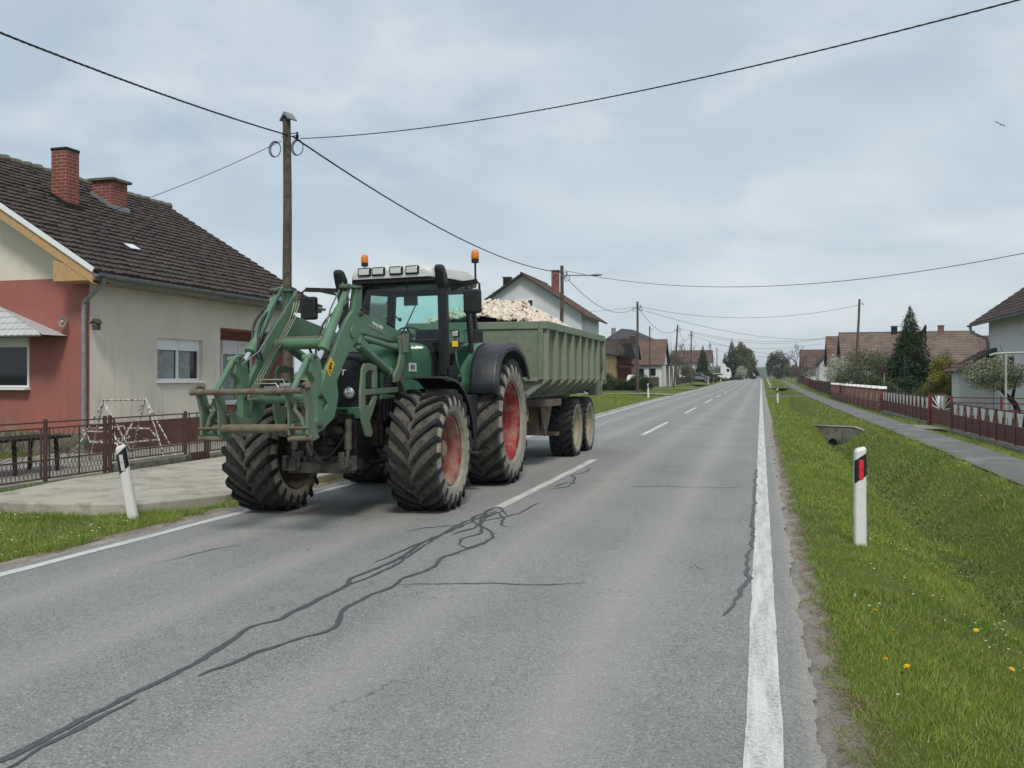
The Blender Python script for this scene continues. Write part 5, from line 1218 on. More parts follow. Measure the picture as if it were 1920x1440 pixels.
b.add([rp(XE, y0_, -.27), rp(XR, y0_, -.27), rp(XR, y1_, -.27), rp(XE, y1_, -.27)], [(0, 1, 2, 3)])
b.prism([(XE+.0, 3.80), (XE-.02, 3.66), (XW-.42, 3.66), (XW-.42, 3.66+.45)], 'y', y0_+.01, y1_-.0)
b.build('soffit_boards', M['soffit'], rf, off=HL)
b = MB(); b.beam((XE+.02, 15.03, 3.86), (XR, 15.03, 7.24), .03, .10, (0, 0, 1)); b.build('verge_flashing', M['pvc'], rf, off=HL)
b = MB(); b.bb(XE-.02, XE+.02, 15.06, 24.8, 3.68, 3.80); b.bb(XW-.05, XE, 15.65, 24.8, 3.66, 3.69); b.build('fascia', M['concrete'], rf, off=HL)
b = MB(); b.lathe([(.075, 15.04), (.075, 24.8)], 8, (XE+.09, 0, 3.80), 'y', arc=(180, 360)); 
for i in range(14): b.beam((XE+.0, 15.2+i*.7, 3.82), (XE+.17, 15.2+i*.7, 3.80), .02, .01)
b.build('gutter', M['zinc'], rf, off=HL, solid=.006)
b = MB(); b.tube([(XE+.09, 15.25, 3.72), (XE+.07, 15.27, 3.62), (XW+.0, 15.47, 3.25), (XW-.01, 15.47, 3.05), (XW-.01, 15.47, .35), (XW+.02, 15.42, .3)], .05, 12); b.tube([(XW-.01, 15.47, 2.4), (XW-.01, 15.47, 2.43)], .056, 12); b.tube([(XW-.01, 15.47, 1.2), (XW-.01, 15.47, 1.23)], .056, 12)
b.build('downpipe', M['zinc'], h1, off=HL, smooth=50)
for (cx, cy, w_, zt_, cap) in ((-16.60, 17.98, .46, 7.24, 0), (-17.42, 20.5, .66, 7.06, 1)):
    b = MB(); b.bb(cx-w_*.5, cx+w_*.5, cy-w_*.45, cy+w_*.45, 5.6, zt_); c_ = b.build('chimney', M['brick'], rf, off=HL, bevel=.006)
    b = MB(); m2 = .09 if cap else .015; b.bb(cx-w_*.5-m2, cx+w_*.5+m2, cy-w_*.45-m2, cy+w_*.45+m2, zt_, zt_+.07); b.build('chimney_cap', M['mossy'] if cap else M['black_metal'], c_, off=HL, bevel=.008)
    b = MB(); zz = 3.85 + k_*(XE-cx); w2 = w_*.5+.03
    b.prism([(cx+w2+.03, zz-k_*w2+.05), (cx-w2, zz+k_*w2+.05), (cx-w2, zz+k_*w2+.16), (cx+w2+.03, zz-k_*w2+.16)], 'y', cy-w_*.45-.04, cy+w_*.45+.04); b.build('flashing', M['zinc'] if cap else M['black_metal'], c_, off=HL)
# awning over gable window
aw = MB(); tile_roof(aw, (-18.4, 14.92, 2.55), (1, 0, 0), (0, .70, .70), 4.05, .99, .16, .2, .018, .02, .0, shape=lambda v: (0, 4.05 - v*1.9))
aw.build('awning_tiles', mat('whitish_metal_tiles', (.50, .51, .53), (.44, .45, .47), 5, .5, dirt=(.3, .3, .3), dlo=.6, dhi=.8), h1, off=HL)
aw = MB(); aw.add([(-18.4, 14.93, 2.53), (-14.37, 14.93, 2.53), (-14.37, 15.62, 2.53), (-18.4, 15.62, 2.53)], [(0, 1, 2, 3)]); aw.build('awning_underside', M['interior'], h1, off=HL); aw = MB(); aw.add([(-14.35, 14.92, 2.545), (-14.35, 15.62, 2.545), (-16.25, 15.62, 3.25)], [(0, 1, 2)]); aw.build('awning_hip', bpy.data.materials['whitish_metal_tiles'], h1, off=HL)
# round wall lamp and little lantern
w_ = MB(); w_.lathe([(.001, .0), (.04, -.02), (.105, -.05), (.115, -.045), (.10, -.01), (.03, .03), (.02, .10)], 20, (-14.35, 15.5, 2.84), 'y'); o = w_.build('wall_lamp', M['concrete'], h1, off=HL, smooth=50)
MB().sphere((-14.35, 15.46, 2.84), .04, 12, 8).build('lamp_globe', rough_plain('pinkish_globe', (.5, .3, .28), .4), o, off=HL, smooth=180)
bh = thing('bird_house', 'tiny grey bird house hung beside the downpipe at the farmhouse corner', 'bird house', (-13.62, 15.62, 2.66))
MB().bb(-.06, .06, -.06, .06, 0, .15).build('box', M['wood_pole'], bh); MB().prism([(-.11, .14), (0, .25), (.11, .14), (0, .19)], 'y', -.09, .09).build('roof', M['wood_pole'], bh)
MB().lathe([(.001, -.064), (.022, -.064)], 12, (0, 0, .09), 'y').build('entrance_hole', M['black_letter'], bh); MB().tube([(-.2, .0, .16), (-.05, 0, .16)], .008, 6).build('bracket', M['zinc'], bh)
# ================================================================== front fence, left
FY = [7.2, 9.05, 10.92, 12.30, 14.30]; FXX = -10.45
fo = (FXX, 10.9, 0)
fl = thing('iron_fence', 'brown iron fence with sunburst rods on a mossy concrete base before the farmhouse', 'fence', fo)
b = MB(); b.bb(FXX-.1, FXX+.1, 5.5, 12.4, -.25, .06); b.bb(FXX-.1, FXX+.12, 12.4, 14.32, -.25, .20); b.build('base_wall', M['mossy'], fl, off=fo, bevel=.02)
def fence_panel(par, off, x, y0, y1, zb, style):
    b = MB(); bm = MB()
    for z in (.97, .88, .40, zb+.06): b.beam((x, y0, z), (x, y1, z), .022, .022)
    for y in (y0+.03, y1-.03, (y0+y1)/2): b.beam((x, y, zb+.06), (x, y, .97 if style else .88), .018, .018, (0, 1, 0))
    nf = max(1, round((y1-y0)/.62)); fw = (y1-y0)/nf
    for f in range(nf):
        cy = y0 + (f+.5)*fw
        for k in range(13):
            a = math.pi*(.06+.88*k/12); dx, dz = math.cos(a), math.sin(a); r = min(.47/max(dz, .01), fw*.5/max(abs(dx), .01)); b.beam((x, cy+dx*.09, .40+dz*.09), (x, cy+dx*r, .40+dz*r), .007, .007)
        b.tube([(x, cy+.09*math.cos(math.pi*q/8), .40+.09*math.sin(math.pi*q/8)) for q in range(9)], .006, 5)
    L = y1-y0; n = int(L/.075)
    for k in range(n):
        y = y0 + L*k/n
        if style == 0: b.beam((x, y, zb+.06), (x, min(y+.13, y1), .40), .006, .006); b.beam((x, min(y+.13, y1), zb+.06), (x, y, .40), .006, .006)
        else: b.beam((x, y+.03, zb+.06), (x, y+.03, .40), .008, .008)
    return b.build('fence_panel', M['brown_fence'], par, off=off)
for i, (a, c) in enumerate(zip(FY, FY[1:])): fence_panel(fl, fo, FXX, a+.05, c-.05, .06 if c < 12.4 else .2, 0 if c < 12.4 else 1)
for y in FY + [12.18]:
    MB().bb(FXX-.024, FXX+.024, y-.024, y+.024, -.1, 1.02).build('post', M['brown_fence'], fl, off=fo, bevel=.005)
go = (FXX, 14.6, 0); gt = thing('garden_gate', 'narrow brown iron garden gate at the end of the sunburst fence', 'gate', go)
fence_panel(gt, go, FXX, 14.38, 14.92, .05, 1)
MB().bb(FXX-.01, FXX+.01, 14.40, 14.90, .05, .22).build('kick_plate', M['brown_fence'], gt, off=go)
MB().bb(FXX-.035, FXX+.035, 14.93, 15.0, -.1, 1.0).build('post', M['brown_fence'], gt, off=go)
fo2 = (FXX, 17, 0); f2 = thing('iron_fence', 'brown iron fence stretch beyond the garden gate, half hidden by the tractor', 'fence', fo2)
MB().bb(FXX-.1, FXX+.1, 15.0, 30, -.25, .15).build('base_wall', M['mossy'], f2, off=fo2, bevel=.02)
for k in range(6): fence_panel(f2, fo2, FXX, 15.05+k*2.5, 17.45+k*2.5, .15, 1); MB().bb(FXX-.03, FXX+.03, 17.47+k*2.5, 17.53+k*2.5, 0, 1.0).build('post', M['brown_fence'], f2, off=fo2)
# hammock swing frame
sw = thing('swing_frame', 'bare garden swing frame of flaking white tube behind the iron fence', 'swing', (-12, 14.5, 0))
wt = mat('flaking_white_tube', (.66, .66, .63), (.60, .60, .57), 9, .6, dirt=(.15, .07, .04), dlo=.50, dhi=.54, dscale=16)
b = MB(); b.tube([(0, -.56, 1.22), (0, .66, 1.20)], .016, 8); b.build('top_bar', wt, sw, smooth=60)
for yy in (-.54, .64):
    for dx_, dy_ in ((.62, -.22), (-.62, -.22), (.55, .25), (-.55, .25)):
        b = MB(); b.tube([(0, yy, 1.22), (dx_*.5, yy+dy_*.45, .62), (dx_, yy+dy_, .03)], .015, 8); b.build('leg', wt, sw, smooth=60)
b = MB(); b.tube([(-.35, -.5, .42), (.35, -.5, .40), (.35, .6, .40), (-.35, .6, .42), (-.35, -.5, .42)], .018, 8); b.tube([(-.35, -.5, .42), (-.5, -.5, .66), (-.5, .6, .66), (-.35, .6, .42)], .018, 8); b.tube([(.35, -.5, .4), (.1, -.52, .62), (-.4, -.5, .62)], .016, 8); b.tube([(.35, .6, .4), (.1, .62, .62), (-.4, .6, .62)], .016, 8)
b.build('seat_frame', wt, sw, smooth=60)
tb = thing('garden_table', 'dark thin-legged garden table standing behind the sunburst fence', 'table', (-12.1, 11.6, 0))
b = MB(); b.box((0, 0, .62), (.8, 2.4, .04)); b.build('tabletop', M['black_metal'], tb)
for x in (-.3, .3):
    for y in (-1.0, .1, 1.0): MB().beam((x, y, .02), (x*.9, y, .60), .05, .05).build('leg', M['black_metal'], tb)
# ================================================================== delineator posts
def rail_post(label, loc, refl=(.75, .02, .05), lean=(0, 0), rz=0, hgt=1.02):
    p = thing('delineator_post', label, 'delineator', loc, rz); p.rotation_euler = (lean[0], lean[1], rz)
    A_ = [(-.058, -.02), (-.045, -.04), (.045, -.04), (.062, -.012), (.062, .02), (.04, .05), (-.04, .05), (-.058, .02)]
    zt = lambda q: hgt - .035 + .6*q[0] if False else hgt + (.55*q[1]) - .02 + .35*q[0]*0
    n = len(A_)
    vs = [(x*1.05, y*1.05, -.15) for x, y in A_] + [(x, y, hgt*.55) for x, y in A_] + [(x, y, hgt - .05 + .45*(x+.05)*.6) for x, y in A_] + [(x*.75, y*.6+.0, hgt - .005 + .2*(x)) for x, y in A_]
    fs = []
    for r_ in range(3):
        for k in range(n): fs.append((r_*n+k, r_*n+(k+1) % n, (r_+1)*n+(k+1) % n, (r_+1)*n+k))
    fs.append(tuple(range(3*n, 4*n))); b = MB(); b.add(vs, fs); body = b.build('body', M['white_paint'], p, bevel=.006)
    e = .003; C = [(-.0615, -.02), (-.046, -.0435), (.046, -.0435), (.0655, -.013)]; b = MB()
    z0 = [hgt*.68 - .045, hgt*.68 - .035, hgt*.68 + .03, hgt*.68+.045]; hh_ = .235
    b.add([(x, y, z) for (x, y), z in zip(C, z0)] + [(x, y, z+hh_-.01*0) for (x, y), z in zip(C, z0)], [(k, k+1, k+5, k+4) for k in range(3)]); b.build('black_band', M['black_letter'], p)
    b = MB(); b.bb(-.022, .022, -.052, -.044, hgt*.70-.02, hgt*.70+.175); rr_ = b.build('reflector', rough_plain('reflector', refl, .25), p, bevel=.002)
    b = MB(); b.bb(-.018, .018, -.0535, -.052, hgt*.70+.078, hgt*.70+.082); b.build('seam', M['black_letter'], rr_)
    return p
G_R = 'delineator posts along the right verge'; G_L = 'delineator posts along the left verge'
p = rail_post('white delineator post with a red reflector in the right foreground', (.985, 9.75, -.09), (.8, .02, .05), rz=R(10)); p['group'] = G_R
p = rail_post('leaning white delineator post with a grey reflector in the left verge', (-7.30, 9.0, -.11), (.55, .55, .55), lean=(R(2), R(-9)), rz=R(22), hgt=.96); p['group'] = G_L
first = {}
for (x, y, lb, g, c) in [(1.13, 64.5, 'second white delineator post on the right, just past the culvert crossings', G_R, 0), (1.17, 121, 'third white delineator post on the right verge', G_R, 0), (1.2, 152, 'fourth, tiny white delineator post on the right verge', G_R, 0), (1.2, 185, 'farthest white delineator post on the right verge, near the road crest', G_R, 0),
    (-7.3, 59.5, 'white delineator post in the left verge before the clipped hedge', G_L, 1), (-7.4, 131, 'distant white delineator post on the left below the silver car', G_L, 1), (-7.4, 172, 'very distant white delineator post left, below the white car', G_L, 1), (-7.5, 215, 'farthest white delineator post of the left verge', G_L, 1)]:
    if c not in first: o = rail_post(lb, (0, 0, 0), (.8, .02, .05) if c == 0 else (.6, .6, .6), hgt=1.0); first[c] = o
    else: o = dup(first[c], label=lb)
    o.location = (x, y, ground_z(x, y)); o.rotation_euler = (R(random.uniform(-1, 1)), R(random.uniform(-2, 2)), R(8)); o['label'] = lb; o['group'] = g
# ================================================================== poles and cables
def pole(label, x, y, ztop, r0=.115, r1=.085, cap=False, lean=(0, 0), group='utility poles along the left side', lamp=False, mt=None, coil=2):
    zb = ground_z(x, y) - .1; p = thing('utility_pole', label, 'utility pole', (x, y, zb), group=group); H = ztop - zb
    b = MB(); n = 10; b.tube([(lean[0]*i/n + .01*math.sin(i), lean[1]*i/n, H*i/n) for i in range(n+1)], [r0+(r1-r0)*i/n for i in range(n+1)], 14); b.build('shaft', mt or M['wood_pole'], p, smooth=50)
    if cap: b = MB(); b.prism([(-.15, H-.03), (0, H+.14), (.15, H-.03), (.13, H-.05), (0, H+.08), (-.13, H-.05)], 'x', -.12, .12); o = b.build('cap', M['zinc'], p); o.rotation_euler = (0, 0, R(70))
    b = MB()
    for dz in (.32, .38): b.tube([(lean[0]-.12, lean[1], H-dz), (lean[0]+.26, lean[1], H-dz)], .01, 6)
    b.tube([(lean[0]+.25, 0, H-.30), (lean[0]+.25, 0, H-.48)], .022, 8); b.cyl((lean[0]+.25, 0, H-.36), (lean[0]+.25, 0, H-.42), .035, 10)
    b.build('bracket', M['black_metal'], p, smooth=50)
    for s_ in ((-1, 1) if coil == 2 else (1,) if coil else ()):
        b = MB(); rr_ = .15
        for q in range(3):
            b.tube([(lean[0]+s_*(.12+rr_)+ (rr_-.012*q)*math.cos(a/20*6.283)*.95, -.04+.02*q, H-.64+(rr_-.008*q)*math.sin(a/20*6.283)*1.15) for a in range(21)], .008, 5)
        b.build('cable_coil', M['cable'], p, smooth=60)
    if lamp:
        b = MB(); b.tube([(0, -.1, H-.55), (.6, -.1, H-.52), (1.55, -.1, H-.55)], .03, 8); b.build('lamp_arm', M['zinc'], p, smooth=60)
        b = MB(); b.sphere((1.85, -.1, H-.54), .12, 12, 8, sc=(2.6, 1, .5)); b.build('lamp_head', M['zinc'], p, smooth=60)
    return p
PT = [(-9.8, 16.92, 7.22), (-9.8, 43.8, 7.35), (-9.8, 72.6, 7.92), (-9.9, 105, 7.85), (-9.8, 130.5, 8.5)]
pole('weathered wooden utility pole with a pointed cap rising behind the tractor loader', *PT[0], cap=True, lean=(-.03, 0))
pole('wooden utility pole with a street lamp arm behind the trailer', *PT[1], lamp=True, lean=(.05, 0))
pole('wooden utility pole standing before the tiled brown roofs', *PT[2])
pole('leaning wooden utility pole at the end of the brown picket fence', *PT[3], lean=(.45, 0))
pole('wooden utility pole beside the dark grey parked car', *PT[4])
pole('wooden utility pole left of the white parked car', -9.8, 179, 8.6); pole('wooden utility pole just left of the white lorry cab', -9.8, 208, 8.6, coil=0)
cp = pole('concrete utility pole in front of the large dark spruce, nearest of the far pale row', -8.8, 172, 5.6, .16, .12, coil=0, mt=M['concrete'], group='far pale poles by the spruces')
for (x, y, z, lb) in [(-9, 240, 8.0, 'far pale pole with a crossbar before the dark spruce'), (-8.6, 262, 7.4, 'far pale pole right of the crossbar pole'), (-8.4, 290, 7.2, 'far pale pole, fourth from the left of its row'), (-8.0, 320, 7.2, 'last far pale pole before the willow')]:
    dup(cp, loc=(x, y, ground_z(x, y)), label=lb, scale=(1, 1, (z)/(5.6)))
pole('thin dark utility pole rising from a white post before the white cottage', -12.6, 104, 7.7, .10, .07, group='thin poles by the houses', coil=0)
MB_ = MB(); MB_.bb(-.13, .13, -.13, .13, 0, 1.25); o = MB_.build('gate_post', M['whitewall']); o.location = (-12.5, 101, 0); tag(o, 'square white gate post by the brown picket fence', 'post')
pole('thin brown utility pole with cables on the right side behind the brick fence', 6.9, 72, 7.65, .11, .08, group='utility poles on the right', lean=(.35, 0), mt=mat('brown_pole', (.13, .08, .045), (.09, .07, .05), 2, .8, dirt=(.05, .045, .04), dlo=.5, dhi=.7), coil=0)
def cable(label, a, c, sag, r=.012, group='overhead cables', bundle=False, n=40):
    a, c = Vector(a), Vector(c); b = MB()
    pts = []
    for i in range(n+1):
        t_ = i/n; p_ = a.lerp(c, t_); p_.z -= 4*sag*t_*(1-t_); pts.append(p_)
    if bundle:
        Lk = (c-a).length
        for s_ in range(3):
            m_ = max(n, int(Lk/.12)); q = []
            for i in range(m_+1):
                t_ = i/m_; p_ = a.lerp(c, t_); p_.z -= 4*sag*t_*(1-t_); an = t_*Lk/.42*6.283 + s_*2.094; dr = (c-a).normalized(); sd_ = Vector((-dr.y, dr.x, 0)).normalized()
                q.append(p_ + sd_*math.cos(an)*r*.95 + Vector((0, 0, 1))*math.sin(an)*r*.95)
            b.tube(q, r*.95, 5)
    else: b.tube(pts, r, 6)
    o = b.build('overhead_cable', M['cable'], smooth=60); return tag(o, label, 'cable', group)
TX = .22
cable('thick twisted cable sweeping from the upper left corner to the capped pole', (-9.75, -10, 7.1), (-9.78, 16.9, 6.86), .84, .0105, bundle=True)
cable('twisted cable sagging from the capped pole down over the cab towards the lamp pole', (-9.7, 16.95, 6.84), (-9.7, 43.8, 7.0), .62, .0125, bundle=True)
cable('cable from the lamp pole to the next pole before the tiled roofs', (-9.7, 43.8, 6.95), (-9.75, 72.6, 7.55), 1.15, .016)
cable('cable hanging between the third and the leaning fourth pole', (-9.75, 72.6, 7.5), (-9.45, 105, 7.4), 1.2, .018)
cable('cable between the leaning pole and the pole by the grey car', (-9.45, 105, 7.4), (-9.8, 130.5, 8.1), 1.2, .02)
cable('far cable running on past the pole by the grey car', (-9.8, 130.5, 8.1), (-9.8, 179, 8.2), 1.8, .022)
cable('last far cable of the left pole row', (-9.8, 179, 8.2), (-9.8, 208, 8.2), 1.0, .024)
cable('thin cable crossing the whole sky from the capped pole to the upper right corner', (-9.55, 17.0, 6.80), (9, 6, 5.62), .66, .0062, bundle=True)
cable('thin cable crossing the road from the lamp pole towards the right edge', (-9.6, 43.8, 7.1), (9.5, 30, 5.8), 1.12, .0125)
cable('thin service cable dropping from the capped pole to the farmhouse roof', (-9.95, 16.9, 6.75), (-15.58, 17.16, 5.32), .12, .007)
cable('cable crossing the road from the third pole to the brown right-hand pole', (-9.65, 72.6, 7.5), (7.2, 72, 7.2), .95, .014)
cable('faint cable from the third pole to a far right roof', (-9.65, 72.6, 7.3), (9, 110, 6.3), 1.0, .014)
cable('faint cable across the road from the leaning pole', (-9.4, 105, 7.5), (8, 120, 6.8), 1.0, .016)
cable('faint level cable left of the third pole, over the big gabled house', (-9.8, 72.6, 7.45), (-22, 78, 7.6), .2, .012)
cable('faint cable above the far spruces reaching over the road', (-9.8, 130.5, 8.2), (10, 150, 8.0), 1.2, .02)
cable('faint lower cable above the far spruces reaching over the road', (-9.8, 130.5, 7.8), (12, 220, 8.0), 1.6, .02)
cable('faintest far cable crossing near the road crest', (-9.8, 179, 8.4), (12, 190, 8.6), 1.0, .022)
cable('faint cable near the road crest, below the faintest one', (-9.8, 208, 8.0), (12, 240, 8.2), 1.4, .026)
# ================================================================== other left houses
gable_house('gabled_house', 'tall pale blue gabled house with a red brown roof behind the trailer', 'house', (-17.7, 65.2, 0), -22.3, -13.1, 65.7, 73.0, -.1, 6.2, 9.62, 'y', M['bluewhite'], M['tile_brownred'], .6,
    wins=[('-y', 4.0, 6.55, 1.45, 1.25, 3)], chim=[(-15.9, 69, .55, 7.8, 10.2, M['brick_far']), (-20.2, 70, .6, 8.0, 9.9, M['black_metal'])], tw=.3, rh=.4)
gable_house('ochre_house', 'low ochre house with a dark brown roof between the trailer and the brick porch', 'house', (-18, 86, 0), -23.5, -15.2, 86, 97, -.1, 4.0, 7.0, 'y', M['ochre'], M['tile_dark'], .5,
    wins=[('+x', 1.6, 1.35, .9, 1.9, 1, 0, M['soffit']), ('+x', 3.6, 1.6, .8, 1.5, 1)], tw=.35, rh=.45)
bp = gable_house('brick_porch_house', 'red brick house with a burgundy canopy and downpipe beside the ochre house', 'house', (-15, 99, 0), -20, -13.7, 96.5, 101.5, -.1, 3.75, 5.9, 'x', M['brick_far'], M['tile_dark'], .4,
    wins=[('-y', 4.0, 1.35, .7, 1.4, 1)], tw=.35, rh=.45)
b = MB(); b.prism([(95.4, 2.75), (96.45, 3.15), (96.45, 2.72)], 'x', -15.9, -13.3); b.build('canopy', mat('burgundy_canopy', (.10, .025, .03), (.08, .022, .025), 3, .5), bp, off=(-15, 99, 0))
b = MB(); b.beam((-13.75, 96.4, 2.0), (-13.75, 95.4, 2.75), .08, .08); b.build('canopy_strut', M['black_plastic'], bp, off=(-15, 99, 0))
gh = thing('grey_roofed_house', 'house far behind with a hipped dark grey roof and pale wall above the tiled roofs', 'house', (-19, 133, 0))
b = MB(); b.bb(-3.0, 3.9, -3.5, 3.5, 0, 7.0); b.build('wall', M['whitewall'], gh)
b = MB(); b.add([(-3.9, -4.3, 6.85), (4.8, -4.3, 6.85), (4.8, 4.3, 6.85), (-3.9, 4.3, 6.85), (-1.4, 0, 9.1), (.4, 0, 8.9)], [(0, 1, 5, 4), (1, 2, 5), (2, 3, 4, 5), (3, 0, 4), (0, 3, 2, 1)]); r_ = b.build('roof', M['tile_grey'], gh)
MB().bb(-2.9, -2.3, -.3, .3, 7.6, 9.2).build('chimney', M['concrete'], r_)
ch = gable_house('white_cottage', 'white cottage with an uneven old red tiled roof and two dark windows', 'house', (-13, 107, 0), -16.4, -11.55, 107.2, 114, -.1, 3.15, 6.3, 'x', M['whitewall'], M['tile_red'], .35,
    wins=[('-y', 2.1, 1.95, .62, .9, 1, 0, M['interior']), ('-y', 3.45, 1.95, .68, .9, 1, 0, M['interior'])], tw=.3, rh=.36)
b = MB(); b.prism([(-14.3, 5.25), (-13.5, 5.35), (-12.95, 3.75), (-13.7, 3.8), (-14.15, 4.3)], 'y', 95.0, 96.4); b.build('draped_gable', M['black_letter'], bp, off=(-15, 99, 0)); b = MB(); b.beam((-14.5, 95.6, 4.9), (-13.9, 95.6, 5.45), 1.6, .08, (0, 1, 0)); b.beam((-13.9, 95.6, 5.45), (-13.2, 95.6, 5.3), 1.6, .08, (0, 1, 0)); b.build('gable_roof', M['tile_dark'], bp, off=(-15, 99, 0))
pv = thing('garden_pavilion', 'white painted garden pavilion with slim posts at the cottage end', 'pavilion', (-11, 112, 0))
b = MB(); b.box((0, 0, 3.2), (1.2, 2.4, .12)); b.build('roof', M['tile_grey'], pv)
for x in (-.5, 0, .5):
    for y in (-1.1, 1.1): MB().bb(x-.06, x+.06, y-.06, y+.06, 0, 3.15).build('post', M['whitewall'], pv)
gable_house('red_roofed_house', 'distant house with a broad plain red roof behind the first spruce', 'house', (-13, 175, .9), -17, -9.8, 176, 184, .9, 4.6, 7.0, 'x', M['whitewall'], M['tile_brownred'], .5, tw=.6, rh=.6)
# house over the fence behind the loader
wh = gable_house('timber_shed', 'small timber shed seen between the loader arms behind the farmhouse', 'shed', (-13, 34, 0), -16.5, -12.2, 34, 39, -.1, 2.3, 3.6, 'x', mat('shed_boards', (.2, .13, .09), (.14, .10, .075), 6, .9), M['tile_dark'], .3, wins=[('-y', 2.8, 1.0, .8, .8, 1, 0)], tw=.3, rh=.4)
# picket fence, hedge, bushes
def picket(label, x0, y0, x1, y1, h, mt, sp=.16, grp=None, cat='fence', thick=.09, post=2.4):
    o0 = (x0, y0, ground_z(x0, y0)); f = thing('picket_fence', label, cat, o0, group=grp); L = math.hypot(x1-x0, y1-y0); n = int(L/sp); b = MB()
    for k in range(n):
        t_ = (k+.5)/n; x, y = x0+(x1-x0)*t_, y0+(y1-y0)*t_; z = ground_z(x, y); b.beam((x, y, z+.05), (x, y, z+h*(.97+.05*random.random())), thick, .02, (y1-y0, -(x1-x0), 0))
    b.build('pickets', mt, f, off=o0); b = MB()
    for hz_ in (.25, .8): 
        for k in range(8):
            a_, c_ = k/8, (k+1)/8; b.beam((x0+(x1-x0)*a_, y0+(y1-y0)*a_, ground_z(x0+(x1-x0)*a_, y0+(y1-y0)*a_)+h*hz_), (x0+(x1-x0)*c_, y0+(y1-y0)*c_, ground_z(x0+(x1-x0)*c_, y0+(y1-y0)*c_)+h*hz_), .05, .06)
    b.build('rails', mt, f, off=o0)
    for k in range(int(L/post)+1):
        t_ = k*post/L; x, y = x0+(x1-x0)*t_, y0+(y1-y0)*t_; z = ground_z(x, y); MB().bb(x-.05, x+.05, y-.05, y+.05, z-.1, z+h*1.03).build('post', mt, f, off=o0)
    return f
pw = mat('brown_pickets', (.085, .06, .045), (.12, .09, .065), 4, .9)
picket('brown wooden picket fence along the verge before the white cottage', -12.3, 96.5, -11.3, 122, 1.15, pw)
picket('dark grey picket fence before the distant grey and white cars', -11.3, 122.5, -11.6, 150, 1.0, M['fender_plastic'], .3)
picket('brown board fence between the ochre house and the hedge', -16.2, 84.6, -13.8, 84.6, 1.6, pw, .2)
# ================================================================== foliage generators
M['spruce'] = leafmat('spruce_needles', (.028, .055, .022), (.065, .105, .036), (.022, .045, .02))
M['leaf_dark'] = leafmat('dark_hedge_leaves', (.022, .05, .014), (.04, .08, .022), (.018, .038, .012))
M['leaf_mid'] = leafmat('mid_green_leaves', (.06, .095, .03), (.10, .135, .05), (.05, .08, .03))
M['leaf_grey'] = leafmat('grey_green_leaves', (.13, .145, .085), (.20, .21, .13), (.10, .115, .07))
M['leaf_gold'] = leafmat('golden_thuja', (.20, .17, .022), (.32, .26, .04), (.11, .12, .025))
M['leaf_willow'] = leafmat('willow_olive', (.13, .14, .05), (.19, .19, .08), (.09, .10, .045))
M['blossom'] = leafmat('pale_blossom', (.50, .50, .44), (.34, .36, .26), (.42, .42, .34))
M['twig'] = mat('grey_bark', (.09, .075, .06), (.13, .11, .09), 6, .9)
M['twig_red'] = mat('reddish_twigs', (.11, .075, .065), (.14, .10, .085), 6, .9)
def stems(mb, base, H, spread, n=6, r=.05, seed=0, lean=(0, 0)):
    rr = random.Random(seed)
    for k in range(n):
        a = rr.random()*6.283; e = rr.uniform(.3, 1)*spread; p = Vector(base); q = p + Vector((math.cos(a)*e+lean[0], math.sin(a)*e+lean[1], H*rr.uniform(.6, 1))); m_ = p.lerp(q, .5) + Vector((rr.uniform(-.1, .1)*spread, rr.uniform(-.1, .1)*spread, 0))
        mb.tube([p, m_, q], [r, r*.6, r*.2], 5)
def spruce(label, x, y, H, Rm, n=9000, mt=None, seed=1, size=.16, group=None, skew=0, top=1):
    z0 = ground_z(x, y); t_ = thing('spruce_tree', label, 'spruce', (x, y, z0), group=group)
    rs_ = np.random.RandomState(seed); h = 1 - np.sqrt(rs_.rand(n)*.985); a = rs_.rand(n)*6.283
    lay = np.floor(h*18)/18; lob = .78 + .22*np.sin(a*5 + lay*40) + .10*np.sin(a*11+lay*90)
    r = Rm*(1-h)**.85*lob*(.30+.70*np.sqrt(rs_.rand(n))); r *= (1 - .25*((h*18) % 1))
    z = H*(.03+.97*h) - .22*r + rs_.normal(size=n)*.03*H*.2
    P0 = np.stack([np.cos(a)*r + skew*(1-h)*0, np.sin(a)*r, np.maximum(z, .05)], 1)
    s_ = size*(.5+.6*(1-h))
    v = leaf_quads(P0, s_, .45, .55)
    fastmesh('foliage', v, None, 4, mt or M['spruce'], t_)
    b = MB(); b.tube([(0, 0, -.1), (0, 0, H*.6), (0, 0, H*.985)], [H*.022, H*.012, .01], 7); b.build('trunk', M['twig'], t_); return t_
def bush(name, label, cat, x, y, rx, ry, rz_, n, mt, size=.08, z0=None, zc=None, seed=1, clumps=30, stem=True, H=None, group=None, lean=(0, 0), flat=.2, tw='twig'):
    """crown = clumps in an ellipsoid centred zc above ground"""
    g0 = ground_z(x, y) if z0 is None else z0; t_ = thing(name, label, cat, (x, y, g0), group=group)
    rs_ = np.random.RandomState(seed); zc = rz_ if zc is None else zc
    d = rs_.normal(size=(clumps, 3)); d /= np.linalg.norm(d, axis=1)[:, None]; rad = .55 + .45*rs_.rand(clumps)**.6; C = d*rad[:, None]*np.array([rx, ry, rz_])*.86
    k = rs_.randint(0, clumps, n); g = rs_.normal(size=(n, 3)); g /= np.linalg.norm(g, axis=1)[:, None]
    P0 = C[k] + g*(rs_.rand(n)**.45)[:, None]*np.array([rx, ry, rz_])*.36 + np.array([lean[0], lean[1], zc])
    P0 = P0[P0[:, 2] > .03]
    fastmesh('foliage', leaf_quads(P0, size, flat), None, 4, mt, t_)
    if stem:
        b = MB(); stems(b, (0, 0, -.05), zc+rz_*.5, max(rx, ry)*.7, 7, max(.02, rz_*.03), seed, lean); b.build('stems', M[tw], t_)
    return t_
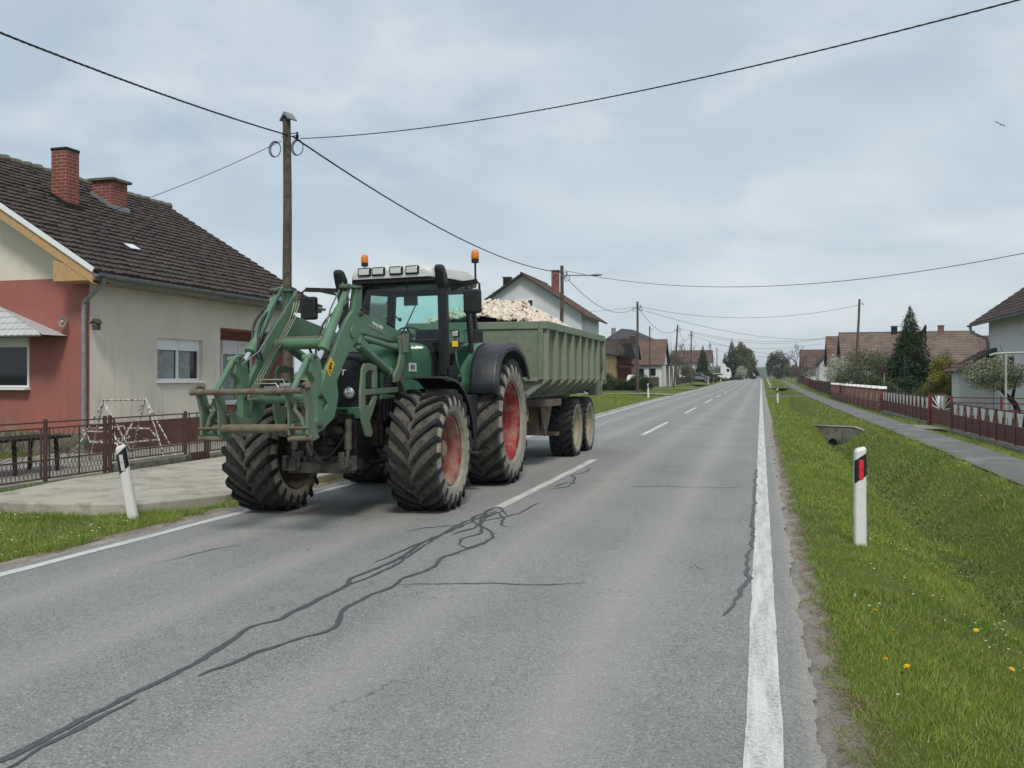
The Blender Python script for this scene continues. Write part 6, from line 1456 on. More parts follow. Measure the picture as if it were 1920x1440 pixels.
def bare_tree(label, x, y, H, mt, seed=1, spread=.5, r=.10, group=None, depth=5, name='bare_tree', forks=3):
    t_ = thing(name, label, 'tree', (x, y, ground_z(x, y)), group=group); rr = random.Random(seed); b = MB(); tr_ = MB()
    def grow(p, d, L, r_, k):
        q = p + d*L; m_ = p.lerp(q, .5) + Vector((rr.uniform(-1, 1), rr.uniform(-1, 1), rr.uniform(-.5, .5)))*L*.06
        (tr_ if k == depth else b).tube([p, m_, q], [r_, r_*.85, r_*.66], 6 if k > 2 else 4)
        if k == 0: return
        for _ in range(forks if k > 1 else 4):
            nd = (d + Vector((rr.uniform(-1, 1), rr.uniform(-1, 1), rr.uniform(-.35, .75)))*spread*1.25).normalized(); grow(q if rr.random() < .6 else m_.lerp(q, .5), nd, L*rr.uniform(.6, .82), r_*.6, k-1)
    grow(Vector((0, 0, -.1)), Vector((0, 0, 1)), H*.3, r, depth)
    tr_.build('trunk', mt, t_, smooth=60); b.build('branches', mt, t_); return t_
# hedge and clipped bushes by the ochre house
def box_hedge(label, x0, x1, y0, y1, h, n, mt, size):
    o0 = ((x0+x1)/2, (y0+y1)/2, 0); t_ = thing('hedge', label, 'hedge', o0); g = np.random.rand(n, 3); f = np.random.randint(0, 5, n)
    g[f == 0, 2] = 1; g[f == 1, 1] = 0; g[f == 2, 0] = 1; g[f == 3, 1] = 0
    P0 = np.stack([x0+(x1-x0)*g[:, 0], y0+(y1-y0)*g[:, 1], h*g[:, 2]], 1) - np.array(o0) + np.random.normal(size=(n, 3))*.03
    fastmesh('foliage', leaf_quads(P0, size, .2), None, 4, mt, t_); b = MB()
    for k in range(int((x1-x0)/.5)): b.tube([(x0+.25+k*.5-o0[0], 0, 0), (x0+.25+k*.5-o0[0], 0, h*.8)], .03, 5)
    b.build('stems', M['twig'], t_)
    return t_
box_hedge('clipped dark green hedge before the ochre house', -14.6, -11.9, 82.2, 83.2, 1.15, 7000, M['leaf_dark'], .10)
for k, (x, y, r_, h_, lb) in enumerate([(-12.35, 79.6, .85, .55, 'leftmost of the low round clipped bushes by the hedge'), (-11.3, 79.8, .8, .6, 'middle low round clipped bush behind the delineator post'), (-10.15, 80.2, .8, .6, 'rightmost low round clipped bush'), (-10.9, 81.8, 1.2, .9, 'tallest round clipped bush behind the low ones')]):
    bush('clipped_bush', lb, 'bush', x, y, r_, r_, h_, 3500, M['leaf_dark'], .08, seed=k+3, clumps=40, group='round clipped bushes on the left')
bush('flowering_shrub', 'loose pale flowering shrub in front of the hedge', 'shrub', -13.2, 80.2, .55, .5, .55, 900, M['leaf_grey'], .09, seed=9)
bush('clipped_bush', 'dark rounded bush peeping out under the trailer tail', 'bush', -12.6, 68.8, 1.9, .9, .85, 7000, M['leaf_dark'], .09, seed=19, clumps=60, group='round clipped bushes on the left')
# far left trees
bare_tree('bare tree with dark twigs left of the first spruce', -13.5, 158, 9.0, M['twig'], 4, .5, .12)
bush('brown_thicket', 'brownish budding thicket behind the picket fence', 'bush', -12.8, 140, 2.6, 2.2, 2.3, 6000, leafmat('brown_buds', (.10, .085, .05), (.15, .13, .07), (.07, .065, .04)), .12, seed=5, clumps=40, tw='twig_red')
bush('brown_thicket', 'tall olive brown thicket behind the dark grey picket fence', 'bush', -13.4, 132, 2.2, 2.0, 2.6, 5000, leafmat('olive_buds', (.09, .09, .04), (.14, .14, .06), (.06, .065, .035)), .12, seed=55, clumps=40, zc=2.5)
bush('green_thicket', 'dark green shrub right of the dark grey car', 'bush', -9.6, 166, 1.4, 1.2, 1.1, 2500, M['leaf_dark'], .14, seed=56)
bush('green_thicket', 'dull green thicket left of the grey parked car', 'bush', -11.9, 150, 1.6, 1.6, 1.5, 3500, M['leaf_mid'], .12, seed=6)
spruce('dark spruce with a pointed top above the grey parked car', -10.6, 170, 7.0, 2.6, 9000, seed=2, size=.30, group='spruces on the left')
spruce('large dark spruce behind the white lorry cab', -7.2, 232, 10.8, 3.6, 9000, seed=3, size=.42, group='spruces on the left')
spruce('dark conifer half hidden behind the large spruce', -9.2, 238, 7.6, 2.2, 4000, seed=13, size=.40, group='spruces on the left')
bush('willow_tree', 'rounded olive green willow right of the large spruce', 'tree', -4.0, 262, 2.9, 2.4, 4.0, 6500, M['leaf_willow'], .32, zc=5.2, seed=7, clumps=45)
bush('willow_tree', 'pale olive tree top behind the large spruce', 'tree', -5.4, 250, 2.2, 2.0, 3.6, 3500, M['leaf_willow'], .32, zc=6.6, seed=8, clumps=35)
bush('blossoming_tree', 'small tree in pale blossom below the willow', 'tree', -4.6, 215, 1.5, 1.3, 1.5, 2500, M['blossom'], .16, zc=1.9, seed=10)
bush('dark_shrubs', 'dark shrubs right of the blossoming tree near the crest', 'bush', -2.2, 270, 1.6, 1.4, 1.8, 2000, M['leaf_dark'], .3, seed=12)
bush('dark_shrubs', 'low dark shrubs between the parked cars', 'bush', -9.0, 176, 1.6, 1.2, .9, 2500, M['leaf_dark'], .16, seed=14)
# distant wooded ridge
b = MB(); rows = []
for i in range(121):
    x = -700 + 1400*i/120; base = 9 + 8*mnoise.noise(Vector((x*.006, 1, 0))) + 3*mnoise.noise(Vector((x*.05, 1, 0))) + 14*math.exp(-((x+120)/260)**2)
    rows.append([(x, 1500-40*q, max(0, base*(1-(q/3)**2))) if q else (x, 1500+300, base*.9) for q in range(4)])
hillm = mat('far_wooded_ridge', (.035, .055, .035), (.05, .07, .04), .03, 1)
tag(b.grid(rows).build('hills', hillm, smooth=180), kind='structure')
# ================================================================== vehicles
def car(label, x, y, rz, paint, kind='saloon', L=4.3, W=1.75, H=1.45, z=None, group='cars parked on the left', cat='car'):
    c = thing('parked_car', label, cat, (x, y, ground_z(x, y) if z is None else z), rz, group=group)
    h = H
    if kind == 'hatch': prof_ = [(-.5, .25), (-.5, .55), (-.46, .62), (-.28, .68), (-.12, 1.0), (.30, 1.0), (.46, .70), (.5, .62), (.5, .25)]
    elif kind == 'suv': prof_ = [(-.5, .25), (-.5, .58), (-.46, .64), (-.27, .70), (-.15, 1.0), (.40, 1.0), (.49, .68), (.5, .3)]
    else: prof_ = [(-.5, .25), (-.5, .5), (-.46, .58), (-.26, .66), (-.10, 1.0), (.20, 1.0), (.37, .70), (.48, .68), (.5, .5), (.5, .25)]
    pts = [(p[0]*L, p[1]*h) for p in prof_]; b = MB(); b.prism(pts, 'y', -W/2, W/2)
    for i, v in enumerate(b.v):
        if v[2] > .72*h: b.v[i] = (v[0], v[1]*.80, v[2])
    b.build('body', paint, c, bevel=.05)
    ro_ = [p for p in pts if p[1] > .66*h]
    for s in (-1, 1):
        q = [(-.235*L, .70*h), (-.115*L, .955*h), (.19*L, .955*h) if kind == 'saloon' else (.33*L, .955*h), (.33*L, .72*h) if kind == 'saloon' else (.43*L, .72*h)]
        b = MB(); b.add([(a_, s*(W/2*(1 - .2*(z_/h-.72)/.28*1.0)+.012) if z_ > .73*h else s*(W/2*.985+.012)*1.0, z_) for a_, z_ in q], [(0, 1, 2, 3)]); b.build('side_window', M['win_glass'], c)
    b = MB(); b.add([(-.262*L, -W*.44, .69*h), (-.262*L, W*.44, .69*h), (-.118*L, W*.37, .965*h), (-.118*L, -W*.37, .965*h)], [(0, 1, 2, 3)])
    for i, v in enumerate(b.v): b.v[i] = (v[0]-.03, v[1], v[2]+.012)
    b.build('windscreen', M['win_glass'], c)
    for xx in (-.31, .30):
        for s in (-1, 1):
            w_ = MB(); w_.lathe([(.001, s*.09), (.2, s*.09), (.21, s*.10), (.31, s*.095), (.32, 0), (.31, -s*.09), (.001, -s*.09)], 18, (0, 0, 0), 'y'); o = w_.build('wheel', M['rubber'], c, smooth=40); o.location = (xx*L, s*(W/2-.08), .32)
            MB().lathe([(.001, s*.105), (.19, s*.10), (.2, s*.085)], 14, (0, 0, 0), 'y').build('rim', M['zinc'], o)
    for s in (-1, 1): MB().box((-.488*L, s*W*.36, .52*h), (.06, .3, .13)).build('headlight', M['lamp_glass'], c)
    for s in (-1, 1): MB().box((.492*L, s*W*.38, .6*h), (.04, .2, .16)).build('tail_light', rough_plain('tail_red', (.4, .02, .02), .3), c)
    return c
pw_ = rough_plain('white_car_paint', (.72, .73, .74), .25, 0, Coat_Weight=.5); pg_ = rough_plain('grey_car_paint', (.13, .15, .18), .3, .3, Coat_Weight=.5); ps_ = rough_plain('silver_blue_paint', (.5, .56, .66), .3, .3, Coat_Weight=.5)
car('white saloon car parked beyond the verge, nearest the road crest', -8.5, 186, R(188), pw_, 'saloon', 4.4, z=1.08)
car('dark grey car parked before the first spruce', -10.9, 159, R(200), pg_, 'suv', 4.2, H=1.6, z=.86)
car('small white hatchback parked behind the grey picket fence', -13.7, 149, R(170), pw_, 'hatch', 3.8, z=.95)
car('white car with blue tinted windows between the brick porch and the cottage', -13.3, 96.0, R(100), pw_, 'hatch', 3.8)
car('tiny white van on the far road', -2.6, 436, R(90), pw_, 'suv', 4.6, 2.0, 2.2, group='vehicles far along the road', cat='van')
lt = thing('lorry_cab', 'white lorry cab with a high roof fairing behind the white saloon car', 'lorry', (-8.0, 212, 1.0), R(0))
b = MB(); b.prism([(-1.3, .7), (-1.3, 2.0), (-.9, 2.9), (-.3, 3.0), (.2, 3.9), (1.1, 3.95), (1.1, .7)][::1], 'y', -1.2, 1.2); b.v = [(-v[0], v[1], v[2]) for v in b.v]; b.build('cab', pw_, lt, bevel=.06)
for s in (-1, 1): b = MB(); b.add([(.3, s*1.212, 2.0), (1.0, s*1.212, 2.0), (.85, s*1.212, 2.7), (.3, s*1.212, 2.75)], [(0, 1, 2, 3)]); b.build('side_window', M['win_glass'], lt)
b = MB(); b.add([(1.33, -1.1, 2.05), (1.33, 1.1, 2.05), (.98, 1.05, 2.88), (.98, -1.05, 2.88)], [(0, 1, 2, 3)]); b.build('windscreen', M['win_glass'], lt)
for s in (-1, 1): MB().cyl((.5, s*1.2, .5), (.5, s*.9, .5), .5, 18).build('wheel', M['rubber'], lt)
# bird
bd = MB(); bd.tube([(-.12, 0, 0), (.0, 0, .015), (.14, 0, 0)], [.01, .035, .012], 6)
for s in (-1, 1): bd.add([(-.03, 0, .01), (.06, 0, .01), (.0, s*.22, .07), (-.10, s*.42, -.02)], [(0, 1, 2, 3)])
bo = bd.build('bird', M['black_letter'], solid=.006); bo.location = (14.1, 60, 17.15); bo.rotation_euler = (R(35), R(10), R(60)); tag(bo, 'small dark bird gliding high on the right', 'bird')
# ================================================================== RIGHT SIDE
FXR = 5.8
M['stone'] = mat('rough_stone_base', (.22, .21, .18), (.12, .12, .10), 7, .95, dirt=(.30, .29, .25), dlo=.55, dhi=.7, dscale=9, bump=.9, bscale=18, bdist=.03)
M['red_board'] = mat('red_fence_boards', (.13, .022, .022), (.095, .02, .02), 3, .6, dirt=(.09, .04, .03), dlo=.55, dhi=.75, dscale=10)
def ornament(mb, x, y, z0, z1, wt_, wb_):
    mb.add([(x, y-wb_/2, z0), (x, y+wb_/2, z0), (x, y+wt_/2, z1-.03), (x, y+wt_/2, z1), (x, y-wt_/2, z1), (x, y-wt_/2, z1-.03)], [(0, 1, 2, 3, 4, 5)])
def red_fence(label, y0, y1, bays, zb, zm, zt, dy=.0, base=True, per=2):
    o0 = (FXR, (y0+y1)/2, 0); f = thing('panel_fence', label, 'fence', o0)
    b = MB()
    if base:
        n = int((y1-y0)/.5); rows = []
        for i in range(n+1):
            y = y0+(y1-y0)*i/n; j = mnoise.noise(Vector((y*2, 0, 3)))*.03; rows.append([(FXR-.14+j, y, -.35), (FXR-.13+j, y, zb-.05+j*.6), (FXR-.08, y, zb-.005+j*.5), (FXR+.12, y, zb-.005+j*.5), (FXR+.13, y, -.35)])
        b.grid(rows); b.build('base_wall', M['stone'], f, off=o0)
    for k in range(bays):
        a, c = y0+(y1-y0)*k/bays, y0+(y1-y0)*(k+1)/bays
        b = MB(); nb = 4
        for q in range(nb): b.bb(FXR-.012, FXR+.012, a+.03, c-.03, zb+.01+(zm-zb)*q/nb+.006, zb+.01+(zm-zb)*(q+1)/nb)
        for y in (a+.03, c-.03, (a+c)/2): b.bb(FXR-.022, FXR-.012, y-.012, y+.012, zb, zt)
        for z in (zm, zt): b.bb(FXR-.02, FXR+.02, a, c, z-.014, z+.014)
        b.build('panel', M['red_board'], f, off=o0)
        b = MB(); w_ = (c-a)/per
        for q in range(per): 
            yc = a+(q+.5)*w_; ornament(b, FXR-.022, yc, zm+.02, zt-.02, w_*.58, w_*.26)
            ob = b.build('white_ornament', M['white_paint'], f, off=o0, solid=.006); b = MB()
            for s_ in range(-3, 4): b.beam((FXR+.01, yc, zm), (FXR+.01, yc+s_*w_*.15, zt), .006, .006)
            b.build('fan_rods', M['red_fence'], f, off=o0); b = MB()
    for k in range(bays+1):
        y = y0+(y1-y0)*k/bays; MB().bb(FXR-.03, FXR+.03, y-.03, y+.03, -.05, zt+.03).build('post', M['red_fence'], f, off=o0, bevel=.004)
    return f
red_fence('long dark red panel fence with white fan ornaments at the right edge', 30.35-1.77*11, 30.35, 11, .05, .48, .83)
red_fence('dark red panel fence with white ornaments between the brick fence and the gate', 34.3, 46.9, 7, .06, .52, .95)
b = MB(); 
o0 = (FXR, 34.15, 0); gp = thing('gate_post', 'thick bright red gate post beside the sunburst gate', 'post', o0); MB().bb(FXR-.07, FXR+.07, 34.08, 34.22, -.1, 1.05).build('post', mat('bright_red_post', (.28, .03, .035), (.22, .03, .03), 5, .5), gp, off=o0, bevel=.008); MB().bb(FXR-.08, FXR+.08, 34.07, 34.23, 1.05, 1.08).build('cap', M['red_fence'], gp, off=o0)
o0 = (FXR, 32, 0); gt2 = thing('sunburst_gate', 'garden gate with white sunburst rods over a dark red lower panel', 'gate', o0)
b = MB()
for k in range(4): b.bb(FXR-.012, FXR+.012, 30.5, 34.0, .07+k*.12, .18+k*.12)
b.build('panel', M['red_board'], gt2, off=o0)
b = MB(); 
for (cy, W_) in ((32.25, 1.7),):
    for k in range(19):
        a = math.pi*(.02+.96*k/18); dx, dz = math.cos(a), math.sin(a); r = min(.46/max(dz, .01), W_/max(abs(dx), .01)); b.beam((FXR, cy+dx*.25, .58+dz*.06), (FXR, cy+dx*r, .58+dz*r), .022, .022)
b.build('sunburst_rods', M['white_paint'], gt2, off=o0)
b = MB(); b.bb(FXR-.02, FXR+.02, 30.45, 34.05, .56, .59); b.tube([(FXR, 30.5+3.5*q/12, 1.0+.10*math.sin(math.pi*q/12)) for q in range(13)], .018, 6)
for y in (30.48, 32.25, 34.02): b.bb(FXR-.02, FXR+.02, y-.02, y+.02, .05, 1.02)
b.build('frame', M['red_fence'], gt2, off=o0)
o0 = (7.5, 30, 0); yf = thing('rail_fence', 'red rail fence running into the yard behind the panel fence', 'fence', o0); b = MB()
for z in (1.02, .86, .66): b.beam((FXR, 30.6, z), (10.5, 26.4, z+.02), .03, .03)
b.build('rails', M['red_fence'], yf, off=o0)
for k in range(5): t_ = k/4; MB().bb(FXR+4.7*t_-.03, FXR+4.7*t_+.03, 30.6-4.2*t_-.03, 30.6-4.2*t_+.03, -.1, 1.08).build('post', M['red_fence'], yf, off=o0)
b = MB()
for k in range(26): t_ = (k+.5)/26; b.beam((FXR+4.7*t_, 30.6-4.2*t_, .1), (FXR+4.7*t_, 30.6-4.2*t_, .86), .012, .012)
b.build('rods', M['red_fence'], yf, off=o0)
# brick fence with white capped pillars
o0 = (FXR, 62, 0); bf = thing('brick_fence', 'brick fence with a row of pillars under white arched caps', 'fence', o0)
np_ = 13; ys_ = [47.2 + 30.6*k/(np_-1) for k in range(np_)]
for k, y in enumerate(ys_):
    MB().bb(FXR-.17, FXR+.17, y-.17, y+.17, -.2, 1.08).build('pillar', M['brick_far'], bf, off=o0)
    b = MB(); b.prism([(y-.25, 1.08), (y-.25, 1.11), (y-.20, 1.12), (y-.12, 1.19), (y, 1.22), (y+.12, 1.19), (y+.20, 1.12), (y+.25, 1.11), (y+.25, 1.08)], 'x', FXR-.2, FXR+.2); b.build('pillar_cap', M['white_paint'], bf, off=o0)
for a, c in zip(ys_, ys_[1:]):
    MB().bb(FXR-.1, FXR+.1, a+.17, c-.17, -.2, .48).build('low_wall', M['brick_far'], bf, off=o0)
    b = MB(); b.beam((FXR, a, .98), (FXR, c, .98), .02, .02); b.beam((FXR, a, .52), (FXR, c, .52), .02, .02); n = 9
    for q in range(n): y = a+.2+(c-a-.4)*q/(n-1); b.beam((FXR, y, .5), (FXR, y, .98), .012, .012)
    for cy in (a+(c-a)*.33, a+(c-a)*.66): b.tube([(FXR-.01, cy+.17*math.cos(q*.5236), .75+.17*math.sin(q*.5236)) for q in range(13)], .014, 4)
    b.build('wrought_panel', M['concrete'], bf, off=o0)
picket('brown wooden fence beyond the brick pillars on the right', 5.95, 78.6, 6.2, 105, 1.15, M['brown_fence'], .2)
picket('dull red fence farther along the right footpath', 6.2, 105.4, 6.4, 150, 1.1, M['red_board'], .4, post=5)
# ---- houses on the right
rh_ = gable_house('white_house', 'white house with a dark tiled roof and grey gutter at the right edge', 'house', (13, 36, 0), 9.6, 18.6, 30.0, 42.8, -.1, 4.0, 7.7, 'y', M['whitewall'], M['tile_dark'], .6,
    wins=[('-x', 3.0, 1.7, 1.0, .9, 1, 0, M['interior']), ('-x', 8.0, 1.4, 1.1, 1.2, 2, 0)], tw=.25, rh=.32)
b = MB(); b.lathe([(.08, 29.5), (.08, 43.45)], 8, (8.93, 0, 3.98), 'y', arc=(180, 360)); b.build('gutter', M['zinc'], rh_, off=(13, 36, 0), solid=.008)
b = MB(); b.tube([(8.95, 43.2, 3.9), (8.97, 43.1, 3.65), (9.5, 42.75, 3.35), (9.52, 42.7, 3.1), (9.52, 42.7, .1)], .06, 10); b.build('downpipe', M['zinc'], rh_, off=(13, 36, 0), smooth=50)
b = MB(); tile_roof(b, (7.95, 41.4, 1.92), (0, 1, 0), (1.65, 0, .97), 2.2, 1.95, .25, .3); o = b.build('lean_to_roof', M['tile_brownred'], rh_, off=(13, 36, 0))
b = MB(); b.add([(7.97, 41.45, 1.86), (9.58, 41.45, 2.81), (9.58, 43.5, 2.81), (7.97, 43.5, 1.86)], [(0, 1, 2, 3)]); b.beam((7.95, 41.4, 1.89), (9.6, 41.4, 2.86), .03, .12); b.build('lean_to_boards', M['twig'], rh_, off=(13, 36, 0))
b = MB(); b.bb(8.2, 9.58, 41.9, 43.2, 0, 1.9); b.build('lean_to_wall', M['whitewall'], rh_, off=(13, 36, 0))
bn = gable_house('long_barn', 'long barn with a broad faded pinkish tiled roof behind the trees on the right', 'barn', (14, 97, 0), 8.3, 20.2, 94.5, 101.5, 0, 2.55, 6.25, 'x', M['whitewall'], M['tile_pale'], .5, chim=[(13.2, 98, .55, 5.8, 6.9, M['black_metal']), (17.6, 98.0, .5, 6.0, 6.9, M['brick_far'])], tw=.32, rh=.40,
    wins=[('-y', 1.5, 1.0, 1.0, 1.0, 2), ('-y', 5.5, 1.0, 1.0, 1.0, 2)])
gable_house('red_gabled_barn', 'narrower barn with a darker red roof just left of the long barn', 'barn', (9, 106, 0), 7.6, 13.0, 105, 111, 0, 3.0, 6.3, 'x', M['whitewall'], M['tile_red'], .4, tw=.35, rh=.42)
gable_house('red_roofed_shed', 'small red roof showing between the long barn and the white house', 'shed', (22, 104, 0), 20.5, 26.5, 101, 107, 0, 2.6, 6.0, 'x', M['whitewall'], M['tile_red'], .4, tw=.4, rh=.45)
gable_house('brown_roofed_house', 'far low house with a brown red roof behind the bare tree', 'house', (9, 168, .7), 7.2, 13.2, 165, 172, .8, 3.4, 6.6, 'x', M['whitewall'], M['tile_brownred'], .4, tw=.5, rh=.55)
gable_house('pale_outbuilding', 'pale outbuilding with a dark sloping roof edge left of the barns', 'shed', (9, 118, 0), 7.0, 11.5, 116, 124, 0, 3.2, 5.9, 'y', M['whitewall'], M['tile_grey'], .4, tw=.5, rh=.5)
# ---- plants on the right
sr = spruce('tall dark green conifer with a drooping tip before the long barn', 9.0, 60, 6.2, 2.55, 34000, seed=21, size=.18, group='conifers on the right')
rs_ = np.random.RandomState(4); n = 500; h = rs_.rand(n); a = rs_.rand(n)*6.283; r = .35*(1-h)+.02
fastmesh('side_leader', leaf_quads(np.stack([.55+.35*h+np.cos(a)*r, np.sin(a)*r, 3.4+1.5*h], 1), .15, .4, .6), None, 4, M['spruce'], sr)
spruce('small bright green conifer at the foot of the tall one', 8.1, 56, 2.9, .9, 4500, M['leaf_dark'], seed=22, size=.11, group='conifers on the right')
spruce('dark conifer tip rising behind the white house roof', 17.2, 58, 9.8, 2.6, 7000, seed=23, size=.2, group='conifers on the right')
bush('golden_thuja', 'upper golden green thuja with a rounded top right of the tall conifer', 'bush', 8.45, 46.5, .62, .6, 1.0, 6000, M['leaf_gold'], .06, zc=2.0, seed=31, clumps=40, group='golden thujas')
bush('golden_thuja', 'lower round golden yellow bush in front of the taller golden thuja', 'bush', 8.0, 44.2, .85, .8, .75, 8000, M['leaf_gold'], .06, zc=1.2, seed=32, clumps=40, group='golden thujas')
bush('grey_shrub', 'grey green shrub between the golden bushes and the lean-to', 'bush', 9.0, 45.5, .6, .6, .8, 2500, M['leaf_grey'], .07, zc=1.5, seed=33)
bush('blossoming_tree', 'spreading tree with pale grey green blossom on a leaning dark trunk at the right', 'tree', 7.75, 32.4, 1.0, .8, .55, 9000, leafmat('blossom_leaves', (.19, .215, .12), (.42, .43, .34), (.12, .14, .07)), .05, zc=1.75, seed=34, clumps=46, stem=False, lean=(-.25, 0))
tt_ = bpy.data.objects[-1] if False else None
for ob in list(col.objects):
    if ob.get('label', '').startswith('spreading tree with pale'):
        b = MB(); b.tube([(.55, 0, .0), (.3, 0, .75), (-.05, 0, 1.15), (-.3, .05, 1.6)], [.11, .09, .06, .02], 8); b.tube([(.2, 0, .85), (.35, .1, 1.5), (.6, .1, 1.9)], [.06, .035, .01], 6); b.tube([(-.1, 0, 1.2), (-.7, .0, 1.5), (-1.0, 0, 1.9)], [.04, .02, .008], 5); b.tube([(0, 0, 1.2), (.1, 0, 1.9), (-.15, 0, 2.7)], [.03, .02, .006], 5); b.tube([(.0, 0, 1.9), (.3, 0, 2.5)], [.015, .005], 5)
        b.build('trunk', M['black_metal'], ob, smooth=60)
hd = thing('hedge', 'loose low green hedge behind the white-ornament fence on the right', 'hedge', (8, 50, 0)); n = 9000
P0 = np.stack([np.random.uniform(-1.8, 2.2, n), np.random.normal(size=n)*.35, np.random.rand(n)*1.35], 1); P0[:, 2] *= .8+.25*np.sin(P0[:, 0]*3)
fastmesh('foliage', leaf_quads(P0, .07, .2), None, 4, M['leaf_mid'], hd); b = MB()
for k in range(9): b.tube([(-1.7+k*.45, 0, 0), (-1.7+k*.45, 0, 1.1)], .02, 5)
b.build('stems', M['twig'], hd)
bush('budding_shrub', 'big grey green budding shrub around the brown utility pole', 'shrub', 7.3, 68, 2.0, 1.5, 1.8, 11000, leafmat('budding_a', (.10, .115, .06), (.17, .18, .10), (.07, .08, .045)), .085, zc=2.0, seed=41, clumps=70)
bush('budding_shrub', 'grey green budding shrub right of the utility pole before the barn', 'shrub', 8.4, 64, 1.5, 1.2, 1.5, 8000, M['leaf_mid'], .085, zc=1.6, seed=42, clumps=55)
for q_, (bx, by, br, bh) in enumerate(((6.9, 57.5, 1.0, .9), (7.9, 55, 1.1, .8), (7.2, 78, 1.3, 1.4), (9.2, 66, 1.6, 1.6))):
    bush('budding_shrub', ('low olive shrub directly behind the brick fence', 'low leafy shrub left of the tall conifer foot', 'olive shrub between the blossoming tree and the brown pole', 'tall olive shrub just before the barn wall')[q_], 'shrub', bx, by, br, br*.8, bh, 4200, (M['leaf_mid'], M['leaf_dark'], M['leaf_mid'], bpy.data.materials['budding_a'])[q_], .085, zc=bh*1.05, seed=60+q_, clumps=45)
bush('purple_shrub', 'thin purplish leaved shrub left of the tall conifer', 'shrub', 7.7, 60, .55, .5, .95, 1100, leafmat('plum_leaves', (.12, .075, .08), (.17, .12, .12), (.09, .06, .06)), .08, zc=2.0, seed=43)
bush('blossoming_tree', 'small tree in white green blossom left of the grey green shrubs', 'tree', 6.6, 86, 1.3, 1.1, 1.3, 3200, M['blossom'], .10, zc=2.4, seed=44, clumps=40)
bush('dark_shrubs', 'dark evergreen shrub under the blossoming tree on the right', 'shrub', 7.2, 82, 1.4, 1.0, .9, 3000, M['spruce'], .11, zc=.95, seed=45)
bush('brown_thicket', 'reddish brown leafless thicket below the bare tree on the right', 'bush', 7.0, 150, 2.8, 2.0, 2.0, 4200, leafmat('reddish_buds', (.11, .08, .06), (.15, .11, .085), (.08, .06, .05)), .13, zc=1.8, seed=46, tw='twig_red')
bare_tree('bare branching tree above the brown roofed house on the right', 6.2, 158, 8.4, M['twig'], 9, .55, .13)
bare_tree('small bare tree right of the brown roofed house', 8.6, 130, 6.0, M['twig'], 11, .55, .08)
bush('deciduous_tree', 'broad dull green tree group right of the road crest', 'tree', 5.9, 325, 4.2, 3.0, 5.0, 8500, leafmat('spring_crown', (.075, .09, .04), (.11, .12, .055), (.055, .065, .035)),   .36, zc=4.9, seed=47, clumps=50)
bush('deciduous_tree', 'pale olive bush at the right foot of the far tree group', 'bush', 9.4, 300, 2.4, 2.0, 2.6, 2500, M['leaf_willow'], .3, zc=2.6, seed=48)
bush('poplar_tree', 'slim dark tree at the right side of the road crest', 'tree', 3.6, 430, 1.4, 1.2, 3.8, 1800, M['leaf_dark'], .4, zc=4.6, seed=49)
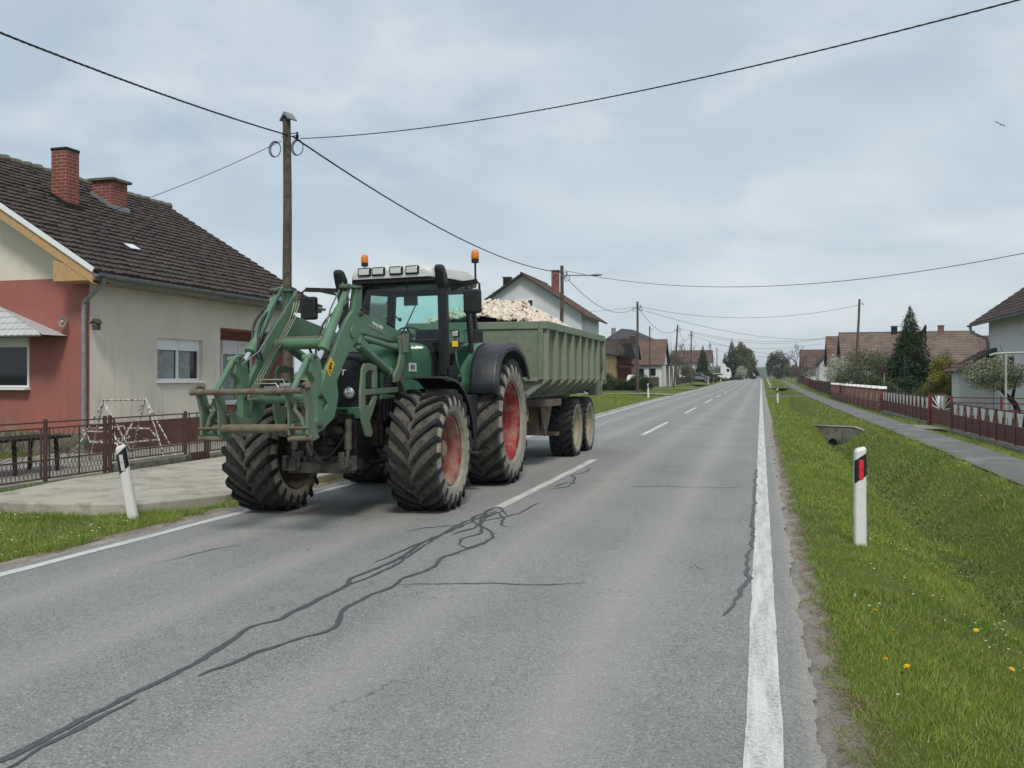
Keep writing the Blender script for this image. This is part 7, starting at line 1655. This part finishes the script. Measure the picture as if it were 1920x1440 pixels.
# second ring of far wood so the horizon is not empty
def far_wood(label, x0, x1, y0, y1, n, h, mt, seed):
    rs_ = np.random.RandomState(seed); P = []
    for k in range(n):
        cx, cy = rs_.uniform(x0, x1), rs_.uniform(y0, y1); hh = h*rs_.uniform(.6, 1.1); g = rs_.normal(size=(120, 3)); g /= np.linalg.norm(g, axis=1)[:, None]
        P.append(g*(rs_.rand(120)**.4)[:, None]*np.array([hh*.45, hh*.45, hh*.5]) + np.array([cx, cy, 1+hh*.5]))
    P = np.concatenate(P); o = fastmesh('far_wood', leaf_quads(P, h*.13, .1), None, 4, mt); return tag(o, label, 'wood', kind='stuff')
far_wood('far belt of trees beyond the fields left of the road', -420, -25, 500, 900, 260, 9, leafmat('far_wood_leaves', (.05, .065, .035), (.075, .085, .045), (.04, .05, .03)), 3)
far_wood('far belt of trees beyond the fields right of the road', 16, 380, 480, 900, 240, 8, leafmat('far_wood_leaves_b', (.05, .065, .035), (.08, .085, .05), (.04, .05, .03)), 4)
# small things
pf = thing('pipe_frame', 'pale green pipe frame like a carpet rack behind the right fence', 'frame', (7.2, 30, 0))
b = MB(); b.tube([(-.45, 0, 2.33), (-.3, 0, 2.38), (0, 0, 2.40), (1.8, 0, 2.42)], .035, 8); b.build('top_rail', mat('pale_green_pipe', (.36, .42, .37), (.30, .35, .31), 5, .5), pf, smooth=60)
for x in (0, 1.7): MB().tube([(x, 0, -.05), (x, 0, 2.4)], .035, 8).build('upright', mat('pale_green_pipe', (.36, .42, .37), (.30, .35, .31), 5, .5), pf, smooth=60)
for k, (x, y, h_) in enumerate(((7.0, 56, 1.9), (7.9, 47, 1.7))):
    o = MB().tube([(0, 0, -.05), (0, 0, h_)], .035, 8).build('stake', M['concrete'], smooth=60); o.location = (x, y, 0); tag(o, ('thin pale stake beside the purplish shrub', 'thin pale stake before the golden bush')[k], 'stake')
tk = MB(); tk.lathe([(.001, 0), (.42, 0), (.45, .2), (.45, .75), (.3, 1.05), (.001, 1.15)], 20); o = tk.build('water_tank', M['white_paint'], smooth=50); o.location = (6.9, 75, 0.2); tag(o, 'rounded white tank beside the pole behind the brick fence', 'tank')
# haze over everything, sky outside
hzb = MB().bb(-950, 950, -45, 4300, -2, 42).build('haze', None)
hzb.data.materials.clear(); hm = bpy.data.materials.new('air_haze'); hm.use_nodes = True; ht = hm.node_tree; ht.nodes.clear()
pvn = ht.nodes.new('ShaderNodeVolumePrincipled'); on = ht.nodes.new('ShaderNodeOutputMaterial'); ht.links.new(pvn.outputs[0], on.inputs['Volume'])
pvn.inputs['Color'].default_value = (.78, .86, .95, 1); pvn.inputs['Density'].default_value = .00028; pvn.inputs['Anisotropy'].default_value = .2
hzb.data.materials.append(hm); tag(hzb, kind='stuff'); hzb['label'] = 'pale air haze over the whole village'; hzb['category'] = 'haze'
